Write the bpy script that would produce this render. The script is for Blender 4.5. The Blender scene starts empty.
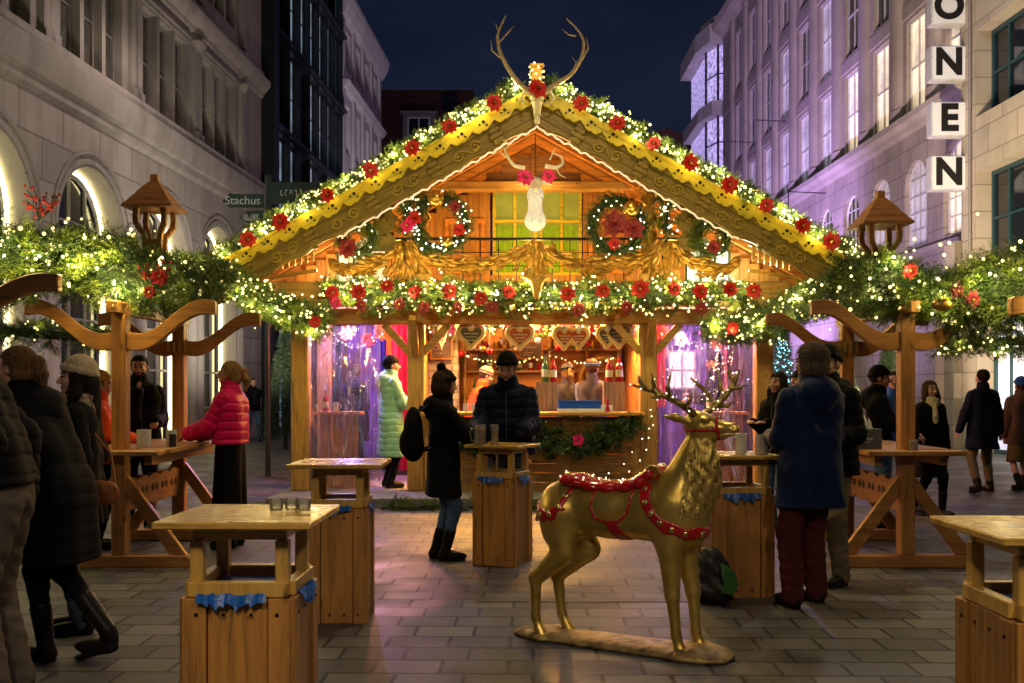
import bpy, bmesh, math, random
import numpy as np
from mathutils import Matrix, Vector, Euler
R = math.radians
random.seed(7); RNG = np.random.default_rng(11)
scene = bpy.context.scene
col = scene.collection
HZ, CX, F, EYE = 388.0, 512.0, 1000.0, 1.5
def W(px, py, Y):
    """real-world point that a photo pixel shows at distance Y"""
    return np.array([(px-CX)/F*Y, Y, EYE+(HZ-py)/F*Y])
# ---------------------------------------------------------------- mesh builder
MATW = {}
def wm(o): return MATW.get(o.name, Matrix.Identity(4))
def reg(o, m): MATW[o.name] = m; return o
class MB:
    def __init__(s): s.V=[]; s.Fs=[]; s.M=[]; s.n=0
    def add(s, v, f, m=0):
        v = np.asarray(v, dtype=np.float64).reshape(-1,3)
        s.V.append(v)
        for q in f: s.Fs.append([i+s.n for i in q]); s.M.append(m)
        s.n += len(v); return s
    def box(s, x0,x1,y0,y1,z0,z1, m=0, T=None):
        v = np.array([[x,y,z] for x in (x0,x1) for y in (y0,y1) for z in (z0,z1)], float)
        if T is not None: v = xf(v, T)
        return s.add(v, [(0,1,3,2),(4,6,7,5),(0,4,5,1),(2,3,7,6),(0,2,6,4),(1,5,7,3)], m)
    def bar(s, a, b, w, h, m=0, up=(0,0,1), w2=None, h2=None):
        """beam from a to b: width w (sideways), height h (along up)"""
        a=np.array(a,float); b=np.array(b,float); d=b-a; L=np.linalg.norm(d); d/=L
        up=np.array(up,float); sd=np.cross(d,up); 
        if np.linalg.norm(sd)<1e-6: sd=np.array([1.,0,0])
        sd/=np.linalg.norm(sd); u=np.cross(sd,d)
        w2=w if w2 is None else w2; h2=h if h2 is None else h2
        v=[]
        for p,ww,hh in ((a,w,h),(b,w2,h2)):
            for i,j in ((-1,-1),(1,-1),(1,1),(-1,1)): v.append(p+sd*i*ww/2+u*j*hh/2)
        return s.add(v,[(0,1,2,3),(7,6,5,4),(0,4,5,1),(1,5,6,2),(2,6,7,3),(3,7,4,0)],m)
    def prism(s, pts, d0, d1, axis='y', m=0, T=None):
        """closed outline (u,w) extruded along axis; y: (x,z); x: (y,z); z: (x,y)"""
        n=len(pts); v=[]
        for d in (d0,d1):
            for (a,b) in pts:
                v.append({'y':(a,d,b),'x':(d,a,b),'z':(a,b,d)}[axis])
        v=np.array(v,float)
        if T is not None: v=xf(v,T)
        f=[tuple(range(n)), tuple(range(2*n-1,n-1,-1))]+[(i,i+n,(i+1)%n+n,(i+1)%n) for i in range(n)]
        return s.add(v,f,m)
    def strip(s, top, bot, d0, d1, m=0, T=None, axis='y'):
        """solid between two polylines (u,w) of equal length, extruded"""
        n=len(top)
        def mk(p,d): return {'y':(p[0],d,p[1]),'x':(d,p[0],p[1]),'z':(p[0],p[1],d)}[axis]
        v=[mk(p,d0) for p in top]+[mk(p,d0) for p in bot]+[mk(p,d1) for p in top]+[mk(p,d1) for p in bot]
        v=np.array(v,float)
        if T is not None: v=xf(v,T)
        f=[]
        for i in range(n-1):
            f+=[(i,i+1,n+i+1,n+i),(2*n+i+1,2*n+i,3*n+i,3*n+i+1),(i+1,i,2*n+i,2*n+i+1),(n+i,n+i+1,3*n+i+1,3*n+i)]
        f+=[(0,n,3*n,2*n),(n-1,3*n-1,4*n-1,2*n-1)]
        return s.add(v,f,m)
    def tube(s, pts, r, n=8, m=0, caps=True, flat=1.0):
        P=np.array(pts,float); k=len(P)
        rr=np.full(k,r,float) if np.isscalar(r) else np.array(r,float)
        T=np.gradient(P,axis=0); T/=np.linalg.norm(T,axis=1)[:,None]+1e-12
        ref=np.array([0,0,1.]) if abs(T[0][2])<.9 else np.array([1.,0,0])
        v=[]; 
        for i in range(k):
            a=ref-T[i]*ref.dot(T[i]); a/=np.linalg.norm(a)+1e-12; ref=a; b=np.cross(T[i],a)
            for j in range(n):
                t=2*math.pi*j/n; v.append(P[i]+rr[i]*(math.cos(t)*a+flat*math.sin(t)*b))
        f=[(i*n+j,i*n+(j+1)%n,(i+1)*n+(j+1)%n,(i+1)*n+j) for i in range(k-1) for j in range(n)]
        if caps: f+=[tuple(range(n-1,-1,-1)), tuple(range((k-1)*n,k*n))]
        return s.add(v,f,m)
    def lathe(s, prof, c=(0,0,0), n=16, m=0, T=None):
        v=[(c[0]+r*math.cos(2*math.pi*j/n),c[1]+r*math.sin(2*math.pi*j/n),c[2]+z) for r,z in prof for j in range(n)]
        k=len(prof); f=[(i*n+j,i*n+(j+1)%n,(i+1)*n+(j+1)%n,(i+1)*n+j) for i in range(k-1) for j in range(n)]
        f+=[tuple(range(n-1,-1,-1)), tuple(range((k-1)*n,k*n))]
        v=np.array(v,float)
        if T is not None: v=xf(v,T)
        return s.add(v,f,m)
    def ball(s, c, r, n=10, k=7, m=0, T=None):
        r=(r,r,r) if np.isscalar(r) else r
        v=[(0,0,-1)]+[(math.cos(2*math.pi*j/n)*math.sin(math.pi*i/k),math.sin(2*math.pi*j/n)*math.sin(math.pi*i/k),-math.cos(math.pi*i/k)) for i in range(1,k) for j in range(n)]+[(0,0,1)]
        v=np.array(v)*np.array(r)
        if T is not None: v=xf(v,T)
        v=v+np.array(c)
        f=[(0,1+(j+1)%n,1+j) for j in range(n)]
        f+=[(1+i*n+j,1+i*n+(j+1)%n,1+(i+1)*n+(j+1)%n,1+(i+1)*n+j) for i in range(k-2) for j in range(n)]
        e=len(v)-1; f+=[(e,1+(k-2)*n+j,1+(k-2)*n+(j+1)%n) for j in range(n)]
        return s.add(v,f,m)
    def build(s, name, mats, parent=None, smooth=None, bevel=0, world=True, loc=None, recalc=True, obj_mat=None):
        V=np.concatenate(s.V); Fs=s.Fs
        if parent is not None and world: V=xf(V, wm(parent).inverted())
        if parent is None and world:
            if loc is None:
                lo=V.min(0); hi=V.max(0); loc=((lo[0]+hi[0])/2,(lo[1]+hi[1])/2,lo[2])
            V=V-np.array(loc)
        me=mesh_np(name, V, Fs, s.M)
        if bevel or recalc:
            bm=bmesh.new(); bm.from_mesh(me)
            if recalc: bmesh.ops.recalc_face_normals(bm, faces=bm.faces)
            if bevel:
                ed=[e for e in bm.edges if len(e.link_faces)==2 and e.calc_face_angle(0)>.6]
                bmesh.ops.bevel(bm, geom=ed, offset=bevel, segments=1, affect='EDGES', clamp_overlap=True)
            bm.to_mesh(me); bm.free()
        if smooth is None: me.shade_flat()
        else:
            me.shade_smooth(); me.set_sharp_from_angle(angle=R(smooth))
        o=bpy.data.objects.new(name, me); col.objects.link(o)
        for mt in (mats if isinstance(mats,(list,tuple)) else [mats]): me.materials.append(mt)
        M=Matrix.Identity(4)
        if parent is not None: o.parent=parent; M=wm(parent)
        elif loc is not None: o.location=loc; M=Matrix.Translation(loc)
        return reg(o,M)
def mesh_np(name, V, Fs, M=None):
    me=bpy.data.meshes.new(name)
    V=np.asarray(V,dtype=np.float32)
    if isinstance(Fs,np.ndarray):
        nf,k=Fs.shape; li=Fs.ravel().astype(np.int32); ls=np.arange(0,nf*k,k,dtype=np.int32)
    else:
        nf=len(Fs); ln=np.array([len(q) for q in Fs],dtype=np.int32)
        li=np.fromiter((i for q in Fs for i in q),dtype=np.int32); ls=np.concatenate([[0],np.cumsum(ln)[:-1]]).astype(np.int32)
    me.vertices.add(len(V)); me.vertices.foreach_set('co',V.ravel())
    me.loops.add(len(li)); me.loops.foreach_set('vertex_index',li)
    me.polygons.add(nf); me.polygons.foreach_set('loop_start',ls)
    if M is not None: me.polygons.foreach_set('material_index',np.array(M,dtype=np.int32))
    me.update(calc_edges=True); me.validate()
    return me
def xf(v, T):
    T=np.array(T); return v@T[:3,:3].T+T[:3,3]
def arr_obj(name, V, Fa, mats, parent=None, smooth=None, M=None, loc=None):
    """big numpy mesh in world coordinates"""
    if parent is not None: V=xf(V, wm(parent).inverted()); MM=wm(parent)
    else:
        if loc is None:
            lo=V.min(0); hi=V.max(0); loc=((lo[0]+hi[0])/2,(lo[1]+hi[1])/2,lo[2])
        V=V-np.array(loc); MM=Matrix.Translation([float(c) for c in loc])
    me=mesh_np(name,V,Fa,M)
    if smooth is not None: me.shade_smooth()
    else: me.shade_flat()
    if smooth: me.set_sharp_from_angle(angle=R(smooth))
    for mt in (mats if isinstance(mats,(list,tuple)) else [mats]): me.materials.append(mt)
    o=bpy.data.objects.new(name,me); col.objects.link(o)
    if parent is not None: o.parent=parent
    else: o.location=loc
    return reg(o,MM)
def tag(o, label=None, cat=None, group=None, kind=None):
    if label: o['label']=label
    if cat: o['category']=cat
    if group: o['group']=group
    if kind: o['kind']=kind
    return o
def thing(name, label, cat, loc=(0,0,0), rz=0, group=None):
    o=bpy.data.objects.new(name,None); col.objects.link(o)
    o.empty_display_size=.1
    o.location=[float(c) for c in loc]; o.rotation_euler=(0,0,rz)
    tag(o,label,cat,group)
    return reg(o, Matrix.Translation([float(c) for c in loc])@Matrix.Rotation(rz,4,'Z'))
def dup(root, loc, rz=0, label=None, group=None, scale=None):
    r=root.copy(); col.objects.link(r); r.location=[float(c) for c in loc]; r.rotation_euler=(0,0,rz)
    if scale: r.scale=(scale,)*3
    if label: r['label']=label
    if group: r['group']=group
    def rec(src,dst):
        for ch in list(src.children):
            c=ch.copy(); col.objects.link(c); c.parent=dst
            rec(ch,c)
    rec(root,r); return r
def child(parent, src_obj, M=None):
    """shared-mesh copy of a part under another thing"""
    c=src_obj.copy(); col.objects.link(c); c.parent=parent
    return c
# ---------------------------------------------------------------- materials
def mat(name):
    m=bpy.data.materials.new(name); m.use_nodes=True
    nt=m.node_tree; b=nt.nodes['Principled BSDF']; return m,nt,b
def N(nt,t,**kw):
    n=nt.nodes.new(t)
    for k,v in kw.items():
        if k in n.inputs.keys() if not k.startswith('_') else False: n.inputs[k].default_value=v
        else: setattr(n,k.lstrip('_'),v)
    return n
def L(nt,a,b): nt.links.new(a,b)
def ramp(nt, fac, stops):
    r=nt.nodes.new('ShaderNodeValToRGB'); e=r.color_ramp.elements
    while len(e)<len(stops): e.new(.5)
    for i,(p,c) in enumerate(stops): e[i].position=p; e[i].color=(*c,1)
    L(nt,fac,r.inputs[0]); return r.outputs[0]
def mixc(nt, fac, a, b, mode='MIX'):
    n=nt.nodes.new('ShaderNodeMix'); n.data_type='RGBA'; n.blend_type=mode
    for s,x in ((n.inputs[0],fac),(n.inputs[6],a),(n.inputs[7],b)):
        if isinstance(x,(int,float)): s.default_value=x
        elif isinstance(x,tuple): s.default_value=(*x,1)
        else: L(nt,x,s)
    return n.outputs[2]
def mapping(nt, scale=(1,1,1), coord='Object', rot=(0,0,0)):
    tc=nt.nodes.new('ShaderNodeTexCoord'); mp=nt.nodes.new('ShaderNodeMapping')
    mp.inputs['Scale'].default_value=scale; mp.inputs['Rotation'].default_value=rot
    L(nt,tc.outputs[coord],mp.inputs[0]); return mp.outputs[0]
def noise(nt, vec, scale, detail=4, rough=.55, dist=0):
    n=nt.nodes.new('ShaderNodeTexNoise'); n.inputs['Scale'].default_value=scale
    n.inputs['Detail'].default_value=detail; n.inputs['Roughness'].default_value=rough; n.inputs['Distortion'].default_value=dist
    if vec is not None: L(nt,vec,n.inputs['Vector'])
    return n.outputs['Fac']
def bump(nt, b, h, strength=.3, dist=.01):
    n=nt.nodes.new('ShaderNodeBump'); n.inputs['Strength'].default_value=strength; n.inputs['Distance'].default_value=dist
    L(nt,h,n.inputs['Height']); L(nt,n.outputs[0],b.inputs['Normal'])
def island(nt):
    return nt.nodes.new('ShaderNodeNewGeometry').outputs['Random Per Island']
def wood(name, c, axis='z', rough=.5, var=.35, fine=1.0, knots=True, tilt=0):
    """boards with grain along one axis, each board its own tone"""
    m,nt,b=mat(name)
    sc={'x':(1.2,14,14),'y':(14,1.2,14),'z':(14,14,1.2)}[axis]
    vec=mapping(nt,tuple(s*fine for s in sc))
    if tilt:
        m1=nt.nodes.new('ShaderNodeMapping'); m1.inputs['Rotation'].default_value=(0,tilt,0); tcn=nt.nodes.new('ShaderNodeTexCoord'); L(nt,tcn.outputs['Object'],m1.inputs[0]); m2=vec.node; nt.links.remove(m2.inputs[0].links[0]); L(nt,m1.outputs[0],m2.inputs[0])
    isl=island(nt)
    ad=nt.nodes.new('ShaderNodeVectorMath'); ad.operation='ADD'; cb=nt.nodes.new('ShaderNodeCombineXYZ')
    mu=nt.nodes.new('ShaderNodeMath'); mu.operation='MULTIPLY'; mu.inputs[1].default_value=37; L(nt,isl,mu.inputs[0])
    for i in range(3): L(nt,mu.outputs[0],cb.inputs[i])
    L(nt,vec,ad.inputs[0]); L(nt,cb.outputs[0],ad.inputs[1])
    g=noise(nt,ad.outputs[0],1.6,6,.62,.6)
    dark=tuple(x*.42 for x in c); lite=tuple(min(1,x*1.25) for x in c)
    cc=ramp(nt,g,[(.28,dark),(.5,c),(.75,lite)])
    hs=nt.nodes.new('ShaderNodeHueSaturation'); mr=nt.nodes.new('ShaderNodeMapRange')
    mr.inputs['To Min'].default_value=1-var; mr.inputs['To Max'].default_value=1+var*.6; L(nt,isl,mr.inputs[0])
    L(nt,mr.outputs[0],hs.inputs['Value']); L(nt,cc,hs.inputs['Color'])
    out=hs.outputs['Color']
    if knots:
        v2=mapping(nt,{'x':(1.6,4,4),'y':(4,1.6,4),'z':(4,4,1.6)}[axis]); vo=nt.nodes.new('ShaderNodeTexVoronoi'); vo.inputs['Scale'].default_value=1.5; L(nt,v2,vo.inputs['Vector'])
        k=ramp(nt,vo.outputs['Distance'],[(.03,(1,1,1)),(.1,(0,0,0))]); out=mixc(nt,k,out,tuple(x*.3 for x in c))
    dn=noise(nt,mapping(nt,(1,1,1)),2.3,3); out=mixc(nt,ramp(nt,dn,[(.45,(0,0,0)),(.75,(.35,.35,.35))]),out,tuple(x*.5 for x in c))
    L(nt,out,b.inputs['Base Color']); b.inputs['Roughness'].default_value=rough
    bump(nt,b,g,.25,.004)
    return m
def plain(name, c, rough=.6, metal=0, nz=.15, nscale=8, bmp=.1, bscale=60, spec=.5, coat=0, islv=0):
    m,nt,b=mat(name); v=mapping(nt)
    f=noise(nt,v,nscale,5)
    cc=ramp(nt,f,[(.3,tuple(x*(1-nz) for x in c)),(.7,tuple(min(1,x*(1+nz)) for x in c))])
    if islv:
        hs=nt.nodes.new('ShaderNodeHueSaturation'); mr=nt.nodes.new('ShaderNodeMapRange')
        mr.inputs['To Min'].default_value=1-islv; mr.inputs['To Max'].default_value=1+islv; L(nt,island(nt),mr.inputs[0])
        L(nt,mr.outputs[0],hs.inputs['Value']); L(nt,cc,hs.inputs['Color']); cc=hs.outputs['Color']
    L(nt,cc,b.inputs['Base Color'])
    b.inputs['Roughness'].default_value=rough; b.inputs['Metallic'].default_value=metal; b.inputs['Specular IOR Level'].default_value=spec
    b.inputs['Coat Weight'].default_value=coat
    if bmp: bump(nt,b,noise(nt,v,bscale,4),bmp,.01)
    return m
def emit(name, c, s, base=(0.8,.8,.8), samp=None, var=0, nscale=0):
    m,nt,b=mat(name); b.inputs['Base Color'].default_value=(*base,1); b.inputs['Emission Color'].default_value=(*c,1); b.inputs['Emission Strength'].default_value=s
    if nscale:
        cc=ramp(nt,noise(nt,mapping(nt),nscale,5,.6),[(.35,tuple(x*(1-var) for x in c)),(.65,c)]); L(nt,cc,b.inputs['Emission Color'])
    elif var:
        hs=nt.nodes.new('ShaderNodeMapRange'); hs.inputs['To Min'].default_value=s*(1-var); hs.inputs['To Max'].default_value=s*(1+var)
        L(nt,island(nt),hs.inputs[0]); L(nt,hs.outputs[0],b.inputs['Emission Strength'])
    if samp: m.cycles.emission_sampling=samp
    return m
def glassm(name, c=(1,1,1), rough=.03):
    m,nt,b=mat(name); tr=nt.nodes.new('ShaderNodeBsdfTransparent'); tr.inputs[0].default_value=(.9,.92,.9,1); gl=nt.nodes.new('ShaderNodeBsdfGlossy'); gl.inputs['Roughness'].default_value=.05
    lw=nt.nodes.new('ShaderNodeLayerWeight'); lw.inputs['Blend'].default_value=.35; mx=nt.nodes.new('ShaderNodeMixShader'); L(nt,lw.outputs['Fresnel'],mx.inputs[0]); L(nt,tr.outputs[0],mx.inputs[1]); L(nt,gl.outputs[0],mx.inputs[2]); df=nt.nodes.new('ShaderNodeBsdfDiffuse'); df.inputs[0].default_value=(.85,.85,.82,1); m2=nt.nodes.new('ShaderNodeMixShader'); m2.inputs[0].default_value=.16; L(nt,mx.outputs[0],m2.inputs[1]); L(nt,df.outputs[0],m2.inputs[2]); L(nt,m2.outputs[0],nt.nodes['Material Output'].inputs[0])
    return m
def stone(name, c, bw=1.2, bh=.6, mortar=.012, rough=.8, grime=.35, joints=True, off=.5):
    """dressed stone blocks laid on the facade's own x (along) and z (up)"""
    m,nt,b=mat(name)
    tc=nt.nodes.new('ShaderNodeTexCoord'); sp=nt.nodes.new('ShaderNodeSeparateXYZ'); cb=nt.nodes.new('ShaderNodeCombineXYZ')
    L(nt,tc.outputs['Object'],sp.inputs[0]); L(nt,sp.outputs[0],cb.inputs[0]); L(nt,sp.outputs[2],cb.inputs[1])
    v=mapping(nt); f=noise(nt,v,.9,6,.6); f2=noise(nt,mapping(nt,(1.5,1.5,.25)),1.2,5,.6)
    base=ramp(nt,f,[(.3,tuple(x*.82 for x in c)),(.7,tuple(min(1,x*1.12) for x in c))])
    if joints:
        br=nt.nodes.new('ShaderNodeTexBrick'); br.inputs['Scale'].default_value=1; br.inputs['Brick Width'].default_value=bw; br.inputs['Row Height'].default_value=bh
        br.inputs['Mortar Size'].default_value=mortar; br.inputs['Mortar Smooth'].default_value=.3; br.offset=off
        br.inputs['Color1'].default_value=(.86,.86,.86,1); br.inputs['Color2'].default_value=(1.08,1.06,1.03,1); br.inputs['Mortar'].default_value=(.5,.48,.46,1)
        L(nt,cb.outputs[0],br.inputs[0]); base=mixc(nt,1.0,base,br.outputs['Color'],'MULTIPLY')
    base=mixc(nt,ramp(nt,f2,[(.45,(0,0,0)),(.8,(grime,)*3)]),base,tuple(x*.35 for x in c))
    L(nt,base,b.inputs['Base Color']); b.inputs['Roughness'].default_value=rough
    bump(nt,b,noise(nt,v,25,5),.35,.01)
    return m
# ---------------------------------------------------------------- distance fields and surface nets
class Field:
    def __init__(s, lo, hi, h):
        s.h=h; s.lo=np.array(lo,np.float32); s.n=(np.ceil((np.array(hi)-np.array(lo))/h)).astype(int)+1
        s.d=np.full(s.n,9.0,np.float32)
    def sub(s, lo, hi):
        a=np.maximum(0,np.floor((np.array(lo)-s.lo)/s.h).astype(int)); b=np.minimum(s.n,np.ceil((np.array(hi)-s.lo)/s.h).astype(int)+1)
        if (b<=a).any(): return None
        sl=tuple(slice(int(i),int(j)) for i,j in zip(a,b))
        ax=[(np.arange(a[i],b[i],dtype=np.float32)*s.h+s.lo[i]) for i in range(3)]
        return sl, ax[0][:,None,None], ax[1][None,:,None], ax[2][None,None,:]
    def full(s):
        return s.sub(s.lo-1,s.lo+s.n*s.h+1)
    def comb(s, sl, d, k, op):
        c=s.d[sl]
        if op=='u':
            if k>0:
                hh=np.clip(.5+.5*(c-d)/k,0,1); s.d[sl]=c*(1-hh)+d*hh-k*hh*(1-hh)
            else: s.d[sl]=np.minimum(c,d)
        elif op=='s':
            if k>0:
                hh=np.clip(.5-.5*(c+d)/k,0,1); s.d[sl]=c*(1-hh)+(-d)*hh+k*hh*(1-hh)
            else: s.d[sl]=np.maximum(c,-d)
    def cone(s, a, b, ra, rb=None, k=.03, op='u', sc=(1,1,1)):
        rb=ra if rb is None else rb
        a=np.array(a,float); b=np.array(b,float); m=max(ra,rb)*max(1,max(sc))+k+3*s.h
        q=s.sub(np.minimum(a,b)-m,np.maximum(a,b)+m)
        if q is None: return s
        sl,X,Y,Z=q; d=b-a; L2=max(d.dot(d),1e-9)
        px,py,pz=X-a[0],Y-a[1],Z-a[2]
        t=np.clip((px*d[0]+py*d[1]+pz*d[2])/L2,0,1).astype(np.float32)
        dd=np.sqrt(((px-t*d[0])/sc[0])**2+((py-t*d[1])/sc[1])**2+((pz-t*d[2])/sc[2])**2)-(ra+(rb-ra)*t)
        s.comb(sl,dd,k,op); return s
    def path(s, pts, rs, k=.02, op='u', sc=(1,1,1)):
        for i in range(len(pts)-1):
            s.cone(pts[i],pts[i+1],rs[i] if not np.isscalar(rs) else rs,rs[i+1] if not np.isscalar(rs) else rs,k,op,sc)
        return s
    def ell(s, c, r, k=.03, op='u', rot=None):
        c=np.array(c,float); r=np.array(r,float); m=r.max()+k+3*s.h
        q=s.sub(c-m,c+m)
        if q is None: return s
        sl,X,Y,Z=q; px,py,pz=X-c[0],Y-c[1],Z-c[2]
        if rot is not None:
            A=np.array(Euler(rot).to_matrix()).T
            px,py,pz=(A[0,0]*px+A[0,1]*py+A[0,2]*pz, A[1,0]*px+A[1,1]*py+A[1,2]*pz, A[2,0]*px+A[2,1]*py+A[2,2]*pz)
        k0=np.sqrt((px/r[0])**2+(py/r[1])**2+(pz/r[2])**2); k1=np.sqrt((px/r[0]**2)**2+(py/r[1]**2)**2+(pz/r[2]**2)**2)+1e-9
        s.comb(sl,(k0*(k0-1)/k1).astype(np.float32),k,op); return s
    def cut(s, fn):
        """keep only where fn(X,Y,Z)<0"""
        sl,X,Y,Z=s.full(); s.d=np.maximum(s.d,fn(X,Y,Z).astype(np.float32)); return s
    def disp(s, fn):
        sl,X,Y,Z=s.full(); s.d=s.d+fn(X,Y,Z).astype(np.float32)*(np.abs(s.d)<.1); return s
    def mesh(s):
        d=s.d; n=d.shape; ins=d<0
        c=np.zeros((n[0]-1,n[1]-1,n[2]-1),np.int8)
        for i in (0,1):
            for j in (0,1):
                for k in (0,1): c+=ins[i:n[0]-1+i,j:n[1]-1+j,k:n[2]-1+k]
        act=(c>0)&(c<8); I=np.argwhere(act); idx=np.full(act.shape,-1,np.int64); idx[act]=np.arange(len(I))
        S=np.zeros((len(I),3)); C=np.zeros(len(I))
        cor=[(i,j,k) for i in (0,1) for j in (0,1) for k in (0,1)]
        for a in cor:
            for ax in range(3):
                if a[ax]==0:
                    b=list(a); b[ax]=1
                    da=d[I[:,0]+a[0],I[:,1]+a[1],I[:,2]+a[2]]; db=d[I[:,0]+b[0],I[:,1]+b[1],I[:,2]+b[2]]
                    x=(da<0)!=(db<0); t=np.where(x,da/(da-db+1e-12),0)
                    p=np.array(a,float)[None,:].repeat(len(I),0); p[:,ax]+=t
                    S+=p*x[:,None]; C+=x
        V=(I+S/C[:,None])*s.h+s.lo
        Q=[]
        for ax in range(3):
            a=[slice(None)]*3; b=[slice(None)]*3; a[ax]=slice(0,-1); b[ax]=slice(1,None)
            A=ins[tuple(a)]; B=ins[tuple(b)]; E=np.argwhere(A!=B); u,v=[(1,2),(2,0),(0,1)][ax]
            E=E[(E[:,u]>0)&(E[:,v]>0)&(E[:,u]<n[u]-1)&(E[:,v]<n[v]-1)]
            sg=A[E[:,0],E[:,1],E[:,2]]
            def g(du,dv):
                e=E.copy(); e[:,u]-=du; e[:,v]-=dv; return idx[e[:,0],e[:,1],e[:,2]]
            q=np.stack([g(1,1),g(0,1),g(0,0),g(1,0)],1); q[~sg]=q[~sg][:,::-1]; Q.append(q)
        return V, np.concatenate(Q)
def ik(a, b, l1, l2, pole):
    a=np.array(a,float); b=np.array(b,float); d=b-a; L_=np.linalg.norm(d); mx=(l1+l2)*.999
    if L_>mx: b=a+d/L_*mx; d=b-a; L_=mx
    u=d/L_; x=(l1*l1-l2*l2+L_*L_)/(2*L_); y=math.sqrt(max(0,l1*l1-x*x))
    p=np.array(pole,float); p=p-u*p.dot(u); p/=np.linalg.norm(p)+1e-9
    return a+u*x+p*y, b
# ================================================================ camera
cam_d=bpy.data.cameras.new('camera'); cam=bpy.data.objects.new('camera',cam_d); col.objects.link(cam)
cam.location=(0,0,EYE); cam.rotation_euler=(R(90),0,0); cam_d.sensor_width=36; cam_d.lens=F/1024*36
cam_d.shift_y=(HZ-341.5)/1024; cam_d.clip_end=1000; scene.camera=cam
cam_d.dof.use_dof=True; cam_d.dof.focus_distance=7.5; cam_d.dof.aperture_fstop=9
# ================================================================ world
world=bpy.data.worlds.new('World'); scene.world=world; world.use_nodes=True
nt=world.node_tree; bg=nt.nodes['Background']
tc=nt.nodes.new('ShaderNodeTexCoord'); sp=nt.nodes.new('ShaderNodeSeparateXYZ'); L(nt,tc.outputs['Generated'],sp.inputs[0])
sky=nt.nodes.new('ShaderNodeTexSky'); sky.sky_type='NISHITA'; sky.sun_disc=False; sky.sun_elevation=R(-6); sky.sun_rotation=R(20)
g=ramp(nt,sp.outputs[2],[(0,(.018,.028,.065)),(.22,(.007,.012,.036)),(.5,(.003,.004,.012)),(1,(.003,.003,.010))])
cl=noise(nt,mapping(nt,(1,1,2.2),'Generated'),2.6,6,.6,.3)
g=mixc(nt,ramp(nt,cl,[(.45,(0,0,0)),(.75,(.45,.45,.45))]),g,(.022,.028,.055))
g=mixc(nt,.15,g,sky.outputs[0],'ADD')
L(nt,g,bg.inputs[0]); bg.inputs[1].default_value=.8
# ================================================================ materials of the setting
M_lstone=stone('pale_limestone',(.33,.30,.255),1.6,.8,.01,grime=.75,joints=False)
M_lblock=stone('limestone_blocks',(.33,.30,.255),1.5,.75,.02,grime=.55)
M_lgrey=stone('grey_render',(.55,.5,.5),joints=False,grime=.3)
M_rstone=stone('shell_limestone',(.47,.40,.35),1.1,.62,.016,grime=.5)
M_rsmooth=stone('smooth_shell_limestone',(.47,.40,.35),joints=False,grime=.3)
M_corner=stone('travertine_blocks',(.45,.39,.31),1.25,.62,.016,grime=.25)
M_dglass=plain('dark_window_glass',(.012,.014,.018),.08,bmp=0,spec=.7)
M_wcurt=plain('window_with_drawn_grey_blind',(.085,.075,.062),.25,nz=.5,nscale=2,bmp=0); M_dmetal=plain('dark_metal_frame',(.03,.032,.038),.35,.6,bmp=0)
M_wframe=plain('white_painted_frame',(.62,.6,.57),.5,bmp=0)
M_gframe=plain('grey_painted_frame',(.22,.2,.19),.5,bmp=0)
M_teal=plain('dark_teal_frame',(.01,.045,.055),.35,bmp=0)
M_litw=emit('lit_window_warm',(1,.76,.46),1.3,var=.75,nscale=.9)
M_litp=emit('lit_window_pale',(.78,.72,1),.42,var=.93,nscale=.7)  # emission covers half-lit rooms and lilac reflections in the glass
M_litc=emit('lit_office_teal',(.35,.62,.75),.45,var=.93,nscale=.8)
M_lits=emit('lit_shop_window',(1,.62,.32),1.6,var=.85,nscale=2.2)
M_led=emit('led_strip_light',(1,.86,.38),6)
M_roofd=plain('dark_brown_roof_tiles',(.13,.05,.035),.8,nscale=3,nz=.3)
# ================================================================ ground
def paving():
    m,nt,b=mat('grey_concrete_pavers')
    v=mapping(nt,(1,1,1),rot=(0,0,R(1.2)))
    br=nt.nodes.new('ShaderNodeTexBrick'); br.inputs['Scale'].default_value=1; br.inputs['Brick Width'].default_value=.36; br.inputs['Row Height'].default_value=.262
    br.inputs['Mortar Size'].default_value=.012; br.inputs['Mortar Smooth'].default_value=.2; br.offset=.37; br.offset_frequency=2; br.squash=1.0
    br.inputs['Color1'].default_value=(.50,.50,.53,1); br.inputs['Color2'].default_value=(1.25,1.2,1.12,1); br.inputs['Mortar'].default_value=(.05,.045,.04,1); br.inputs['Bias'].default_value=-.1
    L(nt,v,br.inputs[0])
    f=noise(nt,v,1.1,6,.6); f2=noise(nt,v,40,5,.7)
    c=ramp(nt,f,[(.3,(.062,.061,.066)),(.7,(.148,.143,.148))])
    c=mixc(nt,1,c,br.outputs['Color'],'MULTIPLY'); c=mixc(nt,ramp(nt,f2,[(.4,(0,0,0)),(.75,(.4,.4,.4))]),c,(.05,.047,.045))
    st=nt.nodes.new('ShaderNodeTexVoronoi'); st.inputs['Scale'].default_value=2.3; L(nt,v,st.inputs['Vector'])
    c=mixc(nt,ramp(nt,st.outputs['Distance'],[(.015,(.6,.6,.6)),(.05,(0,0,0))]),c,(.04,.035,.03))
    L(nt,c,b.inputs['Base Color']); L(nt,ramp(nt,f,[(.35,(.36,.36,.36)),(.6,(.7,.7,.7))]),b.inputs['Roughness'])
    mu=nt.nodes.new('ShaderNodeMath'); mu.operation='MULTIPLY_ADD'; L(nt,f2,mu.inputs[0]); mu.inputs[1].default_value=.25; 
    inv=nt.nodes.new('ShaderNodeMath'); inv.operation='SUBTRACT'; inv.inputs[0].default_value=1; L(nt,br.outputs['Fac'],inv.inputs[1]); L(nt,inv.outputs[0],mu.inputs[2])
    bump(nt,b,mu.outputs[0],.8,.009); return m
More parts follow.
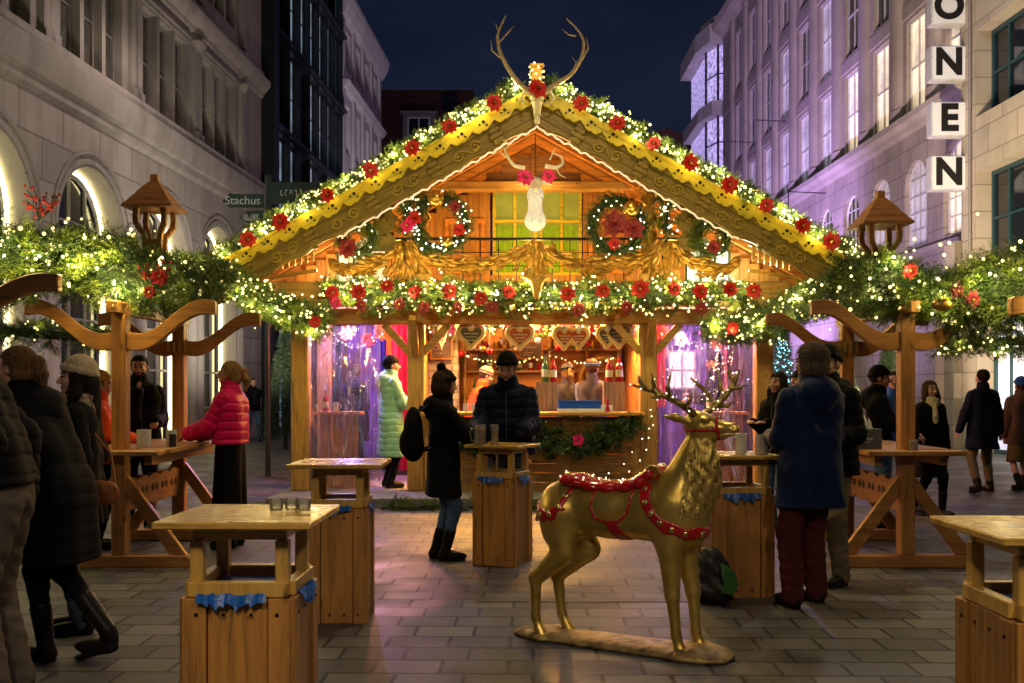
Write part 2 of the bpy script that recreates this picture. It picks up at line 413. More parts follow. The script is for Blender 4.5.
mb=MB(); mb.add([(-200,-60,0),(200,-60,0),(200,340,0),(-200,340,0)],[(0,1,2,3)])
tag(mb.build('ground',paving(),loc=(0,0,0)),kind='structure')
mb=MB(); mb.box(-.25,1.25,7.0,7.13,.0,.004)
tag(mb.build('drain_channel',plain('dark_drain_iron',(.05,.045,.04),.6,nscale=20)),kind='structure')
# ================================================================ facades
def wall(mb,u0,u1,z0,z1,holes,depth=.35,m=0,seg=14,mr=None):
    mr=m if mr is None else mr
    us={u0,u1}
    for (a,b,za,zb,arch) in holes:
        us|={a,b}
        if arch:
            for i in range(1,seg): us.add((a+b)/2-(b-a)/2*math.cos(math.pi*i/seg))
    us=sorted(us)
    def top(h,u):
        a,b,za,zb,arch=h
        if not arch: return zb
        r=(b-a)/2; return zb+math.sqrt(max(0,r*r-(u-(a+b)/2)**2))
    for ua,ub in zip(us[:-1],us[1:]):
        if ub-ua<1e-6: continue
        mid=(ua+ub)/2; hs=sorted([h for h in holes if h[0]<mid<h[1]],key=lambda h:h[2])
        la=lb=z0
        for h in hs:
            if h[2]>la+1e-6: mb.add([(ua,0,la),(ub,0,lb),(ub,0,h[2]),(ua,0,h[2])],[(0,1,2,3)],m)
            ta,tb=top(h,ua),top(h,ub)
            mb.add([(ua,0,ta),(ub,0,tb),(ub,depth,tb),(ua,depth,ta)],[(0,1,2,3)],mr)
            if h[2]>z0+1e-6: mb.add([(ua,0,h[2]),(ua,depth,h[2]),(ub,depth,h[2]),(ub,0,h[2])],[(0,1,2,3)],mr)
            la,lb=ta,tb
        mb.add([(ua,0,la),(ub,0,lb),(ub,0,z1),(ua,0,z1)],[(0,1,2,3)],m)
    for (a,b,za,zb,arch) in holes:
        mb.add([(a,0,za),(a,0,zb),(a,depth,zb),(a,depth,za)],[(0,1,2,3)],mr)
        mb.add([(b,0,za),(b,depth,za),(b,depth,zb),(b,0,zb)],[(0,1,2,3)],mr)
def cornice(mb,u0,u1,prof,m=0):
    """profile list of (z, out) outward"""
    pts=[(-o,z) for z,o in prof]+[(.02,prof[-1][0]),(.02,prof[0][0])]
    mb.prism(pts,u0,u1,'x',m)
def facade(name,label,cat,org,dr):
    o=thing(name,label,cat,org,math.atan2(dr[1],dr[0])); return o
def winpart(par,w,h,x,z,y,pane_m,frame_m,nv=1,nh=1,t=.06,arch=False,cache={}):
    key=(w,h,pane_m.name,frame_m.name,nv,nh,arch)
    if key not in cache:
        p=MB(); f=MB()
        if arch:
            n=14; out=[(-w/2,0),(w/2,0)]+[(w/2*math.cos(math.pi*i/n),h+w/2*math.sin(math.pi*i/n)) for i in range(n+1)]
            p.prism(out,.03,.06,'y')
            f.tube([(w/2*math.cos(math.pi*i/n),0,h+w/2*math.sin(math.pi*i/n)) for i in range(n+1)],t*.8,4)
            ht=lambda x_: h+math.sqrt(max(0,(w/2)**2-x_*x_))
        else:
            p.box(-w/2,w/2,.03,.06,0,h); f.box(-w/2,w/2,-.03,.03,h-t,h); ht=lambda x_: h
        f.box(-w/2,w/2,-.03,.03,0,t); f.box(-w/2,-w/2+t,-.028,.028,t,h); f.box(w/2-t,w/2,-.028,.028,t,h)
        for i in range(1,nv+1):
            xx=-w/2+w*i/(nv+1); f.box(xx-t*.35,xx+t*.35,-.022,.025,t,ht(xx))
        for j in range(1,nh+1):
            zz=(h+(w/2 if arch else 0))*j/(nh+1); hw=w/2 if zz<h else math.sqrt(max(0,(w/2)**2-(zz-h)**2)); f.box(-hw,hw,-.018,.02,zz-t*.3,zz+t*.3)
        a=p.build('window',pane_m,world=False); b=f.build('window_frame',frame_m,a,world=False)
        cache[key]=(a,b); a.parent=par; a.location=(x,y,z); return a
    a0,b0=cache[key]; a=a0.copy(); col.objects.link(a); a.parent=par; a.location=(x,y,z)
    b=b0.copy(); col.objects.link(b); b.parent=a; return a
# ---- left stone building
LB=facade('stone_building','pale stone building on the left with glowing yellow arches along its ground floor','building',(-9.4,0,0),(.053,1))
arc=[16.3+3.65*(i-2) for i in range(6)]; arc=[a for a in arc if a<28.5]
mb=MB()
wall(mb,4,31,0,6.9,[(a-1.38,a+1.38,0,4.5,True) for a in arc],.5,1,mr=0)
wg=[(a-1.3+k*.92-.0,a-1.3+k*.92+.76) for a in arc for k in range(3)]
wall(mb,4,31,6.9,11.3,[(p,q,7.75,10.05,False) for p,q in wg],.28,0)
wall(mb,4,31,11.3,20,[(p,q,z,z+2.4,False) for p,q in wg for z in (11.7,15.4)],.28,0)
mb.add([(31,0,0),(31,9,0),(31,9,20),(31,0,20)],[(0,1,2,3)],0); mb.add([(4,0,20),(31,0,20),(31,9,20),(4,9,20)],[(0,1,2,3)],0)
mb.build('wall',[M_lstone,M_lblock],LB,world=False,recalc=False)
mb=MB()
cornice(mb,4,31,[(6.72,.0),(6.8,.10),(6.95,.12),(7.0,.20),(7.25,.28),(7.5,.30),(7.55,.24),(7.72,.24),(7.74,.0)])
cornice(mb,4,31,[(10.45,0),(10.5,.08),(10.6,.10),(10.65,.18),(10.8,.28),(10.95,.30),(11.0,.12),(11.25,.10),(11.3,.0)])
cornice(mb,4,31,[(14.4,0),(14.5,.2),(14.7,.35),(14.9,.0)])
mb.build('cornice',M_lstone,LB,world=False,smooth=30)
mb=MB()
for a in arc:
    for s in (-1,1):
        for off in (1.72,):
            x=a+s*off
            if x>30.8: continue
            for z0,z1 in ((7.742,10.3),(11.302,14.35)):
                mb.box(x-.13,x+.13,-.1,.02,z0,z1-.25); mb.box(x-.17,x+.17,-.16,.02,z0,z0+.2)
                mb.lathe([(.12,0),(.13,.05),(.19,.14),(.2,.2),(.17,.25)],(x,-.06,z1-.26),10)
    mb.box(a-1.42,a+1.42,-.06,.0,10.1,10.3); mb.box(a-1.36,a+1.36,-.11,-.0,10.2,10.25)
mb.build('pilasters',M_lstone,LB,world=False,smooth=30)
mb=MB()
for a in arc:  # moulded arch rings
    n=18
    for r,w,o in ((1.43,.1,.03),(1.62,.05,.05)):
        top=[(a+(r+w)*math.cos(math.pi*i/n),4.5+(r+w)*math.sin(math.pi*i/n)) for i in range(n+1)]
        bot=[(a+r*math.cos(math.pi*i/n),4.5+r*math.sin(math.pi*i/n)) for i in range(n+1)]
        mb.strip(top,bot,-o,.001)
mb.build('arch_moulding',M_lstone,LB,world=False)
for a in arc:
    n=16; mb=MB(); r=1.32
    mb.tube([(a-r,.43,.1),(a-r,.43,4.5)]+[(a-r*math.cos(math.pi*i/n),.43,4.5+r*math.sin(math.pi*i/n)) for i in range(1,n)]+[(a+r,.43,4.5),(a+r,.43,.1)],.05,5)
    o=mb.build('light_strip',M_led,LB,world=False)
    winpart(LB,2.66,4.45,a,0,.5,M_dglass,M_gframe,3,5,.09,True)
for (p,q) in wg:
    for z in (7.75,11.7,15.4): winpart(LB,q-p,2.3 if z<8 else 2.4,(p+q)/2,z,.2,M_wcurt,M_gframe,0,1,.05)
for a in arc:
    for s in (-1,1):
        mb=MB()
        mb.box(a+s*1.6-.22,a+s*1.6+.22,-.12,.0,0,.5); mb.lathe([(.2,0),(.2,.06),(.16,.1),(.16,3.3),(.2,3.36),(.25,3.5),(.27,3.62),(.27,3.7)],(a+s*1.6,-.0,.5),12)
        mb.build('half_column',M_lstone,LB,world=False,smooth=40)
# ---- glass building
GB=facade('glass_building','dark steel and glass building with dim teal lit floors and planted balconies','building',(-9.4,0,0),(.053,1))
mb=MB()
for k in range(7): z=3.6+k*3.1; mb.box(31.1,41.9,-.15,6,z,z+.34); mb.box(31.1,41.9,-.9 if k in (0,1) else -.3,0.2,z+.06,z+.16)
for k in range(9): x=31.15+k*1.33; mb.box(x-.06,x+.06,-.12,.1,0,25)
mb.box(31.02,31.5,-.4,.5,0,25); mb.box(31.05,41.95,5,6,0,25)
mb.build('steel_frame',M_dmetal,GB,world=False,bevel=.01)
for k in range(7):
    for i in range(8):
        if (i*7+k*5)%9 in (0,4): pm=M_dglass
        else: pm=M_litc
        z=.1 if k==0 else 3.94+(k-1)*3.1
        if k==0: pm=M_litc if i%3 else M_dglass
        winpart(GB,1.2,3.4 if k==0 else 2.74,31.15+.665+i*1.33,z,.12,pm,M_dmetal,0,1,.05)
mb=MB()
for k in (1,2): 
    for i in range(40): mb.box(31.3+i*.27,31.315+i*.27,-.89,-.875,3.76+(k-1)*3.1,4.6+(k-1)*3.1)
    mb.box(31.2,41.9,-.9,-.86,4.6+(k-1)*3.1,4.65+(k-1)*3.1)
mb.build('railing',M_dmetal,GB,world=False)
# ---- white building
WB=facade('white_building','pale rendered corner building with a projecting eaves cornice beyond the glass building','building',(-9.4,0,0),(.053,1))
hol=[(x-.55,x+.55,z,z+h,False) for x in (43.3,45.4,47.4,49.4) for z,h in ((1,2.6),(5,2.3),(8.4,2.3),(11.6,2.1),(15.2,1.6))]
mb=MB(); wall(mb,42,50.8,0,17.6,hol,.3); mb.add([(42,0,17.6),(42,0,0),(42,10,0),(42,10,17.6)],[(0,1,2,3)]); mb.add([(50.8,0,0),(50.8,10,0),(50.8,10,17.6),(50.8,0,17.6)],[(0,1,2,3)])
mb.build('wall',M_lgrey,WB,world=False,recalc=False)
mb=MB(); cornice(mb,41.9,51.1,[(17.1,0),(17.3,.2),(17.6,.35),(17.9,.45),(18.1,.45),(18.2,0)]); cornice(mb,42,50.9,[(14.1,0),(14.2,.2),(14.45,.35),(14.5,0)]); cornice(mb,42,50.9,[(4.2,0),(4.4,.25),(4.5,0)])
for x in (42.25,44.35,46.4,48.4,50.5): mb.box(x-.2,x+.2,-.12,.0,4.5,14.1); mb.box(x-.2,x+.2,-.1,0,14.5,17.1)
mb.build('cornice',M_lgrey,WB,world=False)
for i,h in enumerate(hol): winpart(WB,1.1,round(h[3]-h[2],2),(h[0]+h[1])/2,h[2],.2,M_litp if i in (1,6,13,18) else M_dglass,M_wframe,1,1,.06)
# ---- dark roofed house at the end of the street
DB=thing('gabled_house','dark house with a steep red brown tiled roof and a dormer closing the street','house',(-7.2,75,1.2))
mb=MB(); mb.box(-6.5,3.9,0,8,0,18.6); mb.build('wall',plain('dark_red_render',(.2,.07,.05),.8),DB,world=False)
mb=MB(); mb.prism([(-.3,18.4),(3.2,23.6),(4.8,23.6),(8.3,18.4)],-6.8,4.2,'x'); mb.build('roof',M_roofd,DB,world=False)
mb=MB(); mb.box(-1.0,1.4,.15,2.2,18.9,20.9); mb.box(-1.2,1.6,.0,2.4,20.9,21.1); mb.build('dormer',M_gframe,DB,world=False)
winpart(DB,1.7,1.5,.2,19.15,.06,M_dglass,M_wframe,1,0,.12)
winpart(DB,1.2,1.2,.6+1.9,22.0-.6,1.2,M_dglass,M_dmetal,0,0,.1)
# ---- right facade
RB=facade('limestone_department_store','long limestone building on the right with rounded pilasters washed in violet light','building',(10.55,50,0),(.017,-1))
uw=[50-y for y in (24.7,27.1,29.55,32,34.5,36.95,39.4,41.85,44.3,46.75)]
mb=MB()
wall(mb,0,26.2,0,8.7,[(u-.72,u+.72,5.35,6.95,True) for u in uw]+[(24.1,25.7,0,3.6,False),(21.2,22.6,0,3.2,False)],.55,0)
wall(mb,0,26.2,8.7,19.4,[(u-.6,u+.6,z,z+2.65,False) for u in uw for z in (8.95,12.2,15.6)],.4,1)
mb.add([(0,0,0),(0,9,0),(0,9,19.4),(0,0,19.4)],[(3,2,1,0)],1)
mb.build('wall',[M_rstone,M_rsmooth],RB,world=False,recalc=False)
mb=MB(); cornice(mb,0,26.2,[(8.45,0),(8.5,.14),(8.62,.18),(8.7,.34),(8.86,.36),(8.9,0)]); cornice(mb,0,26.4,[(19,0),(19.1,.2),(19.3,.5),(19.6,.6),(19.7,0)])
cornice(mb,0,26.2,[(5.05,0),(5.08,.12),(5.2,.14),(5.22,0)])
for z in (11.7,15.0): cornice(mb,0,26.2,[(z,0),(z+.03,.03),(z+.4,.03),(z+.42,0)])
for u in uw: mb.box(u-.66,u+.66,-.1,0.02,8.89,8.97)
mb.build('cornice',M_rsmooth,RB,world=False,smooth=30)
mb=MB()
for u in uw+[uw[0]+2.4]:
    c=u-1.2
    mb.prism([(c+.36*math.cos(math.pi*i/10),-.16*math.sin(math.pi*i/10)) for i in range(11)],8.9,19.0,'z')
    mb.prism([(c+.4*math.cos(math.pi*i/10),-.2*math.sin(math.pi*i/10)) for i in range(11)],8.9,9.3,'z')
mb.build('pilasters',M_rsmooth,RB,world=False,smooth=40)
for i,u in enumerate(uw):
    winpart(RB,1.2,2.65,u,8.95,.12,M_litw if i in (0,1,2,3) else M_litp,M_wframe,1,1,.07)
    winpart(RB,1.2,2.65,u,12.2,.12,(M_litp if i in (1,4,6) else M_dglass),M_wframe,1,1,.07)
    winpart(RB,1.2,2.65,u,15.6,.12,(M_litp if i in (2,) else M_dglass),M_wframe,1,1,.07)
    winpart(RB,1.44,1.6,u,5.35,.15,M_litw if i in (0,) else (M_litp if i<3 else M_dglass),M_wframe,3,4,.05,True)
M_recess=emit('lit_passage_wall',(1,.55,.18),.55,var=.5,nscale=1.5)  # orange light of the passage put into the wall as emission
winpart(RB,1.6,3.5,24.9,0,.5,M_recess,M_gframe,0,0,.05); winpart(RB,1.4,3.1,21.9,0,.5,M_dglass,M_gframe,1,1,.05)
for u,z in ((11,11.9),(6,12.3),(15.6,8.2),(3,8.9)):
    mb=MB(); mb.tube([(u,0,z),(u,-1.3,z+.05),(u,-1.31,z+.03),(u,-1.31,z-.6)],.02,5)
    mb.build('flag_bracket',M_dmetal,RB,world=False)
mb=MB(); mb.tube([(19.3,0,5.6),(19.3,-.5,5.62),(19.3,-.55,5.4)],.03,6); mb.ball((19.3,-.55,5.2),.22,12,8)
mb.build('globe_camera',M_wframe,RB,world=False,smooth=60)
# ---- near corner building with sign
CB=facade('travertine_building','beige stone block building at the right edge with dark teal windows','building',(10.55,50,0),(.017,-1))
hol=[(26.9,29.2,7.75,9.75,False),(26.9,29.2,4.3,6.5,False),(26.9,29.2,11.2,13.3,False),(30.5,32.8,7.75,9.75,False),(30.5,32.8,4.3,6.5,False),(27.0,29.2,0,3.2,False),(30.6,33,0,3.2,False)]
mb=MB(); wall(mb,26.2,38,0,20,hol,.5); mb.add([(26.2,0,0),(26.2,.8,0),(26.2,.8,20),(26.2,0,20)],[(3,2,1,0)]); 
for v in mb.V: v[:,1]-=.3
mb.build('wall',M_corner,CB,world=False,recalc=False)
M_bluel=emit('blue_lit_shop_pane',(.12,.35,.9),.9,var=.7,nscale=1.2)
for i,h in enumerate(hol): winpart(CB,round(h[1]-h[0],2),round(h[3]-h[2],2),(h[0]+h[1])/2,h[2],.1,M_bluel if i>4 else M_dglass,M_teal,2,0 if i>4 else 1,.1)
mb=MB(); mb.tube([(26.75,-.36,3.5),(26.75,-.36,20)],.035,6); mb.build('downpipe',M_gframe,CB,world=False)
# stone piers standing in front of the wall at street level
mb=MB(); 
for u in (25.95,): mb.box(u-.25,u+.3,-.5,-.3,0,5.0)
mb.build('pier',M_corner,CB,world=False,bevel=.02)
def text3(name,body,size,loc,rot,m,parent=None,ext=.004,align='CENTER',bold=0):
    c=bpy.data.curves.new(name,'FONT'); c.body=body; c.size=size; c.extrude=ext; c.align_x=align; c.align_y='CENTER'; c.offset=bold
    c.materials.append(m); o=bpy.data.objects.new(name+'_text',c); col.objects.link(o)
    bpy.context.view_layer.update(); me=bpy.data.meshes.new_from_object(o.evaluated_get(bpy.context.evaluated_depsgraph_get())); bpy.data.objects.remove(o); o=bpy.data.objects.new(name,me); col.objects.link(o)
    if parent is not None:
        o.parent=parent; I=wm(parent).inverted(); o.matrix_local=I@(Matrix.Translation(loc)@Euler(rot).to_matrix().to_4x4())
    else: o.location=loc; o.rotation_euler=rot
    return o
M_black=plain('black_lettering',(.008,.008,.009),.5,bmp=0); M_signw=emit('white_sign_face',(.8,.83,.9),.16,base=(.7,.7,.7)); M_signs=plain('white_sign_case',(.5,.5,.52),.4,bmp=0)
for ch,y0,y1,pos in (('O',-10,24,'at the top of the photo'),('N',44,80,'directly above the E cube'),('E',100,136,'between the two N cubes'),('N',156,190,'lowest of the column of cubes')):
    Y=23.6; a=W(933,y0,Y); b=W(965,y1,Y); s=.82
    t=thing('letter_sign','white cube sign with a black letter %s, %s'%(ch,pos),'sign',((a[0]+b[0])/2,Y,b[2]),0,'cube letter signs projecting from the stone corner')
    m1=MB(); m1.box(-s/2,s/2,0,.32,0,s); m1.build('case',M_signs,t,world=False,bevel=.02)
    m1=MB(); m1.box(-s/2+.03,s/2-.03,-.006,.0,.03,s-.03); m1.build('sign_face',M_signw,t,world=False)
    text3('letter',ch,.86,(t.location.x,Y-.014,b[2]+s/2-.005),(R(90),0,0),M_black,t,bold=.035)
    m1=MB(); m1.box(s/2,s/2+.35,.08,.24,.28,.6); m1.build('bracket',M_gframe,t,world=False)
# ---- bay windowed building beyond
BB=thing('bay_window_building','far building with stacked glazed bays full of glittering blue white lights','building',(12.0,52,0))
out=lambda g:[(-1.75-g,1.2),(-1.35-g,-.2-g),(0.6,-.4-g),(1.6,-.4-g),(1.6,6),(-1.75-g,6)]
mb=MB(); mb.prism(out(.0),0,12.4,'z'); 
for z0,z1,g in ((12.4,12.9,.25),(15.6,16.3,.35),(19.3,20.2,.5),(20.2,20.7,.2)): mb.prism(out(g),z0,z1,'z')
mb.box(0.2,3,1,8,20.7,23.5)
mb.build('wall',M_lgrey,BB,world=False)
M_curt=emit('glittering_light_curtain_pane',(.55,.43,1),1.1,var=.85,nscale=5)
mb=MB(); mb.prism(out(-.15),12.9,15.6,'z'); mb.prism(out(-.15),16.3,19.3,'z'); mb.build('window',M_curt,BB,world=False)
mb=MB()
for z0,z1 in ((12.9,15.6),(16.3,19.3)):
    for x,y in ((-1.7,1.1),(-1.32,-.15),(-.4,-.28),(.5,-.36),(1.5,-.38)): mb.box(x-.05,x+.05,y-.05,y+.05,z0,z1)
    mb.tube([(-1.7,1.1,(z0+z1)/2),(-1.32,-.15,(z0+z1)/2),(.6,-.36,(z0+z1)/2),(1.6,-.36,(z0+z1)/2)],.04,5)
mb.build('window_frame',M_dmetal,BB,world=False)
mb=MB(); mb.box(8,14.5,72,80,0,17.6); mb.prism([(8.2,17.6),(9.3,19.6),(11.2,20.3),(13,19.6),(14.3,17.6)],72.2,80,'y')
FB=mb.build('far_roof_building',M_roofd); tag(FB,'dark distant building with a low rounded roof at the end of the street','building')
# ---- hotel of the far right gap and shop lights: small lit fir and string curtain
# ================================================================ greenery, bulbs and flowers
def firmat(name,c):
    m,nt,b=mat(name); hs=nt.nodes.new('ShaderNodeHueSaturation'); mr=nt.nodes.new('ShaderNodeMapRange'); mr.inputs['To Min'].default_value=.45; mr.inputs['To Max'].default_value=1.7
    isl=island(nt); L(nt,isl,mr.inputs[0]); L(nt,mr.outputs[0],hs.inputs['Value'])
    cc=ramp(nt,isl,[(0,tuple(c)),(.75,(c[0]*1.5,c[1]*1.15,c[2]*.8)),(1,(c[0]*2.2,c[1]*1.3,c[2]*.7))]); L(nt,cc,hs.inputs['Color'])
    L(nt,hs.outputs[0],b.inputs['Base Color']); b.inputs['Roughness'].default_value=.5
    return m
M_fir=firmat('fir_needles',(.07,.14,.018)); M_firb=firmat('blue_green_fir_needles',(.03,.085,.03)); M_dkfir=firmat('dark_fir_needles',(.012,.03,.012)); M_core=plain('twig_core',(.02,.035,.012),.9,bmp=0)
M_bulb=emit('warm_fairy_bulb',(1,.82,.30),2.7,samp='NONE',var=.5); M_bulbw=emit('white_fairy_bulb',(1,.9,.62),3,samp='NONE',var=.4)
M_red=plain('red_velvet_petal',(.45,.007,.008),.55,nz=.35,nscale=14,bmp=0,islv=.35); M_dred=plain('dark_red_velvet_petal',(.22,.008,.02),.55,nz=.3,bmp=0,islv=.3); M_pink=plain('pink_petal',(.75,.02,.2),.5,nz=.2,bmp=0,islv=.3)
M_opet=plain('orange_petal',(.8,.2,.02),.5,nz=.2,bmp=0,islv=.3); M_goldb=plain('gold_glitter',(.8,.5,.12),.3,1,bmp=.2); M_wire=plain('dark_green_wire',(.01,.02,.01),.5,bmp=0)
def nrm(v): return v/(np.linalg.norm(v,axis=-1,keepdims=True)+1e-9)
def needles(P,D,tl=.13,nn=18,ln=.035,w=.005):
    n=len(P); D=nrm(D); rnd=nrm(RNG.normal(size=(n,3))); s=nrm(np.cross(D,rnd)); u=np.cross(D,s)
    t=np.linspace(.05,1,nn)[None,:]+RNG.uniform(-.03,.03,(n,nn)); ph=RNG.uniform(0,6.283,(n,nn))
    base=P[:,None]+D[:,None]*(t*tl)[...,None]
    rad=s[:,None]*np.cos(ph)[...,None]+u[:,None]*np.sin(ph)[...,None]
    nd=nrm(D[:,None]*.75+rad*.8+RNG.normal(0,.12,(n,nn,3))); l=(ln*(1.1-.45*t)*RNG.uniform(.8,1.2,(n,nn)))[...,None]
    sd=nrm(np.cross(nd,RNG.normal(size=(n,nn,3))))*w/2
    V=np.stack([base-sd,base+sd,base+nd*l+sd*.3,base+nd*l-sd*.3],2).reshape(-1,3)
    return V,np.arange(len(V)).reshape(-1,4)
def bulbs_mesh(P,r):
    r=np.broadcast_to(np.asarray(r,float),(len(P),))
    T=np.array([(0,0,1),(1,0,0),(0,1,0),(-1,0,0),(0,-1,0),(0,0,-1)],float); Tf=np.array([(0,1,2),(0,2,3),(0,3,4),(0,4,1),(5,2,1),(5,3,2),(5,4,3),(5,1,4)])
    # subdivide the octahedron once for a rounder bulb
    vs=list(map(tuple,T)); fs=[]; mid={}
    def md(a,b):
        k=(min(a,b),max(a,b))
        if k not in mid: p=np.array(vs[a])+np.array(vs[b]); vs.append(tuple(p/np.linalg.norm(p))); mid[k]=len(vs)-1
        return mid[k]
    for a,b,c in Tf:
        x,y,z=md(a,b),md(b,c),md(c,a); fs+=[(a,x,z),(x,b,y),(z,y,c),(x,y,z)]
    T=np.array(vs); Tf=np.array(fs)
    V=(P[:,None]+T[None]*r[:,None,None]).reshape(-1,3); Fa=(Tf[None]+(np.arange(len(P))*len(T))[:,None,None]).reshape(-1,3)
    return V,Fa
def resamp(path,step):
    P=np.array(path,float); sg=np.linalg.norm(np.diff(P[:,:3],axis=0),axis=1); s=np.concatenate([[0],np.cumsum(sg)]); n=max(2,int(s[-1]/step)); t=np.linspace(0,s[-1],n)
    return np.stack([np.interp(t,s,P[:,i]) for i in range(P.shape[1])],1), s[-1]
def point_light(name,p,c,e,r=.05,parent=None):
    d=bpy.data.lights.new(name,'POINT'); d.energy=e; d.color=c; d.shadow_soft_size=r
    o=bpy.data.objects.new(name,d); col.objects.link(o)
    if parent is not None: o.parent=parent; o.location=wm(parent).inverted()@Vector([float(x) for x in p])
    else: o.location=[float(x) for x in p]
    return o
WARM=(1,.76,.28)
def garland(label,path,dens=420,nb=60,light=6,every=.55,tl=.14,ln=.036,m=None,group=None,br=.013,lump=.3,flat=1,front=1,w=.0055,bm=None,droop=True):
    """path rows x,y,z,radius (metres); fir garland with a fairy light string"""
    P,Ln=resamp(path,.04); root=thing('fir_garland',label,'garland',(P[:,0].mean(),P[:,1].mean(),P[:,2].min()-.1),0,group)
    n=int(dens*Ln*.5); i=RNG.integers(0,len(P),n); a=RNG.uniform(0,2*math.pi,n); T=nrm(np.gradient(P[:,:3],axis=0)); 
    up=np.array([0,0,1.]) if abs(T[0][2])<.9 else np.array([0,-1.,0]); S=nrm(np.cross(T,up)); U=np.cross(S,T)
    lum=1+lump*np.sin(P[:,0]*7+P[:,2]*5)+lump*.6*np.sin(P[:,0]*17.3+1.3+P[:,1]*9)
    # bunches: several twigs spring from one point, so dark gaps stay between bunches
    nb_=max(3,n//6); bi=RNG.integers(0,len(P),nb_); ba=RNG.uniform(0,2*math.pi,nb_); br_=RNG.uniform(.35,1.0,nb_)**.5; k_=RNG.integers(0,nb_,n)
    i=bi[k_]; a=ba[k_]; rr=P[i,3]*lum[i]*br_[k_]
    rad=S[i]*np.cos(a)[:,None]*flat+U[i]*np.sin(a)[:,None]
    C=P[i,:3]+rad*rr[:,None]*.8+RNG.normal(0,.012,(n,3))
    sg=RNG.choice([-1,1],nb_)[k_]
    D=nrm(rad*1.0+T[i]*sg[:,None]*1.0+RNG.normal(0,.42,(n,3))+np.array([0,-.15,-.45 if droop else 0]))
    tl2=tl*1.25; V,Fa=needles(C-D*tl2*.15,D,tl2*1.0,26,ln*1.1,w*1.05)
    # filling twigs close to the core
    j=RNG.integers(0,len(P),n); a2=RNG.uniform(0,6.283,n); rad2=S[j]*np.cos(a2)[:,None]*flat+U[j]*np.sin(a2)[:,None]; D2=nrm(rad2+T[j]*RNG.choice([-1,1],n)[:,None]*1.2+RNG.normal(0,.4,(n,3))); V2,F2=needles(P[j,:3]+rad2*(P[j,3]*.45)[:,None],D2,tl,16,ln,w*1.1)
    Mi=np.concatenate([np.repeat((RNG.uniform(size=nb_)<.25).astype(int)[k_],26),np.ones(len(F2),int)]); F2=F2+len(V); V=np.concatenate([V,V2]); Fa=np.concatenate([Fa,F2])
    arr_obj('foliage',V,Fa,[m or M_fir,M_firb],root,M=Mi)
    mb=MB(); Q=P[::5]; mb.tube(Q[:,:3],Q[:,3]*.38,7); mb.build('branch_core',M_core,root,smooth=60)
    if not nb: return root
    # fairy lights
    n=int(nb*Ln); i=RNG.integers(0,len(P),n); a=RNG.uniform(0,2*math.pi,n); rad=S[i]*np.cos(a)[:,None]*flat+U[i]*np.sin(a)[:,None]
    C=P[i,:3]+rad*(P[i,3]*lum[i]*RNG.uniform(.75,1.05,n))[:,None]
    cl=RNG.integers(0,n,n//3); C[:n//3]=C[cl]+RNG.normal(0,.035,(n//3,3))
    if front: C[:,1]=np.where(C[:,1]>P[i,1],2*P[i,1]-C[:,1],C[:,1])
    V,Fa=bulbs_mesh(C,br*RNG.uniform(.6,1.35,n)); 
    b=arr_obj('fairy_lights',V,Fa,bm or M_bulb,root); tag(b,kind='stuff')
    q=np.arange(len(P)); hx=P[:,:3]+(S*np.cos(q*.55)[:,None]+U*np.sin(q*.55)[:,None])*(P[:,3]*.95)[:,None]; mbw=MB(); mbw.tube(hx,.004,4,caps=False); mbw.build('light_cable',M_wire,root,recalc=False)
    if light:
        every*=.55; light*=.5; k=max(1,int(Ln/every))
        for j in range(k):
            q=P[int((j+.5)/k*len(P))]; point_light('fairy_light_glow',(q[0]+random.uniform(-.06,.06),q[1]-q[3]*random.uniform(1.15,1.6),q[2]+q[3]*random.uniform(-.8,.7)),WARM,light*random.uniform(.5,1.2),.03,root)
    return root
def light_string(P,r,m,label,cable=True):
    t=thing('fairy_light_string',label,'light string',P.mean(0)); V,Fa=bulbs_mesh(P,r); tag(arr_obj('bulbs',V,Fa,m,t),kind='stuff')
    mb=MB(); mb.tube(P+np.array([0,.01,r]),.003,4); mb.build('light_cable',M_wire,t,recalc=False); return t
def flower_mesh(m=0,cm=1,n=8,r=1.0):
    mb=MB()
    for lay,(nn,rr,tilt) in enumerate(((n,1.0,.15),(n-1,.72,.45),(5,.4,.8))):
        for j in range(nn):
            a=2*math.pi*(j+.5*lay)/nn+random.uniform(-.15,.15); L_=rr*random.uniform(.85,1.1)*r
            d=np.array([math.cos(a),0,math.sin(a)]); o=np.array([0,-1.,0]); s=np.cross(d,o)
            b=o*.05*r*lay; mid=d*L_*.5+o*(tilt*.5+.1)*L_; tip=d*L_+o*tilt*L_*.7
            v=[b,b+mid+s*.36*L_,b+tip,b+mid-s*.36*L_,b+mid-o*.06*L_]
            mb.add(v,[(0,1,4),(1,2,4),(2,3,4),(3,0,4),(0,3,2,1)],m)
    return mb
def flower_proto(name,mats):
    mb=flower_mesh(); o=mb.build('petals',mats[0],world=False,recalc=False)
    c=MB()
    for j in range(6): c.ball((.09*math.cos(j),-.32,.09*math.sin(j)),.06,6,4)
    p=c.build('flower_centre',M_goldb,world=False); return o,p
PET={}
